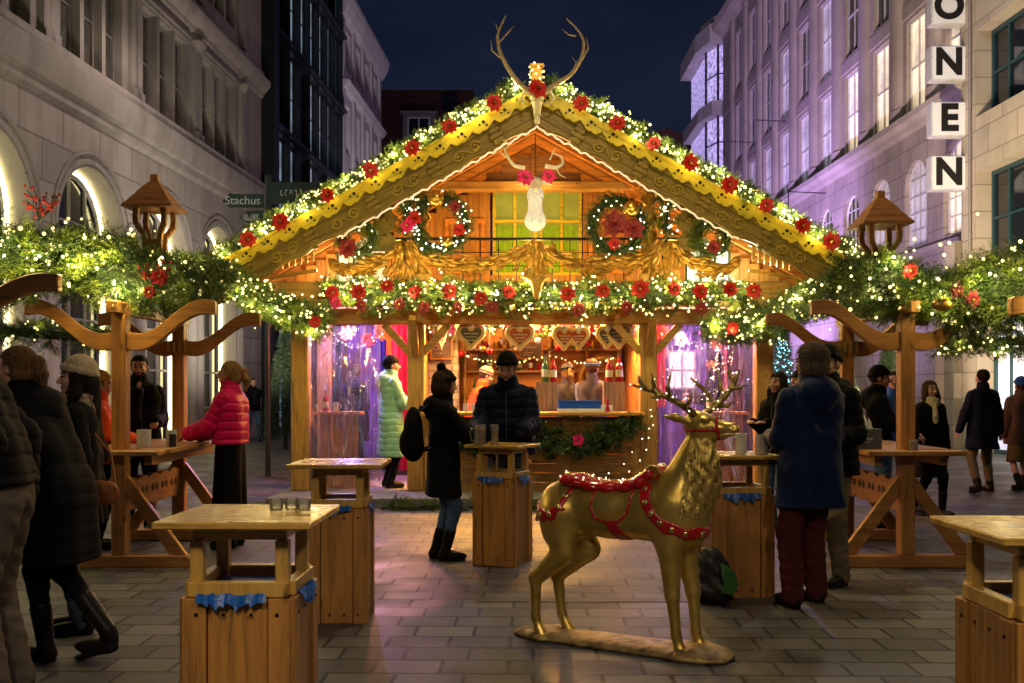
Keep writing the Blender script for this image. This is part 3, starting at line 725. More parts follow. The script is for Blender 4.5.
def flower(p,r,label,kind='red',group=None,tilt=0,rz=0,name='poinsettia',cat='flower'):
    if kind not in PET:
        PET[kind]=flower_proto(kind,{'red':[M_red],'dark':[M_dred],'pink':[M_pink],'orange':[M_opet]}[kind])
        for o in PET[kind]: o['_p']=1
        col.objects.unlink(PET[kind][0]); col.objects.unlink(PET[kind][1])
    t=thing(name,label,cat,p,rz,group); r=r*random.uniform(.78,1.0); t.scale=(r,r,r); t.rotation_euler=(tilt+random.uniform(-.35,.35),random.uniform(-3,3),rz+random.uniform(-.4,.4))
    for o,nm in zip(PET[kind],('petals','flower_centre')):
        c=o.copy(); del c['_p']; c.name=nm; col.objects.link(c); c.parent=t
    return t
def wreath(label,c,Rr,rt,m=None,nb=40,dens=420,ry=0,balls=(),flowers=(),bm=None):
    root=thing('wreath',label,'wreath',(c[0],c[1],c[2]-Rr-rt)); n=int(dens*6.283*Rr)
    a=RNG.uniform(0,6.283,n); b=RNG.uniform(0,6.283,n); rr=rt*RNG.uniform(.3,1,n)
    rad=np.stack([np.cos(a),0*a,np.sin(a)],1); y=np.array([0,1.,0]); o=rad*np.cos(b)[:,None]+y*np.sin(b)[:,None]
    T=np.stack([-np.sin(a),0*a,np.cos(a)],1)
    C=np.array(c)+rad*Rr+o*rr[:,None]; D=o+T*.9+RNG.normal(0,.3,(n,3)); V,Fa=needles(C-nrm(D)*.05,D,.11,15,.034,.0055)
    arr_obj('foliage',V,Fa,m or M_firb,root)
    mb=MB(); mb.tube([(c[0]+Rr*math.cos(t),c[1],c[2]+Rr*math.sin(t)) for t in np.linspace(0,6.283,25)],rt*.5,7); mb.build('branch_core',M_core,root)
    if nb:
        a=RNG.uniform(0,6.283,nb); q=np.array(c)+np.stack([np.cos(a)*Rr,-rt+0*a,np.sin(a)*Rr],1)+RNG.normal(0,rt*.5,(nb,3))*np.array([1,.3,1]); V,Fa=bulbs_mesh(q,.012); tag(arr_obj('fairy_lights',V,Fa,bm or M_bulbw,root),kind='stuff')
    for (x,z,r) in balls: mb=MB(); mb.ball((c[0]+x,c[1]-rt,c[2]+z),r,14,9); mb.build('bauble',M_goldb,root,smooth=60)
    for (x,z,r,k) in flowers:
        mm=flower_mesh(r=r); 
        for v in mm.V: v+=np.array([c[0]+x,c[1]-rt*1.1,c[2]+z])
        mm.build('poinsettia_flower',{'red':M_red,'dark':M_dred,'pink':M_pink}[k],root,recalc=False)
    return root
def fir_tree(label,x,y,h,r,lights=0,m=None):
    m=m or M_dkfir; root=thing('fir_tree',label,'tree',(x,y,0)); mb=MB(); mb.tube([(x,y,0),(x,y,h*.95)],[.06,.01],8); mb.build('trunk',M_core,root)
    n=int(900*h); z=RNG.uniform(.12,1,n)**1.0; k=(1-z)**.9; lay=.75+.25*np.abs(np.sin(z*26)); a=RNG.uniform(0,6.283,n); q=RNG.uniform(.25,1,n)**.5
    C=np.stack([x+np.cos(a)*r*k*q*lay,y+np.sin(a)*r*k*q*lay,z*h],1); D=np.stack([np.cos(a),np.sin(a),-.25+0*a],1)+RNG.normal(0,.3,(n,3))
    V,Fa=needles(C-nrm(D)*.08,D,.2,16,.05,.009); arr_obj('crown',V,Fa,m or M_firb,root)
    if lights:
        i=RNG.integers(0,n,lights); V,Fa=bulbs_mesh(C[i],.02); tag(arr_obj('fairy_lights',V,Fa,M_bulbw,root),kind='stuff')
    return root
def leafs(P,D,U,L_,Wd,th=.25):
    """solid pointed carved leaves"""
    T=np.array([(0,0,0),(.5,.5,0),(1,0,0),(.5,-.5,0),(.45,0,.5),(.45,0,-.5)]); Tf=np.array([(0,4,1),(1,4,2),(2,4,3),(3,4,0),(0,1,5),(1,2,5),(2,3,5),(3,0,5)])
    D=nrm(D); S=nrm(np.cross(D,U)); K=np.cross(S,D); L_=np.broadcast_to(L_,(len(P),)); Wd=np.broadcast_to(Wd,(len(P),))
    V=P[:,None]+D[:,None]*(T[None,:,0]*L_[:,None])[...,None]+S[:,None]*(T[None,:,1]*Wd[:,None])[...,None]+K[:,None]*(T[None,:,2]*Wd[:,None]*th*2)[...,None]
    return V.reshape(-1,3),(Tf[None]+(np.arange(len(P))*6)[:,None,None]).reshape(-1,3)
# ================================================================ the timber hut
WY=(.43,.235,.06)
M_wx=wood('honey_pine_x',WY,'x'); M_wy=wood('honey_pine_y',WY,'y'); M_wz=wood('honey_pine_z',WY,'z')
M_ox=wood('orange_pine_x',(.66,.25,.05),'x',.5,.25); M_oz=wood('orange_pine_z',(.66,.25,.05),'z',.5,.25)
M_dx=wood('dark_larch_x',(.26,.11,.04),'x'); M_barge=wood('olive_stained_board',(.22,.145,.028),'x',.45,.2); M_trim=wood('yellow_stained_trim',(.66,.52,.03),'x',.4,.12,knots=False)
TA=math.atan(.555); M_bargel=wood('olive_stained_board_left',(.22,.145,.028),'x',.45,.2,tilt=TA); M_barger=wood('olive_stained_board_right',(.22,.145,.028),'x',.45,.2,tilt=-TA)
M_triml=wood('yellow_trim_left',(.62,.48,.03),'x',.4,.1,knots=False,tilt=TA); M_trimr=wood('yellow_trim_right',(.62,.48,.03),'x',.4,.1,knots=False,tilt=-TA)
M_scroll=plain('carved_olive_wood',(.36,.25,.04),.4,nz=.2)
M_carve=plain('gilded_carved_wood',(.52,.29,.055),.36,.35,nz=.3,bmp=.3,islv=.35)
M_bone=plain('bleached_bone',(.62,.55,.42),.6,nz=.2); M_antler=plain('antler_horn',(.27,.20,.14),.55,nz=.35,nscale=20)
M_iron=plain('black_iron',(.012,.012,.014),.45,.5,bmp=0)
HX=.27; HUT=thing('market_hut','large timber drinks hut with a steep gabled roof, balcony and clear side curtains','hut',(HX,13.5,0))
XO,XI=3.12,1.56
pf=MB(); pf.box(HX-3.35,HX+3.35,12.5,17.9,0,.12)
pf.build('platform',plain('grey_platform_boards',(.22,.22,.23),.5,nz=.3),HUT,bevel=.008)
for i,(x,n) in enumerate(((-XO,0),(-XI,0),(XI,0),(XO,0))):
    mb=MB(); X=HX+x; mb.box(X-.115,X+.115,13.4,13.62,.12,2.6)
    mb.build('post',M_wz,HUT,bevel=.012)
    if abs(x)<2:
        for s in (-1,1):
            mb=MB(); mb.bar((X+s*.1,13.5,1.98),(X+s*.44,13.5,2.36),.1,.11,up=(0,1,0)); mb.build('brace',M_wx,HUT,bevel=.008)
        mb=MB(); mb.bar((X,13.38,1.95),(X,12.95,2.42),.09,.1,up=(1,0,0)); mb.build('brace',M_wy,HUT,bevel=.008)
mb=MB(); mb.box(HX-3.3,HX+3.3,13.38,13.64,2.36,2.56); mb.build('header_beam',M_wx,HUT,bevel=.01)
mb=MB()
for k in range(46): x=HX-3.3+k*.1435; mb.box(x,x+.139,13.0,17.6,2.66,2.70)
mb.build('ceiling',M_ox and M_wy,HUT)
mb=MB(); mb.box(HX-3.3,HX+3.3,12.95,13.1,2.56,2.88); mb.build('balcony_beam',M_wx,HUT,bevel=.01)
for x in (-XO,XO):
    mb=MB(); X=HX+x
    for y in (15.2,17.4): mb.box(X-.1,X+.1,y-.1,y+.1,.12,2.64)
    mb.build('post',M_wz,HUT,bevel=.01)
# side and back walls of boards
def boards_x(mb,x0,x1,y,z0,z1,h=.14,th=.03,m=0,clip=None):
    z=z0
    while z<z1-.01:
        zz=min(z+h-.006,z1); a,b=x0,x1
        if clip: 
            a=max(a,clip(zz)[0]); b=min(b,clip(zz)[1])
        if b>a: mb.box(a,b,y+random.uniform(0,.004),y+th,z,zz,m)
        z+=h
def boards_z(mb,x0,x1,y,z0,z1,w=.14,th=.03,m=0,clip=None):
    x=x0
    while x<x1-.01:
        xx=min(x+w-.006,x1); z=z1 if not clip else min(z1,clip((x+xx)/2))
        if z>z0: mb.box(x,xx,y+random.uniform(0,.004),y+th,z0,z,m)
        x+=w
mb=MB(); boards_z(mb,HX-3.1,HX+3.1,17.2,.12,2.66); mb.build('back_wall',M_oz,HUT)
mb=MB(); boards_x(mb,HX-1.5,HX+1.5,16.2,.12,2.64,.17); mb.build('bar_back_wall',M_ox,HUT)
for s in (-1,1):
    mb=MB(); X=HX+s*1.56
    y=14.6
    while y<16.4: mb.box(X-.02,X+.02,y,y+.135,.12,2.64); y+=.14
    mb.build('partition_wall',M_oz,HUT)
# counter
CT=MB(); boards_x(CT,HX-XI+.12,HX+XI-.12,13.34,.12,1.13,.125); CT=CT.build('counter',M_wx,HUT)
mb=MB(); mb.box(HX-XI+.1,HX+XI-.06,13.12,13.85,1.135,1.18); mb.build('counter_top',M_wx,CT,bevel=.008)
for x in (-1.38,-.5,.45,1.38):
    mb=MB(); mb.box(HX+x-.05,HX+x+.05,13.31,13.338,.12,1.13); mb.build('batten',M_wz,CT,bevel=.004)
# roof
ZA,SL=5.25,.555
zt=lambda x: ZA-SL*abs(x-.31)
xl,xr=-3.70,4.36
for nm,xe in (('left',xl),('right',xr)):
    mb=MB(); T=[(.31,ZA-.02),(xe,zt(xe)-.02)]; B=[(.31,ZA-.16),(xe,zt(xe)-.16)]
    mb.strip(T,B,12.62,18.2); mb.build('roof',M_dx,HUT)
    mb=MB(); n=9
    for k in range(n):
        y=12.95+k*.6; mb.strip([(.31,ZA-.165),(xe,zt(xe)-.165)],[(.31,ZA-.27),(xe,zt(xe)-.27)],y,y+.08)
    mb.build('rafter',M_ox,HUT)
    # barge board with moulded lower edge
    mb=MB(); m=60; tp=[];bt=[]
    for i in range(m+1):
        x=.31+(xe-.31)*i/m; tp.append((x,zt(x)-.14)); bt.append((x,zt(x)-.455-.02*math.sin(i*.9)-(.04 if i>m-4 else 0)))
    mb.strip(tp,bt,12.5,12.56); 
    mb.strip([(p[0],p[1]-.0) for p in tp],[(p[0],p[1]-.05) for p in tp],12.47,12.499)
    mb.strip([(p[0],p[1]-.19) for p in tp],[(p[0],p[1]-.205) for p in tp],12.485,12.499)
    mb.strip([(p[0],p[1]+.045) for p in bt],[(p[0],p[1]+.02) for p in bt],12.48,12.499)
    mb.build('barge_board',M_bargel if xe<0 else M_barger,HUT)
    # scalloped fretwork trim
    mb=MB(); m=220; tp=[];bt=[]
    for i in range(m+1):
        x=.31+(xe-.31)*i/m; ph=i/m*15; sc=abs(math.sin(math.pi*ph)); tp.append((x,zt(x)+.02)); bt.append((x,zt(x)-.115-.095*sc+.03*math.exp(-((ph%1)-.5)**2*90)))
    mb.strip(tp,bt,12.42,12.462)
    for i in range(15):
        u=(i+.5)/15; x=.31+(xe-.31)*u
        for du,dz,r in ((0,.075,.022),(-.045,.11,.014),(.045,.11,.014)): mb.lathe([(r,0),(r,.004)],(0,0,0),8,1,T=Matrix.Translation((x+du,12.418,zt(x)-dz))@Matrix.Rotation(R(90),4,'X'))
    mb.build('scalloped_trim',[M_triml if xe<0 else M_trimr,M_iron],HUT)
    for i in range(1,6):
        mb=MB(); u=(i-.35)/5.2; x=.31+(xe-.31)*u; s=math.copysign(1,xe)
        Tm=Matrix.Translation((x,12.49,zt(x)-.32))@Matrix.Rotation(s*math.atan(SL),4,'Y')
        for dz in (-.07,0.0,.07): mb.box(-.09+abs(dz)*.3,.09-abs(dz)*.3,-.045,.0,dz-.028,dz+.028,T=Tm)
        mb.box(-.035,.035,-.03,.0,-.15,.12,T=Tm)
        mb.build('carved_block',M_barge,HUT,bevel=.006)
    for i in range(1,7): # carved scrolls between the blocks
        mb=MB(); u=(i-.85)/5.3; x=.31+(xe-.31)*u; s=math.copysign(1,xe)
        if u<.03: continue
        Tm=np.array(Matrix.Translation((x,12.488,zt(x)-.32))@Matrix.Rotation(s*math.atan(SL),4,'Y'))
        for k in (-1,1):
            q=np.array([(k*(.05+.075*(1-t/11)*math.cos(t)+.07),-.004,.01+.075*(1-t/11)*math.sin(t)*(1 if k>0 else -1)) for t in np.linspace(0,9,34)]); mb.tube(xf(q,Tm),.013,6)
        q=np.array([(-.19+.38*v,-.004,.05*math.sin(v*6.283)) for v in np.linspace(0,1,16)]); mb.tube(xf(q,Tm),.011,6); mb.build('carved_scroll',M_scroll,HUT,smooth=60)
    # rope light slung under the barge board
    mb=MB(); pts=[]
    for i in range(90):
        u=i/89*.62; x=.31+(xe-.31)*u; pts.append((x,12.45,zt(x)-.485-.03*abs(math.sin(i*.42))-.01*math.sin(i*1.7)))
    mb.tube(pts,.012,5); mb.build('rope_light',emit('rope_light_plastic',(1,.75,.5),.5,base=(.8,.75,.7)),HUT,smooth=60)
# gable filling above the tie beam, back wall of the balcony
inner=lambda x: zt(x)-.3
mb=MB(); boards_x(mb,-3.2,3.8,14.35,4.36,5.15,.12,clip=lambda z:(.31-(ZA-.28-z)/SL,.31+(ZA-.28-z)/SL)); mb.box(.27,.35,14.3,14.34,4.4,4.95); mb.build('gable_boards',M_dx,HUT)
mb=MB(); mb.box(-1.35,1.95,14.1,14.34,4.3,4.42); mb.build('tie_beam',M_wx,HUT,bevel=.01)
M_balc=wood('balcony_boards',(.55,.25,.055),'z')
mb=MB(); boards_z(mb,-2.4,-.32,14.9,2.7,6,.16,clip=lambda x:inner(x)); boards_z(mb,1.06,3.0,14.9,2.7,6,.16,clip=lambda x:inner(x)); boards_z(mb,-.32,1.06,14.9,2.7,3.18,.16); boards_z(mb,-.32,1.06,14.9,4.48,6,.16,clip=lambda x:inner(x))
mb.build('balcony_wall',M_balc,HUT)
for x0,x1 in ((-1.0,-.4),(1.14,1.75)):
    mb=MB(); mb.box(x0,x1,14.86,14.89,3.95,4.02); mb.box(x0,x1,14.86,14.89,3.2,3.3); mb.box(x0,x0+.06,14.86,14.89,3.3,3.95); mb.box(x1-.06,x1,14.86,14.89,3.3,3.95)
    mb.build('wall_panel',M_ox,HUT,bevel=.005)
WNM=MB(); WNM.box(-.26,1.0,14.99,15.0,3.2,4.46); WN=WNM.build('window',emit('green_curtained_window',(.42,.46,.04),.5,base=(.2,.2,.05),var=.5,nscale=3),HUT)
mb=MB(); 
for x in (-.29,.02,.33,.41,.72,1.0): mb.box(x,x+.045,14.93,14.985,3.18,4.48)
for z in (3.18,3.5,3.97,4.44): mb.box(-.27,1.02,14.92,14.975,z,z+.045)
mb.build('window_frame',M_trim,WN,bevel=.004)
cu=MB()
for s in (0,1):
    x0=-.24 if s==0 else .47; n=24
    tp=[(x0+.5*i/n,4.0) for i in range(n+1)]
    cu.add([(x0+.5*i/n,14.97-.015*math.sin(i*1.3),z) for z in (3.22,3.94) for i in range(n+1)],[(i,i+1,n+2+i,n+1+i) for i in range(n)])
cu.build('curtain',plain('lime_curtain',(.22,.42,.02),.8),WN,smooth=60)
# small side windows of the balcony
M_glow=emit('lit_side_window',(1,.85,.45),1.0,var=.4,nscale=4); M_glow2=emit('lit_side_window_pale',(.9,1,.75),1.1,var=.3,nscale=3)
for x0,x1,mm in ((-2.42,-1.75,M_glow),(2.42,3.02,M_glow2)):
    zz=inner((x0+x1)/2)-.18
    a=MB(); xa,xb=(x0,x1); a.prism([(xa,2.92),(xb,2.92),(xb,min(3.9,inner(xb)-.05)),(xa,min(3.9,inner(xa)-.05))],13.92,13.95,'y'); a=a.build('window',mm,HUT)
    f=MB()
    for k in range(4): xx=xa+(xb-xa)*k/3; f.box(xx-.015,xx+.015,13.88,13.915,2.92,min(3.9,inner(xx)-.05))
    for z in (2.92,3.2): f.box(xa,xb,13.885,13.912,z,z+.03)
    f.build('window_frame',plain('dark_green_frame',(.02,.05,.03),.4,bmp=0),a)
for x0,x1 in ((-3.3,-2.45),(3.05,3.9)):
    mb=MB(); boards_z(mb,x0,x1,14.0,2.7,5,.14,clip=lambda x:inner(x)); mb.build('side_wall',M_balc,HUT)
for s in (-1,1): # slatted brackets under the eaves
    mb=MB(); x=HX+s*2.85
    for k in range(7): mb.box(x+s*(k*.08)-.02,x+s*(k*.08)+.02,12.9,12.95,3.02+.02*(6-k),3.13+.035*(6-k))
    mb.bar((x-s*.06,12.92,3.02),(x+s*.55,12.92,2.92),.05,.04); mb.bar((x-s*.06,12.92,3.36),(x+s*.55,12.92,3.16),.05,.04)
    mb.build('eaves_bracket',M_carve,HUT)
# twisted balcony columns and fret-cut boards
for x in (-1.19,1.81):
    mb=MB(); mb.tube([(x,13.25,2.9),(x,13.25,4.18)],.085,12); mb.box(x-.13,x+.13,13.12,13.38,4.12,4.24); mb.box(x-.12,x+.12,13.13,13.37,2.88,3.0)
    for s in (-1,1):
        for ph in (0,math.pi): mb.tube([(x+.1*math.cos(s*t+ph),13.25+.1*math.sin(s*t+ph),3.0+t/14*1.12) for t in np.linspace(0,14,60)],.02,5)
    mb.build('carved_column',M_carve,HUT,smooth=50)
for x in (-1.66,2.30):
    n=30; L_=[];R_=[]
    for i in range(n+1):
        z=3.28+i/n*.85; w=.13+.035*math.sin(i*.55)+.02*math.sin(i*1.3); L_.append((x-w,z)); R_.append((x+w,z))
    mb=MB(); mb.prism(L_+R_[::-1],13.0,13.05,'y'); 
    for z in (3.45,3.68,3.9): mb.lathe([(.05,0),(.03,.03)],T=Matrix.Translation((x,12.999,z))@Matrix.Rotation(R(90),4,'X'),n=8)
    mb.build('fret_cut_board',M_barge,HUT)
# balcony railing
RL=MB(); RL.box(-1.66,2.26,13.22,13.28,3.46,3.49)
for k in range(17): x=-1.6+k*.237; RL.tube([(x,13.26,2.9),(x,13.26,3.46)],.006,4)
for z in (3.12,3.3): RL.tube([(-1.62,13.27,z),(2.22,13.27,z)],.006,4)
RL.build('railing',M_iron,HUT)
for x in (-1.42,2.0):
    mb=MB(); mb.box(x-.035,x+.035,13.08,13.14,2.9,3.47); mb.build('railing_post',M_iron,HUT)
# carved leaf swags on the balcony front
Y=13.05; an=[(-2.42,3.22),(-1.42,3.44),(.31,3.46),(2.03,3.44),(3.0,3.22)]
for (xa,za),(xb,zb) in zip(an[:-1],an[1:]):
    P=[];D=[];dip=.36 if xb-xa>1.5 else .26
    n=190
    u=RNG.uniform(0,1,n); x=xa+(xb-xa)*u; z=za+(zb-za)*u-dip*(1-(2*u-1)**2)**.62*1.0
    th=.04+.045*np.sin(np.pi*u); P=np.stack([x,Y-RNG.uniform(0,.08,n),z+RNG.normal(0,1,n)*th*.55],1)
    sg=np.where(u<.5,1,-1); D=np.stack([sg*1.0+0*u,RNG.normal(-.15,.2,n),(-(1-2*np.abs(u-.5))*0-np.sign(.5-u)*sg*.0-.9*(np.abs(2*u-1))**2)+RNG.normal(0,.25,n)],1)
    V,Fa=leafs(P,D,np.array([0,-1.,0])[None].repeat(n,0),RNG.uniform(.13,.21,n),.062,.5); arr_obj('carved_swag',V,Fa,M_carve,HUT)
for x,z in an[1:4]:
    n=70; P=np.stack([x+RNG.normal(0,.075,n),Y-.03-RNG.uniform(0,.06,n),z-RNG.uniform(0,.45,n)],1); D=np.stack([(P[:,0]-x)*5,-.1+0*P[:,0],-1+0*P[:,0]],1)
    V,Fa=leafs(P,D,np.array([0,-1.,0])[None].repeat(n,0),RNG.uniform(.14,.2,n),.06,.5); arr_obj('carved_leaf_drop',V,Fa,M_carve,HUT)
# clear plastic side curtains
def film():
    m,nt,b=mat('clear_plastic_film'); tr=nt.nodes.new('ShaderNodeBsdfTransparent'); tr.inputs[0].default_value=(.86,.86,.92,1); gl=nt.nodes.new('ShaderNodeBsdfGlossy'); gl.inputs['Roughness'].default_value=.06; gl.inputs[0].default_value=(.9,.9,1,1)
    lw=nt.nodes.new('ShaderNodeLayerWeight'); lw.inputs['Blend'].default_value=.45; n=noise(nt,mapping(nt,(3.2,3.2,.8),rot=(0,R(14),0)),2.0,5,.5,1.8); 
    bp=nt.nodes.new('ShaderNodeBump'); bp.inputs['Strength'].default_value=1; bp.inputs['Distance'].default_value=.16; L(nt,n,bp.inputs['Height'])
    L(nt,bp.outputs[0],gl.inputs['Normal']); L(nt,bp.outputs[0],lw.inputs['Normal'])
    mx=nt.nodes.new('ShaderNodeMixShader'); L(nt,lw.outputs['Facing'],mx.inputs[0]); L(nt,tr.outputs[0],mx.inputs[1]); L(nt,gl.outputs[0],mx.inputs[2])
    df=nt.nodes.new('ShaderNodeBsdfTranslucent'); df.inputs[0].default_value=(.75,.72,.9,1); ds=nt.nodes.new('ShaderNodeBsdfDiffuse'); ds.inputs[0].default_value=(.8,.8,.95,1); a1=nt.nodes.new('ShaderNodeMixShader'); a1.inputs[0].default_value=.5; L(nt,df.outputs[0],a1.inputs[1]); L(nt,ds.outputs[0],a1.inputs[2]); m2=nt.nodes.new('ShaderNodeMixShader'); L(nt,ramp(nt,noise(nt,mapping(nt,(5,5,.6),rot=(0,R(-12),0)),1.6,4,.6,1.5),[(.45,(.03,.03,.03)),(.6,(.08,.08,.08)),(.655,(.38,.38,.38)),(.69,(.04,.04,.04))]),m2.inputs[0]); L(nt,mx.outputs[0],m2.inputs[1]); L(nt,a1.outputs[0],m2.inputs[2]); L(nt,m2.outputs[0],nt.nodes['Material Output'].inputs[0]); return m  # pale streaks and haze mixed in stand for glints on the sheet
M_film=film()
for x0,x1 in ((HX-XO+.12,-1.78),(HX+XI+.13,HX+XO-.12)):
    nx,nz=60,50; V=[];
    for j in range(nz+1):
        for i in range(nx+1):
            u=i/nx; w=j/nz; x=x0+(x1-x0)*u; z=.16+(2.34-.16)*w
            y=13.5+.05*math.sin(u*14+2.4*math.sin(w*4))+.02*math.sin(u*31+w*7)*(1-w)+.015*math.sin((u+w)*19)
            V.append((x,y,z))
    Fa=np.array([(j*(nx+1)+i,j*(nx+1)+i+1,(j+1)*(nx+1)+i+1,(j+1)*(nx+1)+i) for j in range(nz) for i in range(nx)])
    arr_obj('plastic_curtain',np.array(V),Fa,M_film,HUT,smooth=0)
    o=bpy.data.objects[-1] if False else None
# coloured drapes in the side rooms
def drape(name,x0,x1,y,z0,z1,m,par,waves=9,amp=.05):
    n=80; V=[(x0+(x1-x0)*i/n,y+amp*math.sin(i/n*waves*6.283)+.3*amp*math.sin(i*1.1),z) for z in (z0,(z0+z1)/2,z1) for i in range(n+1)]
    Fa=np.array([(r*(n+1)+i,r*(n+1)+i+1,(r+1)*(n+1)+i+1,(r+1)*(n+1)+i) for r in (0,1) for i in range(n)])
    return arr_obj(name,np.array(V),Fa,m,par,smooth=0)
M_purp=plain('violet_drape',(.26,.16,.6),.7,nz=.4,nscale=3); M_crim=plain('crimson_drape',(.42,.008,.04),.7,nz=.3,nscale=3); M_org=plain('orange_drape',(.8,.2,.02),.7,nz=.3)
drape('violet_drape',HX-3.05,-2.05,16.9,.2,2.6,M_purp,HUT); drape('orange_drape',-2.0,-1.85,15.9,.2,2.6,M_org,HUT,2); drape('crimson_drape',-1.9,-1.4,15.8,.2,2.6,M_crim,HUT,5)
drape('crimson_drape',1.95,2.45,15.9,1.2,2.6,M_crim,HUT,5); drape('violet_drape',2.5,3.3,16.9,.2,2.6,M_purp,HUT,7); drape('crimson_drape',3.0,3.3,14.3,.9,2.5,M_dred,HUT,4)
mb=MB(); mb.box(2.62,3.05,16.7,16.74,1.5,2.1); w=mb.build('window',emit('pale_side_room_window',(1,.75,.6),1.2),HUT)
mb=MB(); 
for x in (2.6,2.82,3.04): mb.box(x,x+.03,16.66,16.695,1.48,2.12)
for z in (1.48,1.78,2.1): mb.box(2.6,3.07,16.65,16.69,z,z+.03)
mb.build('window_frame',M_wframe,w)
# side room shelf tables
for x0,x1 in ((HX-XO+.12,HX-XO+.75),(HX+XO-.75,HX+XO-.12)):
    mb=MB(); mb.box(x0,x1,13.75,14.2,1.13,1.17); boards_z(mb,x0+.05,x1-.05,13.95,.12,1.13,.12); mb.build('side_shelf',M_oz,HUT)
# stone chimney and shelves in the bar
M_chim=stone('rubble_chimney_stone',(.55,.48,.42),.22,.11,.012,off=.4)
mb=MB(); mb.box(-1.32,-.82,15.2,15.7,.12,2.64); mb.build('chimney_breast',M_chim,HUT)
SHF=MB(); 
for z in (1.35,1.75,2.1): SHF.box(-.75,1.75,16.0,16.19,z,z+.03)
for x in (-.75,-.1,.6,1.2,1.72): SHF.box(x-.02,x+.02,16.0,16.19,.9,2.4)
SHF.build('bar_shelf',M_wx,HUT)
mb=MB(); mb.tube([(1.42+.33*math.cos(t),16.0,1.62+.36*math.sin(t)) for t in np.linspace(-.4,math.pi+.4,24)],.05,8); mb.build('carved_arch',M_carve,HUT,smooth=60)
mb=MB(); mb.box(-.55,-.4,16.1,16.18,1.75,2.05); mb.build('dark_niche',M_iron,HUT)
# finial on the ridge
FN=MB(); FN.box(.24,.38,12.5,12.64,5.2,5.52); FN.box(.22,.40,12.48,12.66,5.52,5.56); FN=FN.build('ridge_finial',M_carve,HUT,bevel=.01)
P_=np.array([(.31+.09*math.cos(t*2.4),12.57+.1*math.sin(t*2.4),5.26+t/30*.32) for t in range(30)]); V,Fa=bulbs_mesh(P_,.014); tag(arr_obj('fairy_lights',V,Fa,M_bulb,FN),kind='stuff')
# ---- garlands of the hut
def pp(pts): return [(*W(px,py,Y),r) for px,py,Y,r in pts]
def roofpath(x0,x1): 
    return [(x0+(x1-x0)*i/12,12.54,zt(x0+(x1-x0)*i/12)+.13,.10) for i in range(13)]
garland('fir garland with warm lights along the left slope of the hut roof',roofpath(xl,.1),700,110,15,.5,tl=.12,group='fir garlands on the hut',br=.014)
garland('fir garland with warm lights along the right slope of the hut roof',roofpath(.5,xr),700,110,15,.5,tl=.12,group='fir garlands on the hut',br=.014)
garland('thick fir garland with red poinsettias along the front of the hut balcony',[(-2.45,12.95,2.74,.2),(-1.4,12.92,2.70,.22),(.3,12.92,2.68,.2),(1.9,12.92,2.70,.22),(3.1,12.9,2.70,.2)],900,80,17,.45,group='fir garlands on the hut',br=.014)
garland('bright hanging fir garland joining the left stand to the hut',pp([(205,268,11.6,.14),(232,282,12.1,.2),(265,300,12.4,.24),(300,318,12.6,.26),(330,322,12.6,.16)]),1000,85,15,.45,group='fir garlands joining the stands to the hut',br=.014)
garland('bright hanging fir garland joining the hut to the right stand',pp([(702,325,12.6,.16),(735,330,12.4,.24),(775,318,12.0,.25),(810,300,11.2,.25),(850,288,10.2,.24)]),1000,85,15,.45,group='fir garlands joining the stands to the hut',br=.014)
def rp(x,dy=0): return (x,12.36,zt(x)+.07+dy)
for side,pxs in (('left',(207,248,281,328,370,412,450,494)),('right',(832,802,766,729,690,655,618,582))):
    for i,px in enumerate(pxs):
        x=(px-512)*12.35/1000
        flower(rp(x),.15,'red poinsettia on the %s roof slope, %s up from the eave'%(side,['first','second','third','fourth','fifth','sixth','seventh','eighth'][i]),group='red poinsettias along the roof edge')
flower((.31,12.3,5.18),.17,'red poinsettia at the ridge between the skull antlers')
LG=[(332,292,.15),(359,292,.15),(387,286,.15),(415,292,.14),(449,291,.15),(481,298,.15),(508,292,.14),(567.5,294,.15),(603,291,.16),(640,289,.16),(674,289,.15),(700.6,292,.15),(730,290,.15),(754,290,.15)]
od=['first','second','third','fourth','fifth','sixth','seventh','eighth','ninth','tenth','eleventh','twelfth','thirteenth','fourteenth']
for i,(px,py,r) in enumerate(LG): flower(W(px,py,12.62),r*.93,'bright red poinsettia in the balcony garland, %s from the left'%od[i],group='red poinsettias in the balcony garland')
for i,(px,py) in enumerate(((361,305),(400,304),(424,308),(457,307),(492,307),(578,310),(627,307),(701,309))): flower(W(px,py,12.64),.11,'small dark red poinsettia low in the balcony garland, %s from the left'%od[i],'dark',group='dark poinsettias in the balcony garland')
flower(W(336,303,12.6),.12,'pink flower at the left end of the balcony garland','pink'); flower(W(733,328,12.1),.12,'red poinsettia in the garland hanging right of the hut'); flower(W(314,322,12.25),.12,'red poinsettia in the garland hanging left of the hut')
# ---- wreaths
wreath('large wreath with a gold bauble and white lights left of the balcony window',(-.93,12.95,3.63),.33,.10,nb=70,balls=((-.05,.3,.11),(.1,-.25,.07)),flowers=((-.32,.05,.12,'red'),(.25,-.1,.1,'red'),(.2,.2,.09,'dark')))
wreath('large wreath with a gold bauble and dark red poinsettias right of the balcony window',(1.36,12.95,3.60),.33,.11,nb=28,balls=((.17,.2,.11),),flowers=((-.05,.0,.2,'dark'),(.2,-.05,.17,'dark'),(-.05,-.25,.1,'red')))
wreath('small dark fir wreath over the swag at the left of the balcony',(-2.0,12.9,3.44),.2,.12,m=M_fir,nb=14,flowers=((-.1,-.14,.15,'dark'),))
wreath('small dark fir wreath over the swag at the right of the balcony',(2.58,12.9,3.44),.19,.12,m=M_fir,nb=10,flowers=((.0,-.14,.1,'dark'),))
flower(W(408,226,12.8),.12,'pink flower on the left twisted column','pink')
V_=[]
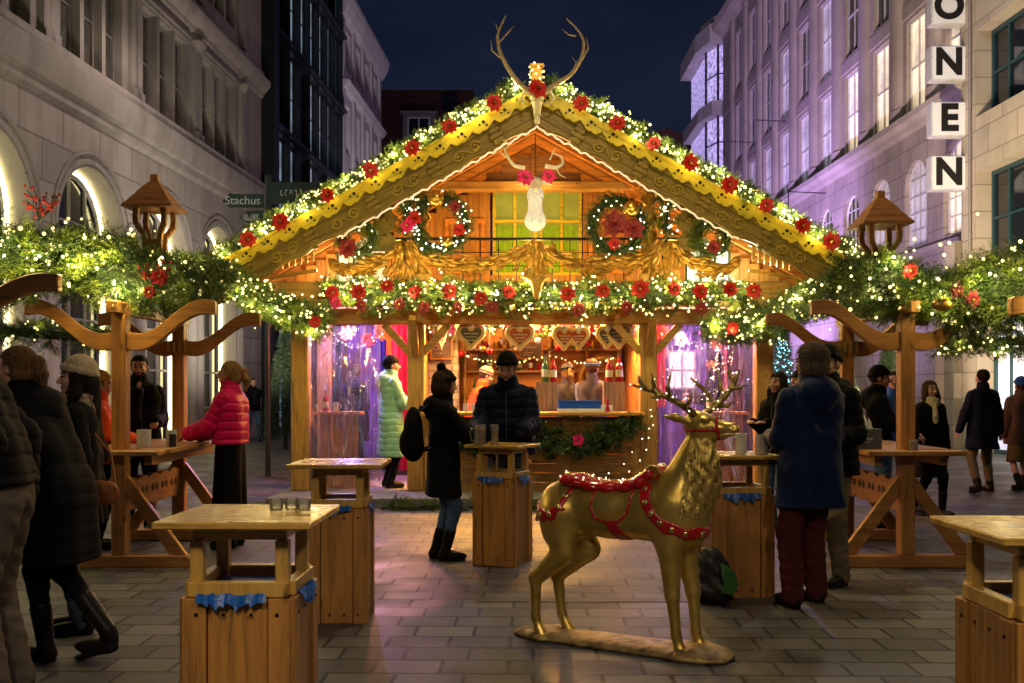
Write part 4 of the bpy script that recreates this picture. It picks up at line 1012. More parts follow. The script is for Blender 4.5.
for x in (-1.38,1.98):
    P=[(x,12.95,3.5,.08),(x+(.06 if x<0 else .04),12.95,4.0,.08)]
    garland('short upright fir spray with white lights on the %s twisted column'%('left' if x<0 else 'right'),P,330,60,0,group='fir sprays on the columns',bm=M_bulbw)
# ---- skull with antlers on the ridge
def antler(mb,base,pts,r0,tines=(),m=0):
    P=[np.array(p,float) for p in pts]; n=len(P); 
    t=np.linspace(0,1,n); q=np.linspace(0,1,n*4); PP=np.stack([np.interp(q,t,[p[i] for p in P]) for i in range(3)],1)
    for _ in range(2): PP[1:-1]=(PP[:-2]+PP[1:-1]*2+PP[2:])/4
    mb.tube(PP,[r0*(1-.75*k/(len(PP)-1)) for k in range(len(PP))],7,m)
    for a,b,c,r in tines: mb.tube([a,b,c],[r,r*.8,r*.2],6,m)
SK=thing('deer_skull','bleached deer skull with wide antlers mounted on the roof ridge','skull',(.31,12.4,4.75))
f=Field((-.2,-.2,-.1),(.2,.2,.5),.008)
f.ell((0,0,.34),(.085,.07,.1),.03).cone((0,-.01,.3),(0,-.03,.04),.07,.03,.04).ell((0,-.03,.02),(.035,.03,.03),.02)
for s in (-1,1): f.ell((s*.065,-.05,.27),(.028,.04,.032),.01,'s'); f.cone((s*.05,0,.4),(s*.075,0,.46),.022,.018,.02); f.ell((s*.016,-.06,.08),(.01,.03,.05),.008,'s')
V,Q=f.mesh(); V=V+np.array([.31,12.36,4.76]); arr_obj('skull_bone',V,Q,M_bone,SK,smooth=0)
for s in (-1,1):
    mb=MB(); g=lambda px,py: W(px if s<0 else px,py,12.36)
    if s<0: pts=[(530,92),(519,84),(507,68),(499,52),(497,38),(502,26),(506,19)]; tn=[((503,60),(492,52),(491,41),.014),((498,44),(508,34),(514,27),.012),((519,84),(510,90),(508,98),.01),((499,34),(496,26),(495,24),.008)]
    else: pts=[(544,92),(556,84),(571,76),(582,60),(584,44),(578,33),(566,22)]; tn=[((582,60),(588,50),(586,38),.014),((576,36),(568,36),(562,30),.012),((556,84),(566,88),(570,96),.01),((573,74),(576,64),(572,58),.01)]
    antler(mb,None,[g(*p)+np.array([0,-.02*i,0]) for i,p in enumerate(pts)],.037,[(g(*a),g(*b)+np.array([0,-.05,0]),g(*c)+np.array([0,-.03,0]),r) for a,b,c,r in tn])
    mb.build('antler',M_antler,SK,smooth=60)
    mb=MB(); mb.tube([(.31+s*.07,12.33,5.12),(.31+s*.16,12.3,5.14),(.31+s*.2,12.3,5.06),(.31+s*.16,12.3,4.99),(.31+s*.11,12.3,5.02)],[.02,.022,.02,.015,.006],7); mb.build('curled_horn',M_bone,SK,smooth=60)
# carved wooden deer head in the balcony garland
CD=thing('carved_deer_head','carved brown deer head at the middle of the balcony garland','carving',(.31,12.6,2.5))
f=Field((-.25,-.2,-.05),(.25,.2,.5),.01); f.cone((0,0,.3),(0,-.08,.12),.08,.04,.04).ell((0,0,.33),(.1,.08,.08),.03)
for s in (-1,1): f.cone((s*.08,0,.35),(s*.2,0,.4),.03,.012,.02).path([(s*.05,0,.38),(s*.1,0,.44),(s*.07,0,.49)],[.02,.016,.008],.01)
V,Q=f.mesh(); arr_obj('carving',V+np.array([.31,12.6,2.52]),Q,M_carve,CD,smooth=0)
# hanging deer head lamp
M_crys=emit('frosted_crystal',(.9,.95,1),.3,base=(.85,.85,.9),var=.85,nscale=30); M_whit=plain('white_painted_resin',(.85,.82,.78),.4)
DL=thing('deer_bust_lamp','glowing white deer bust with pink flowers hanging under the gable','lamp',(.3,12.9,3.5))
f=Field((-.25,-.25,-.05),(.25,.25,.75),.008); f.ell((0,-.02,.12),(.135,.12,.115),.05).cone((0,0,.16),(0,0,.44),.10,.085,.08).ell((0,0,.48),(.105,.1,.11),.05)
for s in (-1,1): f.ell((s*.055,-.13,.13),(.022,.03,.03),.01,'s').ell((s*.095,-.05,.42),(.03,.04,.022),.01,'s')
f.cone((-.07,-.13,.055),(.07,-.13,.055),.012,.012,.01,'s').disp(lambda X,Y,Z:.004*np.sin(X*90+Z*60)*np.sin(Z*80+Y*70))
V,Q=f.mesh(); arr_obj('lamp_shade',V+np.array([.3,12.9,3.52]),Q,M_crys,DL,smooth=0)
f=Field((-.35,-.35,.4),(.35,.2,.95),.01); f.ell((0,0,.62),(.085,.09,.09),.03).cone((0,-.02,.6),(0,-.2,.5),.06,.035,.03)
for s in (-1,1): f.cone((s*.07,0,.64),(s*.22,0,.6),.03,.008,.02)
V,Q=f.mesh(); arr_obj('deer_head',V+np.array([.3,12.9,3.52]),Q,M_whit,DL,smooth=0)
for s,pts,tn in ((-1,[(525,168),(514,166),(508,158),(504,147),(503,141)],[((505,150),(510,143),(511,138),.012),((508,158),(501,153),(500,149),.01)]),(1,[(545,166),(556,168),(563,164),(562,157),(553,153)],[((556,168),(560,175),(566,178),.01),((550,160),(553,152),(556,147),.01)])):
    mb=MB(); antler(mb,None,[W(*p,12.75) for p in pts],.03,[(W(*a,12.75),W(*b,12.7),W(*c,12.7),r) for a,b,c,r in tn]); mb.build('antler',M_whit,DL,smooth=60)
mb=MB(); mb.tube([(.3,12.9,4.15),(.3,12.85,4.75)],.006,5); mb.build('cord',M_wire,DL)
flower(W(525,178,12.6),.14,'pink flower on the left cheek of the hanging deer lamp','pink',group=None); flower(W(549,176,12.6),.13,'pink flower on the right cheek of the hanging deer lamp','pink')
# ---- hanging gingerbread hearts
def heart(t,s=1): return (s*16*math.sin(t)**3/34, s*(13*math.cos(t)-5*math.cos(2*t)-2*math.cos(3*t)-math.cos(4*t)+2.5)/34)
M_icing=plain('cream_icing',(.72,.50,.24),.5); M_ginger=plain('dark_gingerbread',(.10,.07,.06),.6,nz=.4,nscale=12); M_ginger2=plain('red_brown_gingerbread',(.42,.07,.02),.6,nz=.4,nscale=12)
M_chalk=plain('white_icing_writing',(.8,.8,.78),.6,bmp=0)
hs_=[(440,338,.30,70,M_ginger,'edge-on slate heart hanging beside the left inner post'),(471,337,.33,12,M_ginger,'dark heart with white writing and cream border, hanging left of the black beanie'),(520,338,.33,0,M_ginger2,'wide heart with red and white pattern hanging above the black beanie'),(564,339,.30,30,M_ginger2,'red open heart left of its twin, over the right bottles'),(579,339,.28,-35,M_ginger2,'turned orange heart right of its twin, over the fair haired seller'),(607,338,.28,25,M_ginger,'smaller grey heart leaning on the big slate heart'),(619,336,.34,-6,M_ginger,'big dark slate heart nearest the right inner post')]
for px,py,s,rz,mm,lb in hs_:
    s*=1.12; p=W(px,py,13.66); t=thing('gingerbread_heart',lb,'heart',(p[0],p[1],p[2]-s/2),R(rz),'gingerbread hearts hanging over the counter')
    pts=[heart(a,s) for a in np.linspace(0,2*math.pi,40,endpoint=False)]
    m1=MB(); m1.prism([(x*.86,z*.86+s/2) for x,z in pts],-.012,.012,'y'); m1.build('heart_body',mm,t,world=False)
    m1=MB(); m1.tube([(x,0,z+s/2) for x,z in pts+pts[:1]],.028*s/.3,7); m1.build('icing_border',M_icing,t,world=False,smooth=60)
    m1=MB(); m1.ball((0,0,s*.92),.05,8,6); m1.tube([(0,0,s*.9),(0,0,s+.16)],.006,5); m1.build('ribbon',M_chalk,t,world=False)
    m1=MB()
    for k,zz in enumerate((.62,.5,.38)):
        w=.16*s/.3*(1-.25*k); m1.tube([(-w/2+w*i/14,-.015,zz*s+.008*math.sin(i*2.3)) for i in range(15)],.005,4)
    m1.build('icing_writing',M_chalk,t,world=False)
# ---- bottles, boxes and glasses on the counter
M_redb_=plain('red_glitter_bauble',(.6,.02,.02),.25,.6,bmp=0); M_gg=plain('green_bottle_glass',(.03,.12,.04),.1,bmp=0); M_rg=plain('red_liqueur_bottle',(.35,.01,.01),.1,bmp=0); M_lab=plain('cream_bottle_label',(.7,.65,.5),.6,bmp=0); M_cap=plain('dark_bottle_cap',(.03,.02,.02),.4,bmp=0)
def bottle(p,h,m,label,group='bottles in the bar'):
    t=thing('bottle',label,'bottle',p,0,group); r=h*.13
    a=MB(); a.lathe([(r*.9,0),(r,.01),(r,h*.55),(r*.85,h*.62),(r*.4,h*.72),(r*.35,h*.93)],(0,0,0),12); a.build('bottle_glass',m,t,world=False,smooth=40)
    a=MB(); a.lathe([(r*1.02,h*.18),(r*1.02,h*.45)],(0,0,0),12); a.build('bottle_label',M_lab,t,world=False); a=MB(); a.lathe([(r*.42,h*.9),(r*.42,h)],(0,0,0),10); a.build('bottle_cap',M_cap,t,world=False); return t
M_boxw=wood('grey_stained_box',(.30,.18,.13),'z')
for x0,x1,lb in ((.33,.64,'wooden display box on the counter left of the fair haired seller'),(1.26,1.56,'wooden display box on the counter next to the right inner post')):
    mb=MB(); boards_z(mb,x0,x1,13.74,1.183,1.585,.075,.16); tag(mb.build('display_box',M_boxw),lb,'box')
bottle((.46,13.8,1.585),.38,M_gg,'green bottle standing on the left display box'); bottle((.57,13.8,1.585),.36,M_rg,'red bottle standing on the left display box'); bottle((1.34,13.8,1.585),.36,M_rg,'dark red bottle, left of the two on the right display box'); bottle((1.48,13.8,1.585),.38,M_rg,'bright red bottle, right of the two on the right display box')
for i,(x,z,mm) in enumerate([(-.6,1.38,M_gg),(-.48,1.38,M_rg),(-.3,1.38,M_gg),(-.15,1.38,M_rg),(0,1.78,M_rg),(.13,1.78,M_gg),(.3,1.78,M_rg),(-.35,1.78,M_gg),(-.22,1.78,M_rg),(.7,2.13,M_gg),(.85,2.13,M_rg),(1.0,2.13,M_gg)]):
    bottle((x,16.08,z),.27,mm,'small bottle on the %s back shelf, %s from its left end'%({1.38:'lowest',1.78:'middle',2.13:'top'}[z],od[[0,1,2,3,2,3,4,0,1,0,1,2][i]]),'bottles on the back shelves')
M_blue=plain('blue_plastic_crate',(.01,.09,.62),.35,bmp=0); BC=thing('blue_crate','bright blue open crate on the counter in front of the sellers','crate',(.9,13.42,1.182))
mb=MB(); mb.box(-.28,.28,-.14,.14,.0,.02); 
for a in ((-.28,.28,-.14,-.125),(-.28,.28,.125,.14),(-.28,-.265,-.124,.124),(.265,.28,-.124,.124)): mb.box(*a,.021,.15)
mb.box(-.29,.29,-.15,-.141,.13,.15); 
for i in range(9): mb.box(-.26+i*.06,-.25+i*.06,-.146,-.141,.03,.12)
mb.build('crate_wall',M_blue,BC,world=False); mb=MB(); mb.box(-.25,.25,-.12,.12,.02,.06); mb.box(-.3,.3,-.19,-.16,-.0,.045); mb.build('paper_tray',M_chalk,BC,world=False)
M_gls=glassm('clear_glass')
def mug(p,label,m=None,liquid=None,group=None,h=.13,r=.042,handle=True,rz=0,name='mug'):
    t=thing(name,label,name.split('_')[-1],p,rz,group); a=MB(); a.lathe([(r*.9,0),(r,.01),(r*1.02,h),(r*.9,h),(r*.86,.014),(0.001,.012)],(0,0,0),16); a.build('mug_wall',m or M_gls,t,world=False,smooth=40)
    if handle: a=MB(); a.tube([(r*.98,0,h*.82),(r*1.6,0,h*.78),(r*1.75,0,h*.5),(r*1.5,0,h*.22),(r*.98,0,h*.2)],.006,6); a.build('handle',m or M_gls,t,world=False,smooth=60)
    if liquid: a=MB(); a.lathe([(r*.82,.016),(r*.83,h*.8)],(0,0,0),14); a.build('drink',liquid,t,world=False,smooth=40)
    return t
M_tea=plain('amber_mulled_drink',(.75,.28,.05),.2,bmp=0); M_gluh=plain('dark_mulled_wine',(.08,.01,.015),.2,bmp=0); M_cer=plain('white_mug_ceramic',(.7,.7,.68),.25,bmp=0); M_frost=plain('frosted_white_glass',(.6,.62,.62),.3,bmp=0)
for i in range(5): mug((-.62+i*.1,13.45+.04*(i%2),1.182),'clear tumbler on the bar counter, %s from the left'%od[i],M_frost,None,'tumblers on the bar counter',.11,.035,False,name='drinking_glass')
mb=MB(); mb.lathe([(.001,0),(.035,.01),(.03,.03),(.012,.12),(.02,.16),(.001,.2)],(1.27-.0,13.3,1.182),10); tag(mb.build('table_figurine',M_crim,smooth=40),'small red figurine on the counter right of the blue crate','figurine')
mb=MB(); mb.lathe([(.05,0),(.05,.09),(.001,.09)],(-.28+.55,13.35,1.182),12); tag(mb.build('candle_jar',plain('violet_jar',(.08,.05,.4),.2,bmp=0)),'small violet jar on the counter left of the blue crate','jar')
for i,(x,z) in enumerate([(.45,1.38),(.6,1.38),(.9,1.38),(1.05,1.38),(.45,1.78),(.62,1.78),(-.62,2.13),(-.45,2.13),(-.25,2.13),(.0,2.13),(.2,2.13),(1.3,2.13),(1.5,2.13)]):
    mug((x,16.08,z),'stacked mug on the %s back shelf of the bar, %s from its left end'%({1.38:'lowest',1.78:'middle',2.13:'top'}[z],od[[0,1,2,3,0,1,0,1,2,3,4,5,6][i]]),[M_cer,M_crim,M_goldb][i%3],None,'mugs on the back shelves',.12,.045,True,R(-60+i*20))
for x,z,w,h_,lb in ((-1.07,1.95,.3,.36,'chalk price board on the chimney of the bar'),(.3,1.98,.34,.24,'small chalk board in the middle of the back wall of the bar')):
    t=thing('price_board',lb,'board',(x,15.12 if x<-1 else 15.95,z)); a=MB(); a.box(-w/2,w/2,-.01,.01,0,h_); a.build('slate',M_ginger,t,world=False); a=MB()
    for k in range(5): a.tube([(-w*.36+j*w*.09,-.014,h_*(.85-.16*k)+.006*math.sin(j*2.1+k)) for j in range(5+(k*3)%4)],.004,4)
    a.build('chalk_writing',M_chalk,t,world=False); a=MB()
    for q in ((-w/2-.02,w/2+.02,h_,h_+.02),(-w/2-.02,w/2+.02,-.02,0),(-w/2-.02,-w/2,.0,h_),(w/2,w/2+.02,0,h_)): a.box(q[0],q[1],-.02,.012,q[2],q[3])
    a.build('board_frame',M_oz,t,world=False)
for i,(x,y,z,c_) in enumerate([(-2.75,14.4,2.25,'o'),(-2.45,14.8,2.3,'o'),(-2.1,14.5,2.2,'r'),(-1.85,14.2,2.3,'o'),(2.15,14.3,2.28,'r'),(2.45,14.6,2.2,'o'),(2.8,14.4,2.3,'p'),(3.05,14.8,2.2,'o')]):
    flower((x,y,z),.16,'paper flower under the ceiling of the %s side room, %s from the left'%('left' if x<0 else 'right',od[i%4]),{'o':'orange','r':'red','p':'pink'}[c_],'paper flowers in the side rooms',name='paper_flower')
for s_,xa,xb in (('left',-2.7,-1.7),('right',2.1,3.2)):
    P,_=resamp([(xa,13.9,2.3),((xa+xb)/2,14.0,2.05),(xb,13.9,2.3)],.07); light_string(P+RNG.normal(0,.02,P.shape),.012,M_bulbw,'string of white lights sagging inside the %s side room'%s_)
bottle((2.75,13.95,1.172),.3,M_gg,'green bottle on the shelf in the right side room'); bottle((-2.6,13.95,1.172),.3,M_rg,'red bottle on the shelf in the left side room')
mug((-2.45,13.9,1.172),'white mug on the shelf in the left side room',M_cer); mug((3.0,13.9,1.172),'white mug on the shelf in the right side room',M_cer)
for i,x in enumerate((-.1,.05,.2)): mug((x,13.5+.03*(i%2),1.182),'red printed mug on the counter between man and crate, %s from the left'%od[i],M_crim,None,'red mugs on the bar counter',.1,.04,True,R(40*i))
mb=MB(); mb.box(1.0+.18,1.0+.34,13.3,13.42,1.182,1.27); tag(mb.build('napkin_box',M_chalk,bevel=.004),'small white napkin box at the right of the blue crate','box')
for i in range(16):
    x=-.95+i*.165+random.uniform(-.04,.04); y=14.3+random.uniform(-.3,1.2); z=2.18+random.uniform(-.16,.1); t=thing('hanging_bauble','shiny bauble hanging from the bar ceiling, %s from the left'%(od+['fifteenth','sixteenth'])[i],'bauble',(x,y,z),0,'baubles under the bar ceiling')
    a=MB(); a.ball((0,0,0),.05,10,7); a.build('ball',[M_goldb,M_redb_,M_cer][i%3],t,world=False,smooth=60); a=MB(); a.tube([(0,0,.05),(0,0,2.62-z)],.004,4); a.build('cord',M_wire,t,world=False)
for i,(x,z) in enumerate([(-.68,2.13),(.35,2.13),(.5,2.13),(.62,2.13),(1.15,2.13),(-.05,1.38),(.12,1.38),(.25,1.38),(.75,1.38),(.45,1.78),(.75,1.78),(.9,1.78)]): pass
P,_=resamp([(-.75,15.95,2.0),(-.1,15.9,1.88),(.6,15.95,2.0),(1.2,15.9,1.88),(1.7,15.95,2.0)],.06); light_string(P+RNG.normal(0,.015,P.shape),.014,M_bulb,'string of warm lights sagging along the back shelves of the bar')
# green swag on the counter front
garland('dark green leaf garland draped across the right of the counter front',[(.12,13.22,.98,.10),(.45,13.2,.84,.12),(.85,13.18,.72,.13),(1.15,13.2,.82,.12),(1.6,13.2,1.04,.10)],420,0,0,m=M_firb,tl=.16,ln=.05,w=.011)
garland('dark green leaf garland draped across the left of the counter front',[(-1.05,13.22,1.0,.09),(-.75,13.2,.85,.10),(-.4,13.2,.78,.10),(-.05,13.2,.98,.08)],380,0,0,m=M_firb,tl=.16,ln=.05,w=.011)
flower((.86,13.0,.82),.1,'pink bow flower at the middle of the counter garland','pink'); flower((.27,13.05,1.02),.16,'dark red flower at the left end of the right counter garland','dark')
# gilded ornament on counter front
n=60; P=np.stack([np.full(n,-.05)+RNG.normal(0,.1,n),np.full(n,13.24),.62+RNG.normal(0,.12,n)],1); D=np.stack([P[:,0]+.05,-.2+0*P[:,0],P[:,2]-.7],1); V,Fa=leafs(P,D,np.array([0,-1.,0])[None].repeat(n,0),.12,.05); tag(arr_obj('gilded_ornament',V,Fa,M_goldb),'gilded leaf ornament on the counter front behind the middle table','ornament')
# row of lights along the top of the bar opening
P,_=resamp([(-1.2,13.8,2.3),(1.75,13.8,2.3)],.05); P=P+RNG.normal(0,.03,P.shape); light_string(P,.013,M_bulb,'string of warm lights along the ceiling of the bar')
garland('inner fir garland with red ribbons across the ceiling of the bar',[(-1.1,14.6,2.42,.12),(1.7,14.6,2.42,.12)],300,50,0,group='fir garlands on the hut')
for i in range(7): flower((-.9+i*.42,14.42,2.38),.13,'dark red bow on the inner bar garland, %s from the left'%od[i],'dark',group='bows on the inner garland',name='red_bow',cat='bow')
# green strip in front of the platform
P=[(-1.6,12.3,.03,.06),(.2,12.3,.03,.07)]
garland('low green fir branch lying along the platform edge left of the statue',P,300,0,0,m=M_fir,lump=.1); garland('low green fir branch lying along the platform edge behind the statue',[(.25,12.3,.03,.05),(.7,12.3,.03,.05)],260,0,0,m=M_fir,lump=.1)
# ---- lamps inside and on the hut
M_lampg=emit('ceiling_lamp_glass',(1,.7,.4),12)
def ceiling_lamp(x,y,z,c,e,lb,m):
    t=thing('ceiling_lamp',lb,'lamp',(x,y,z),0,'lamps under the hut ceiling'); a=MB(); a.lathe([(.07,0),(.09,.03),(.05,.06)],(0,0,0),14); a.build('lamp_shade',M_wframe,t,world=False,smooth=50); a=MB(); a.ball((0,0,-.005),(.05,.05,.02),10,6); a.build('bulb',m,t,world=False)
    point_light('lamp_light',(x,y,z-.1),c,e,.06,t)
M_lv=emit('violet_lamp_glass',(.5,.3,1),12); M_lw=emit('white_lamp_glass',(.9,.9,1),12)
for i,x in enumerate((-.7,.3,1.3)): ceiling_lamp(x,14.4,2.58,(1,.46,.10),520,'warm ceiling lamp over the bar, %s from the left'%od[i],M_lampg)
ceiling_lamp(-2.3,14.2,2.58,(.34,.26,1),230,'violet ceiling lamp in the left side room',M_lv); ceiling_lamp(-1.75,14.9,2.58,(1,.3,.22),200,'orange ceiling lamp in the left side room',M_lampg)
ceiling_lamp(2.75,14.3,2.58,(.5,.36,1),220,'violet ceiling lamp in the right side room',M_lv); ceiling_lamp(2.2,14.6,2.58,(1,.3,.2),160,'red ceiling lamp in the right side room',M_lampg)
ceiling_lamp(-1.62,13.8,2.58,(1,.9,.8),14,'white ceiling lamp over the mint coat',M_lw)
for i,x in enumerate((-1.6,.3,2.2)): point_light('balcony_lamp',(x,13.9,3.15),(1,.58,.15),50,.08,HUT)
[point_light('bar_front_fill',(x,13.9,2.42),(1,.6,.25),14,.05,HUT) for x in (-.8,.3,1.4)]; point_light('balcony_lamp',(.3,13.7,4.2),(1,.6,.2),22,.08,HUT); point_light('balcony_lamp',(-2.5,13.5,3.1),(1,.7,.3),22,.08,HUT); point_light('balcony_lamp',(3.1,13.5,3.1),(.9,1,.6),22,.08,HUT)  # bar front points added to brighten the hearts, as the light string's glow
# ================================================================ side stands with counters
OC=(.36,.16,.04)
M_sx=wood('amber_pine_x',OC,'x',.42); M_sy=wood('amber_pine_y',OC,'y',.42); M_sz=wood('amber_pine_z',OC,'z',.42); M_redb=wood('red_brown_board',(.20,.07,.03),'x',.5)
M_brass=plain('brass_plate',(.6,.5,.15),.35,.8)
def scurve(x0,x1,z0,z1,h,wob,n=24):
    top=[];bot=[]
    for i in range(n+1):
        u=i/n; s=u*u*(3-2*u); z=z0+(z1-z0)*s+wob*math.sin(u*math.pi*2); top.append((x0+(x1-x0)*u,z+h/2*(1-.2*u))); bot.append((x0+(x1-x0)*u,z-h/2*(1-.2*u)))
    return top,bot
def stand(X,s,label,group='timber counter stands beside the hut'):
    root=thing('counter_stand',label,'counter stand',(X,9.1,0),0,group)
    for y in (8.41,9.9):
        mb=MB(); mb.box(X-.06,X+.06,y-.06,y+.06,.10,2.12); mb.build('post',M_sz,root,bevel=.008)
        mb=MB(); mb.prism([(-.62,0),(-.62,.06),(-.57,.1),(.57,.1),(.62,.06),(.62,0)],y-.065,y+.065,'y')
        for v in mb.V: v[:,0]+=X
        mb.build('foot_beam',M_sx,root,bevel=.006)
        for k in (-1,1):
            mb=MB(); mb.bar((X+k*.5,y,.10),(X+k*.05,y,.72),.06,.11,up=(0,1,0)) if False else mb.prism([(X+k*.56,.101),(X+k*.42,.101),(X+k*.061,.60),(X+k*.061,.77)],y-.03,y+.03,'y'); mb.build('brace',M_sx,root,bevel=.005)
            mb=MB(); t,b=scurve(X+k*.058,X+k*.80,1.90,2.17,.15,-.035); mb.strip(t,b,y-.035,y+.035); mb.build('arched_arm',M_sx,root,bevel=.006)
        mb=MB(); 
        for i in range(4): mb.box(X-.1+i*.055,X-.075+i*.055,y-.075,y-.0615,1.85,1.95)
        if y>9: mb.build('metal_bracket',M_brass,root)
    mb=MB(); mb.box(X-.40,X-.03,8.15,10.15,.945,.985); mb.box(X-.026,X+.40,8.15,8.347,.945,.985); mb.box(X-.026,X+.40,8.475,9.83,.945,.985); mb.box(X-.026,X+.4,9.97,10.15,.945,.985)
    mb.build('counter_top',M_sx,root,bevel=.006)
    mb=MB(); 
    for x in (-.30,.24): mb.box(X+x,X+x+.06,8.3,10.0,.86,.943)
    mb.build('counter_bearer',M_sy,root)
    # fret-cut board between the posts
    mb=MB(); n=40; tp=[(8.48+1.35*i/n,.70+.03*abs(math.sin(i/n*math.pi*5))) for i in range(n+1)]; bt=[(y,.48-.03*abs(math.sin(i/n*math.pi*5))) for i,(y,z) in enumerate(tp)]
    mb.strip(tp,bt,X-.02,X+.02,axis='x')
    o=mb.build('fret_cut_board',M_sy,root)
    mb=MB()
    for i in range(5): 
        for kk in (-.05,.05): mb.lathe([(.035,0),(.035,.046)],T=Matrix.Translation((X-.023,8.66+i*.25+kk,.60))@Matrix.Rotation(R(90),4,'Y'),n=10)
    mb.build('heart_cutout',M_iron,o)
    mb=MB(); mb.bar((X,8.2,2.17),(X,10.1,2.17),.08,.10); mb.build('canopy_rail',M_sy,root,bevel=.006)
    return root
stand(-3.29,-1,'left timber stand with counter, X braces and arched arms beside the pink jacket')
stand(3.31,1,'right timber stand with counter holding the grey paper bag')
# outlying arms of the neighbouring stands that reach into the frame
for s,lb in ((-1,'thick curved timber arm entering at the left edge below the garland'),(1,'curved timber arm entering at the right edge below the garland')):
    t=thing('timber_arm',lb,'timber arm',(s*4.5,8.0,0))
    mb=MB(); tp,bt=scurve(s*4.55,s*(3.45 if s<0 else 3.8),1.98,2.30 if s<0 else 2.12,.17,-.03); mb.strip(tp,bt,7.6,7.68); mb.build('arched_arm',M_sx,t,bevel=.008)
    mb=MB(); tp,bt=scurve(s*4.62,s*5.6,1.98,2.3,.17,-.03); mb.strip(tp,bt,7.6,7.68); mb.build('arched_arm',M_sx,t,bevel=.008)
    mb=MB(); mb.box(s*4.585-.065,s*4.585+.065,7.58,7.70,0,2.1); mb.build('post',M_sz,t,bevel=.008)
# lanterns
def lantern(x,y,z,label):
    t=thing('wooden_lantern',label,'lantern',(x,y,z),0,'wooden lanterns on the stands')
    mb=MB()
    for (r0,z0,r1,z1) in ((.225,.565,.165,.63),(.18,.62,.115,.70),(.13,.69,.045,.80)):
        n=4; v=[(r0*math.sqrt(2)*math.cos(math.pi/4+k*math.pi/2),r0*math.sqrt(2)*math.sin(math.pi/4+k*math.pi/2),z0) for k in range(4)]+[(r1*math.sqrt(2)*math.cos(math.pi/4+k*math.pi/2),r1*math.sqrt(2)*math.sin(math.pi/4+k*math.pi/2),z1) for k in range(4)]+[(r0*1.41*math.cos(math.pi/4+k*math.pi/2),r0*1.41*math.sin(math.pi/4+k*math.pi/2),z0-.018) for k in range(4)]
        mb.add(v,[(k,(k+1)%4,4+(k+1)%4,4+k) for k in range(4)]+[(8+k,8+(k+1)%4,(k+1)%4,k) for k in range(4)]+[(11,10,9,8),(4,5,6,7)])
    mb.build('lantern_roof',wood('lantern_shingle',(.28,.11,.035),'x',.6),t,world=False)
    mb=MB(); mb.box(-.035,.035,-.035,.035,.78,.87); mb.build('roof_knob',M_sz,t,world=False,bevel=.006)
    for sx in (-1,1):
        for sy in (-1,1):
            mb=MB(); pts=[(.12,.56),(.128,.47),(.122,.40),(.075,.32),(.065,.24),(.065,.0)]; q=[Vector((p[0]*sx,p[0]*sy,p[1])) for p in pts]
            for a,b in zip(q[:-1],q[1:]): mb.bar(a,b+(b-a)*.06,.045,.045,up=(0,1,0))
            mb.build('bracket_post',M_sz,t,world=False)
    mb=MB(); mb.box(-.05,.05,-.05,.05,-.2,.28); mb.box(-.085,.085,-.085,.085,.12,.15); mb.build('lantern_stem',M_sz,t,world=False,bevel=.005)
    mb=MB(); mb.lathe([(.03,.16),(.035,.2),(.035,.36),(.02,.38)],(0,0,0),12); mb.build('candle',M_cer,t,world=False,smooth=40)
    return t
a=W(155,200,9.1); lantern(a[0],9.1,2.57,'wooden pagoda lantern above the garland of the left stand')
a=W(880,215,9.1); lantern(a[0],9.1,2.42,'wooden pagoda lantern above the garland of the right stand')
# garlands over the stands
garland('big fir garland heaped over the left stand canopy',pp([(-60,262,8.2,.36),(20,264,8.2,.34),(75,258,8.3,.32),(120,272,8.4,.27),(165,282,8.9,.24),(212,276,10.2,.2)]),1900,60,20,.4,group='fir garlands over the stands',tl=.17,ln=.042,br=.012)
garland('big fir garland heaped over the right stand canopy',pp([(852,282,9.3,.24),(890,285,8.5,.26),(930,295,8.4,.28),(975,296,8.2,.30),(1030,292,8.0,.33),(1090,290,8.0,.33)]),1900,62,20,.4,group='fir garlands over the stands',tl=.17,ln=.042,br=.012)
garland('dim lower fir garland at the back of the left stand',pp([(-30,328,10.6,.14),(60,336,10.6,.13),(118,338,10.8,.1)]),480,14,2,.7,group='low garlands at the backs of the stands')
garland('lower fir garland with lights at the back of the right stand',pp([(938,346,10.2,.09),(975,343,10.2,.12),(1050,340,10.2,.14)]),480,40,4,.6,group='low garlands at the backs of the stands')
def berries(p,h,label,n=70,m=None):
    t=thing('berry_spray',label,'berry spray',(p[0],p[1],p[2]-.05)); mb=MB(); mr=MB()
    for k in range(9):
        a=RNG.uniform(0,6.283); tip=np.array(p)+np.array([math.cos(a)*.14,math.sin(a)*.1,h*RNG.uniform(.6,1)]); mb.tube([np.array(p),(np.array(p)+tip)/2+np.array([.02,0,.02]),tip],.004,4)
        for j in range(n//9): u=RNG.uniform(.35,1); q=np.array(p)*(1-u)+tip*u+RNG.normal(0,.018,3); mr.ball(q,.012,6,4)
    mb.build('twig',M_wire,t); tag(mr.build('berries',M_red,t),kind='stuff')
berries(W(40,222,7.95),.28,'spray of glittering red berries standing on the left garland'); berries(W(152,285,8.3),.22,'spray of red berries under the left lantern'); berries(W(184,270,9.5),.14,'small red berry spray near the left end of the hut roof',40); 
flower(W(160,277,8.15),.10,'red poinsettia in the left garland under the lantern'); flower(W(909,270,8.15),.09,'red poinsettia on top of the right garland beside the lantern'); flower(W(957,291,8.0),.08,'dark red bow in the right garland, left of the pair','dark'); flower(W(972,300,7.95),.08,'dark red bow in the right garland, right of the pair','dark')
flower(W(150,292,8.1),.07,'tiny orange red flower low in the left garland'); 
mb=MB(); p=W(942,305,7.95); mb.ball(p,(.09,.03,.05),12,8); tag(mb.build('seed_pod',M_goldb,smooth=60),'pale gold oval ornament in the right garland','ornament')
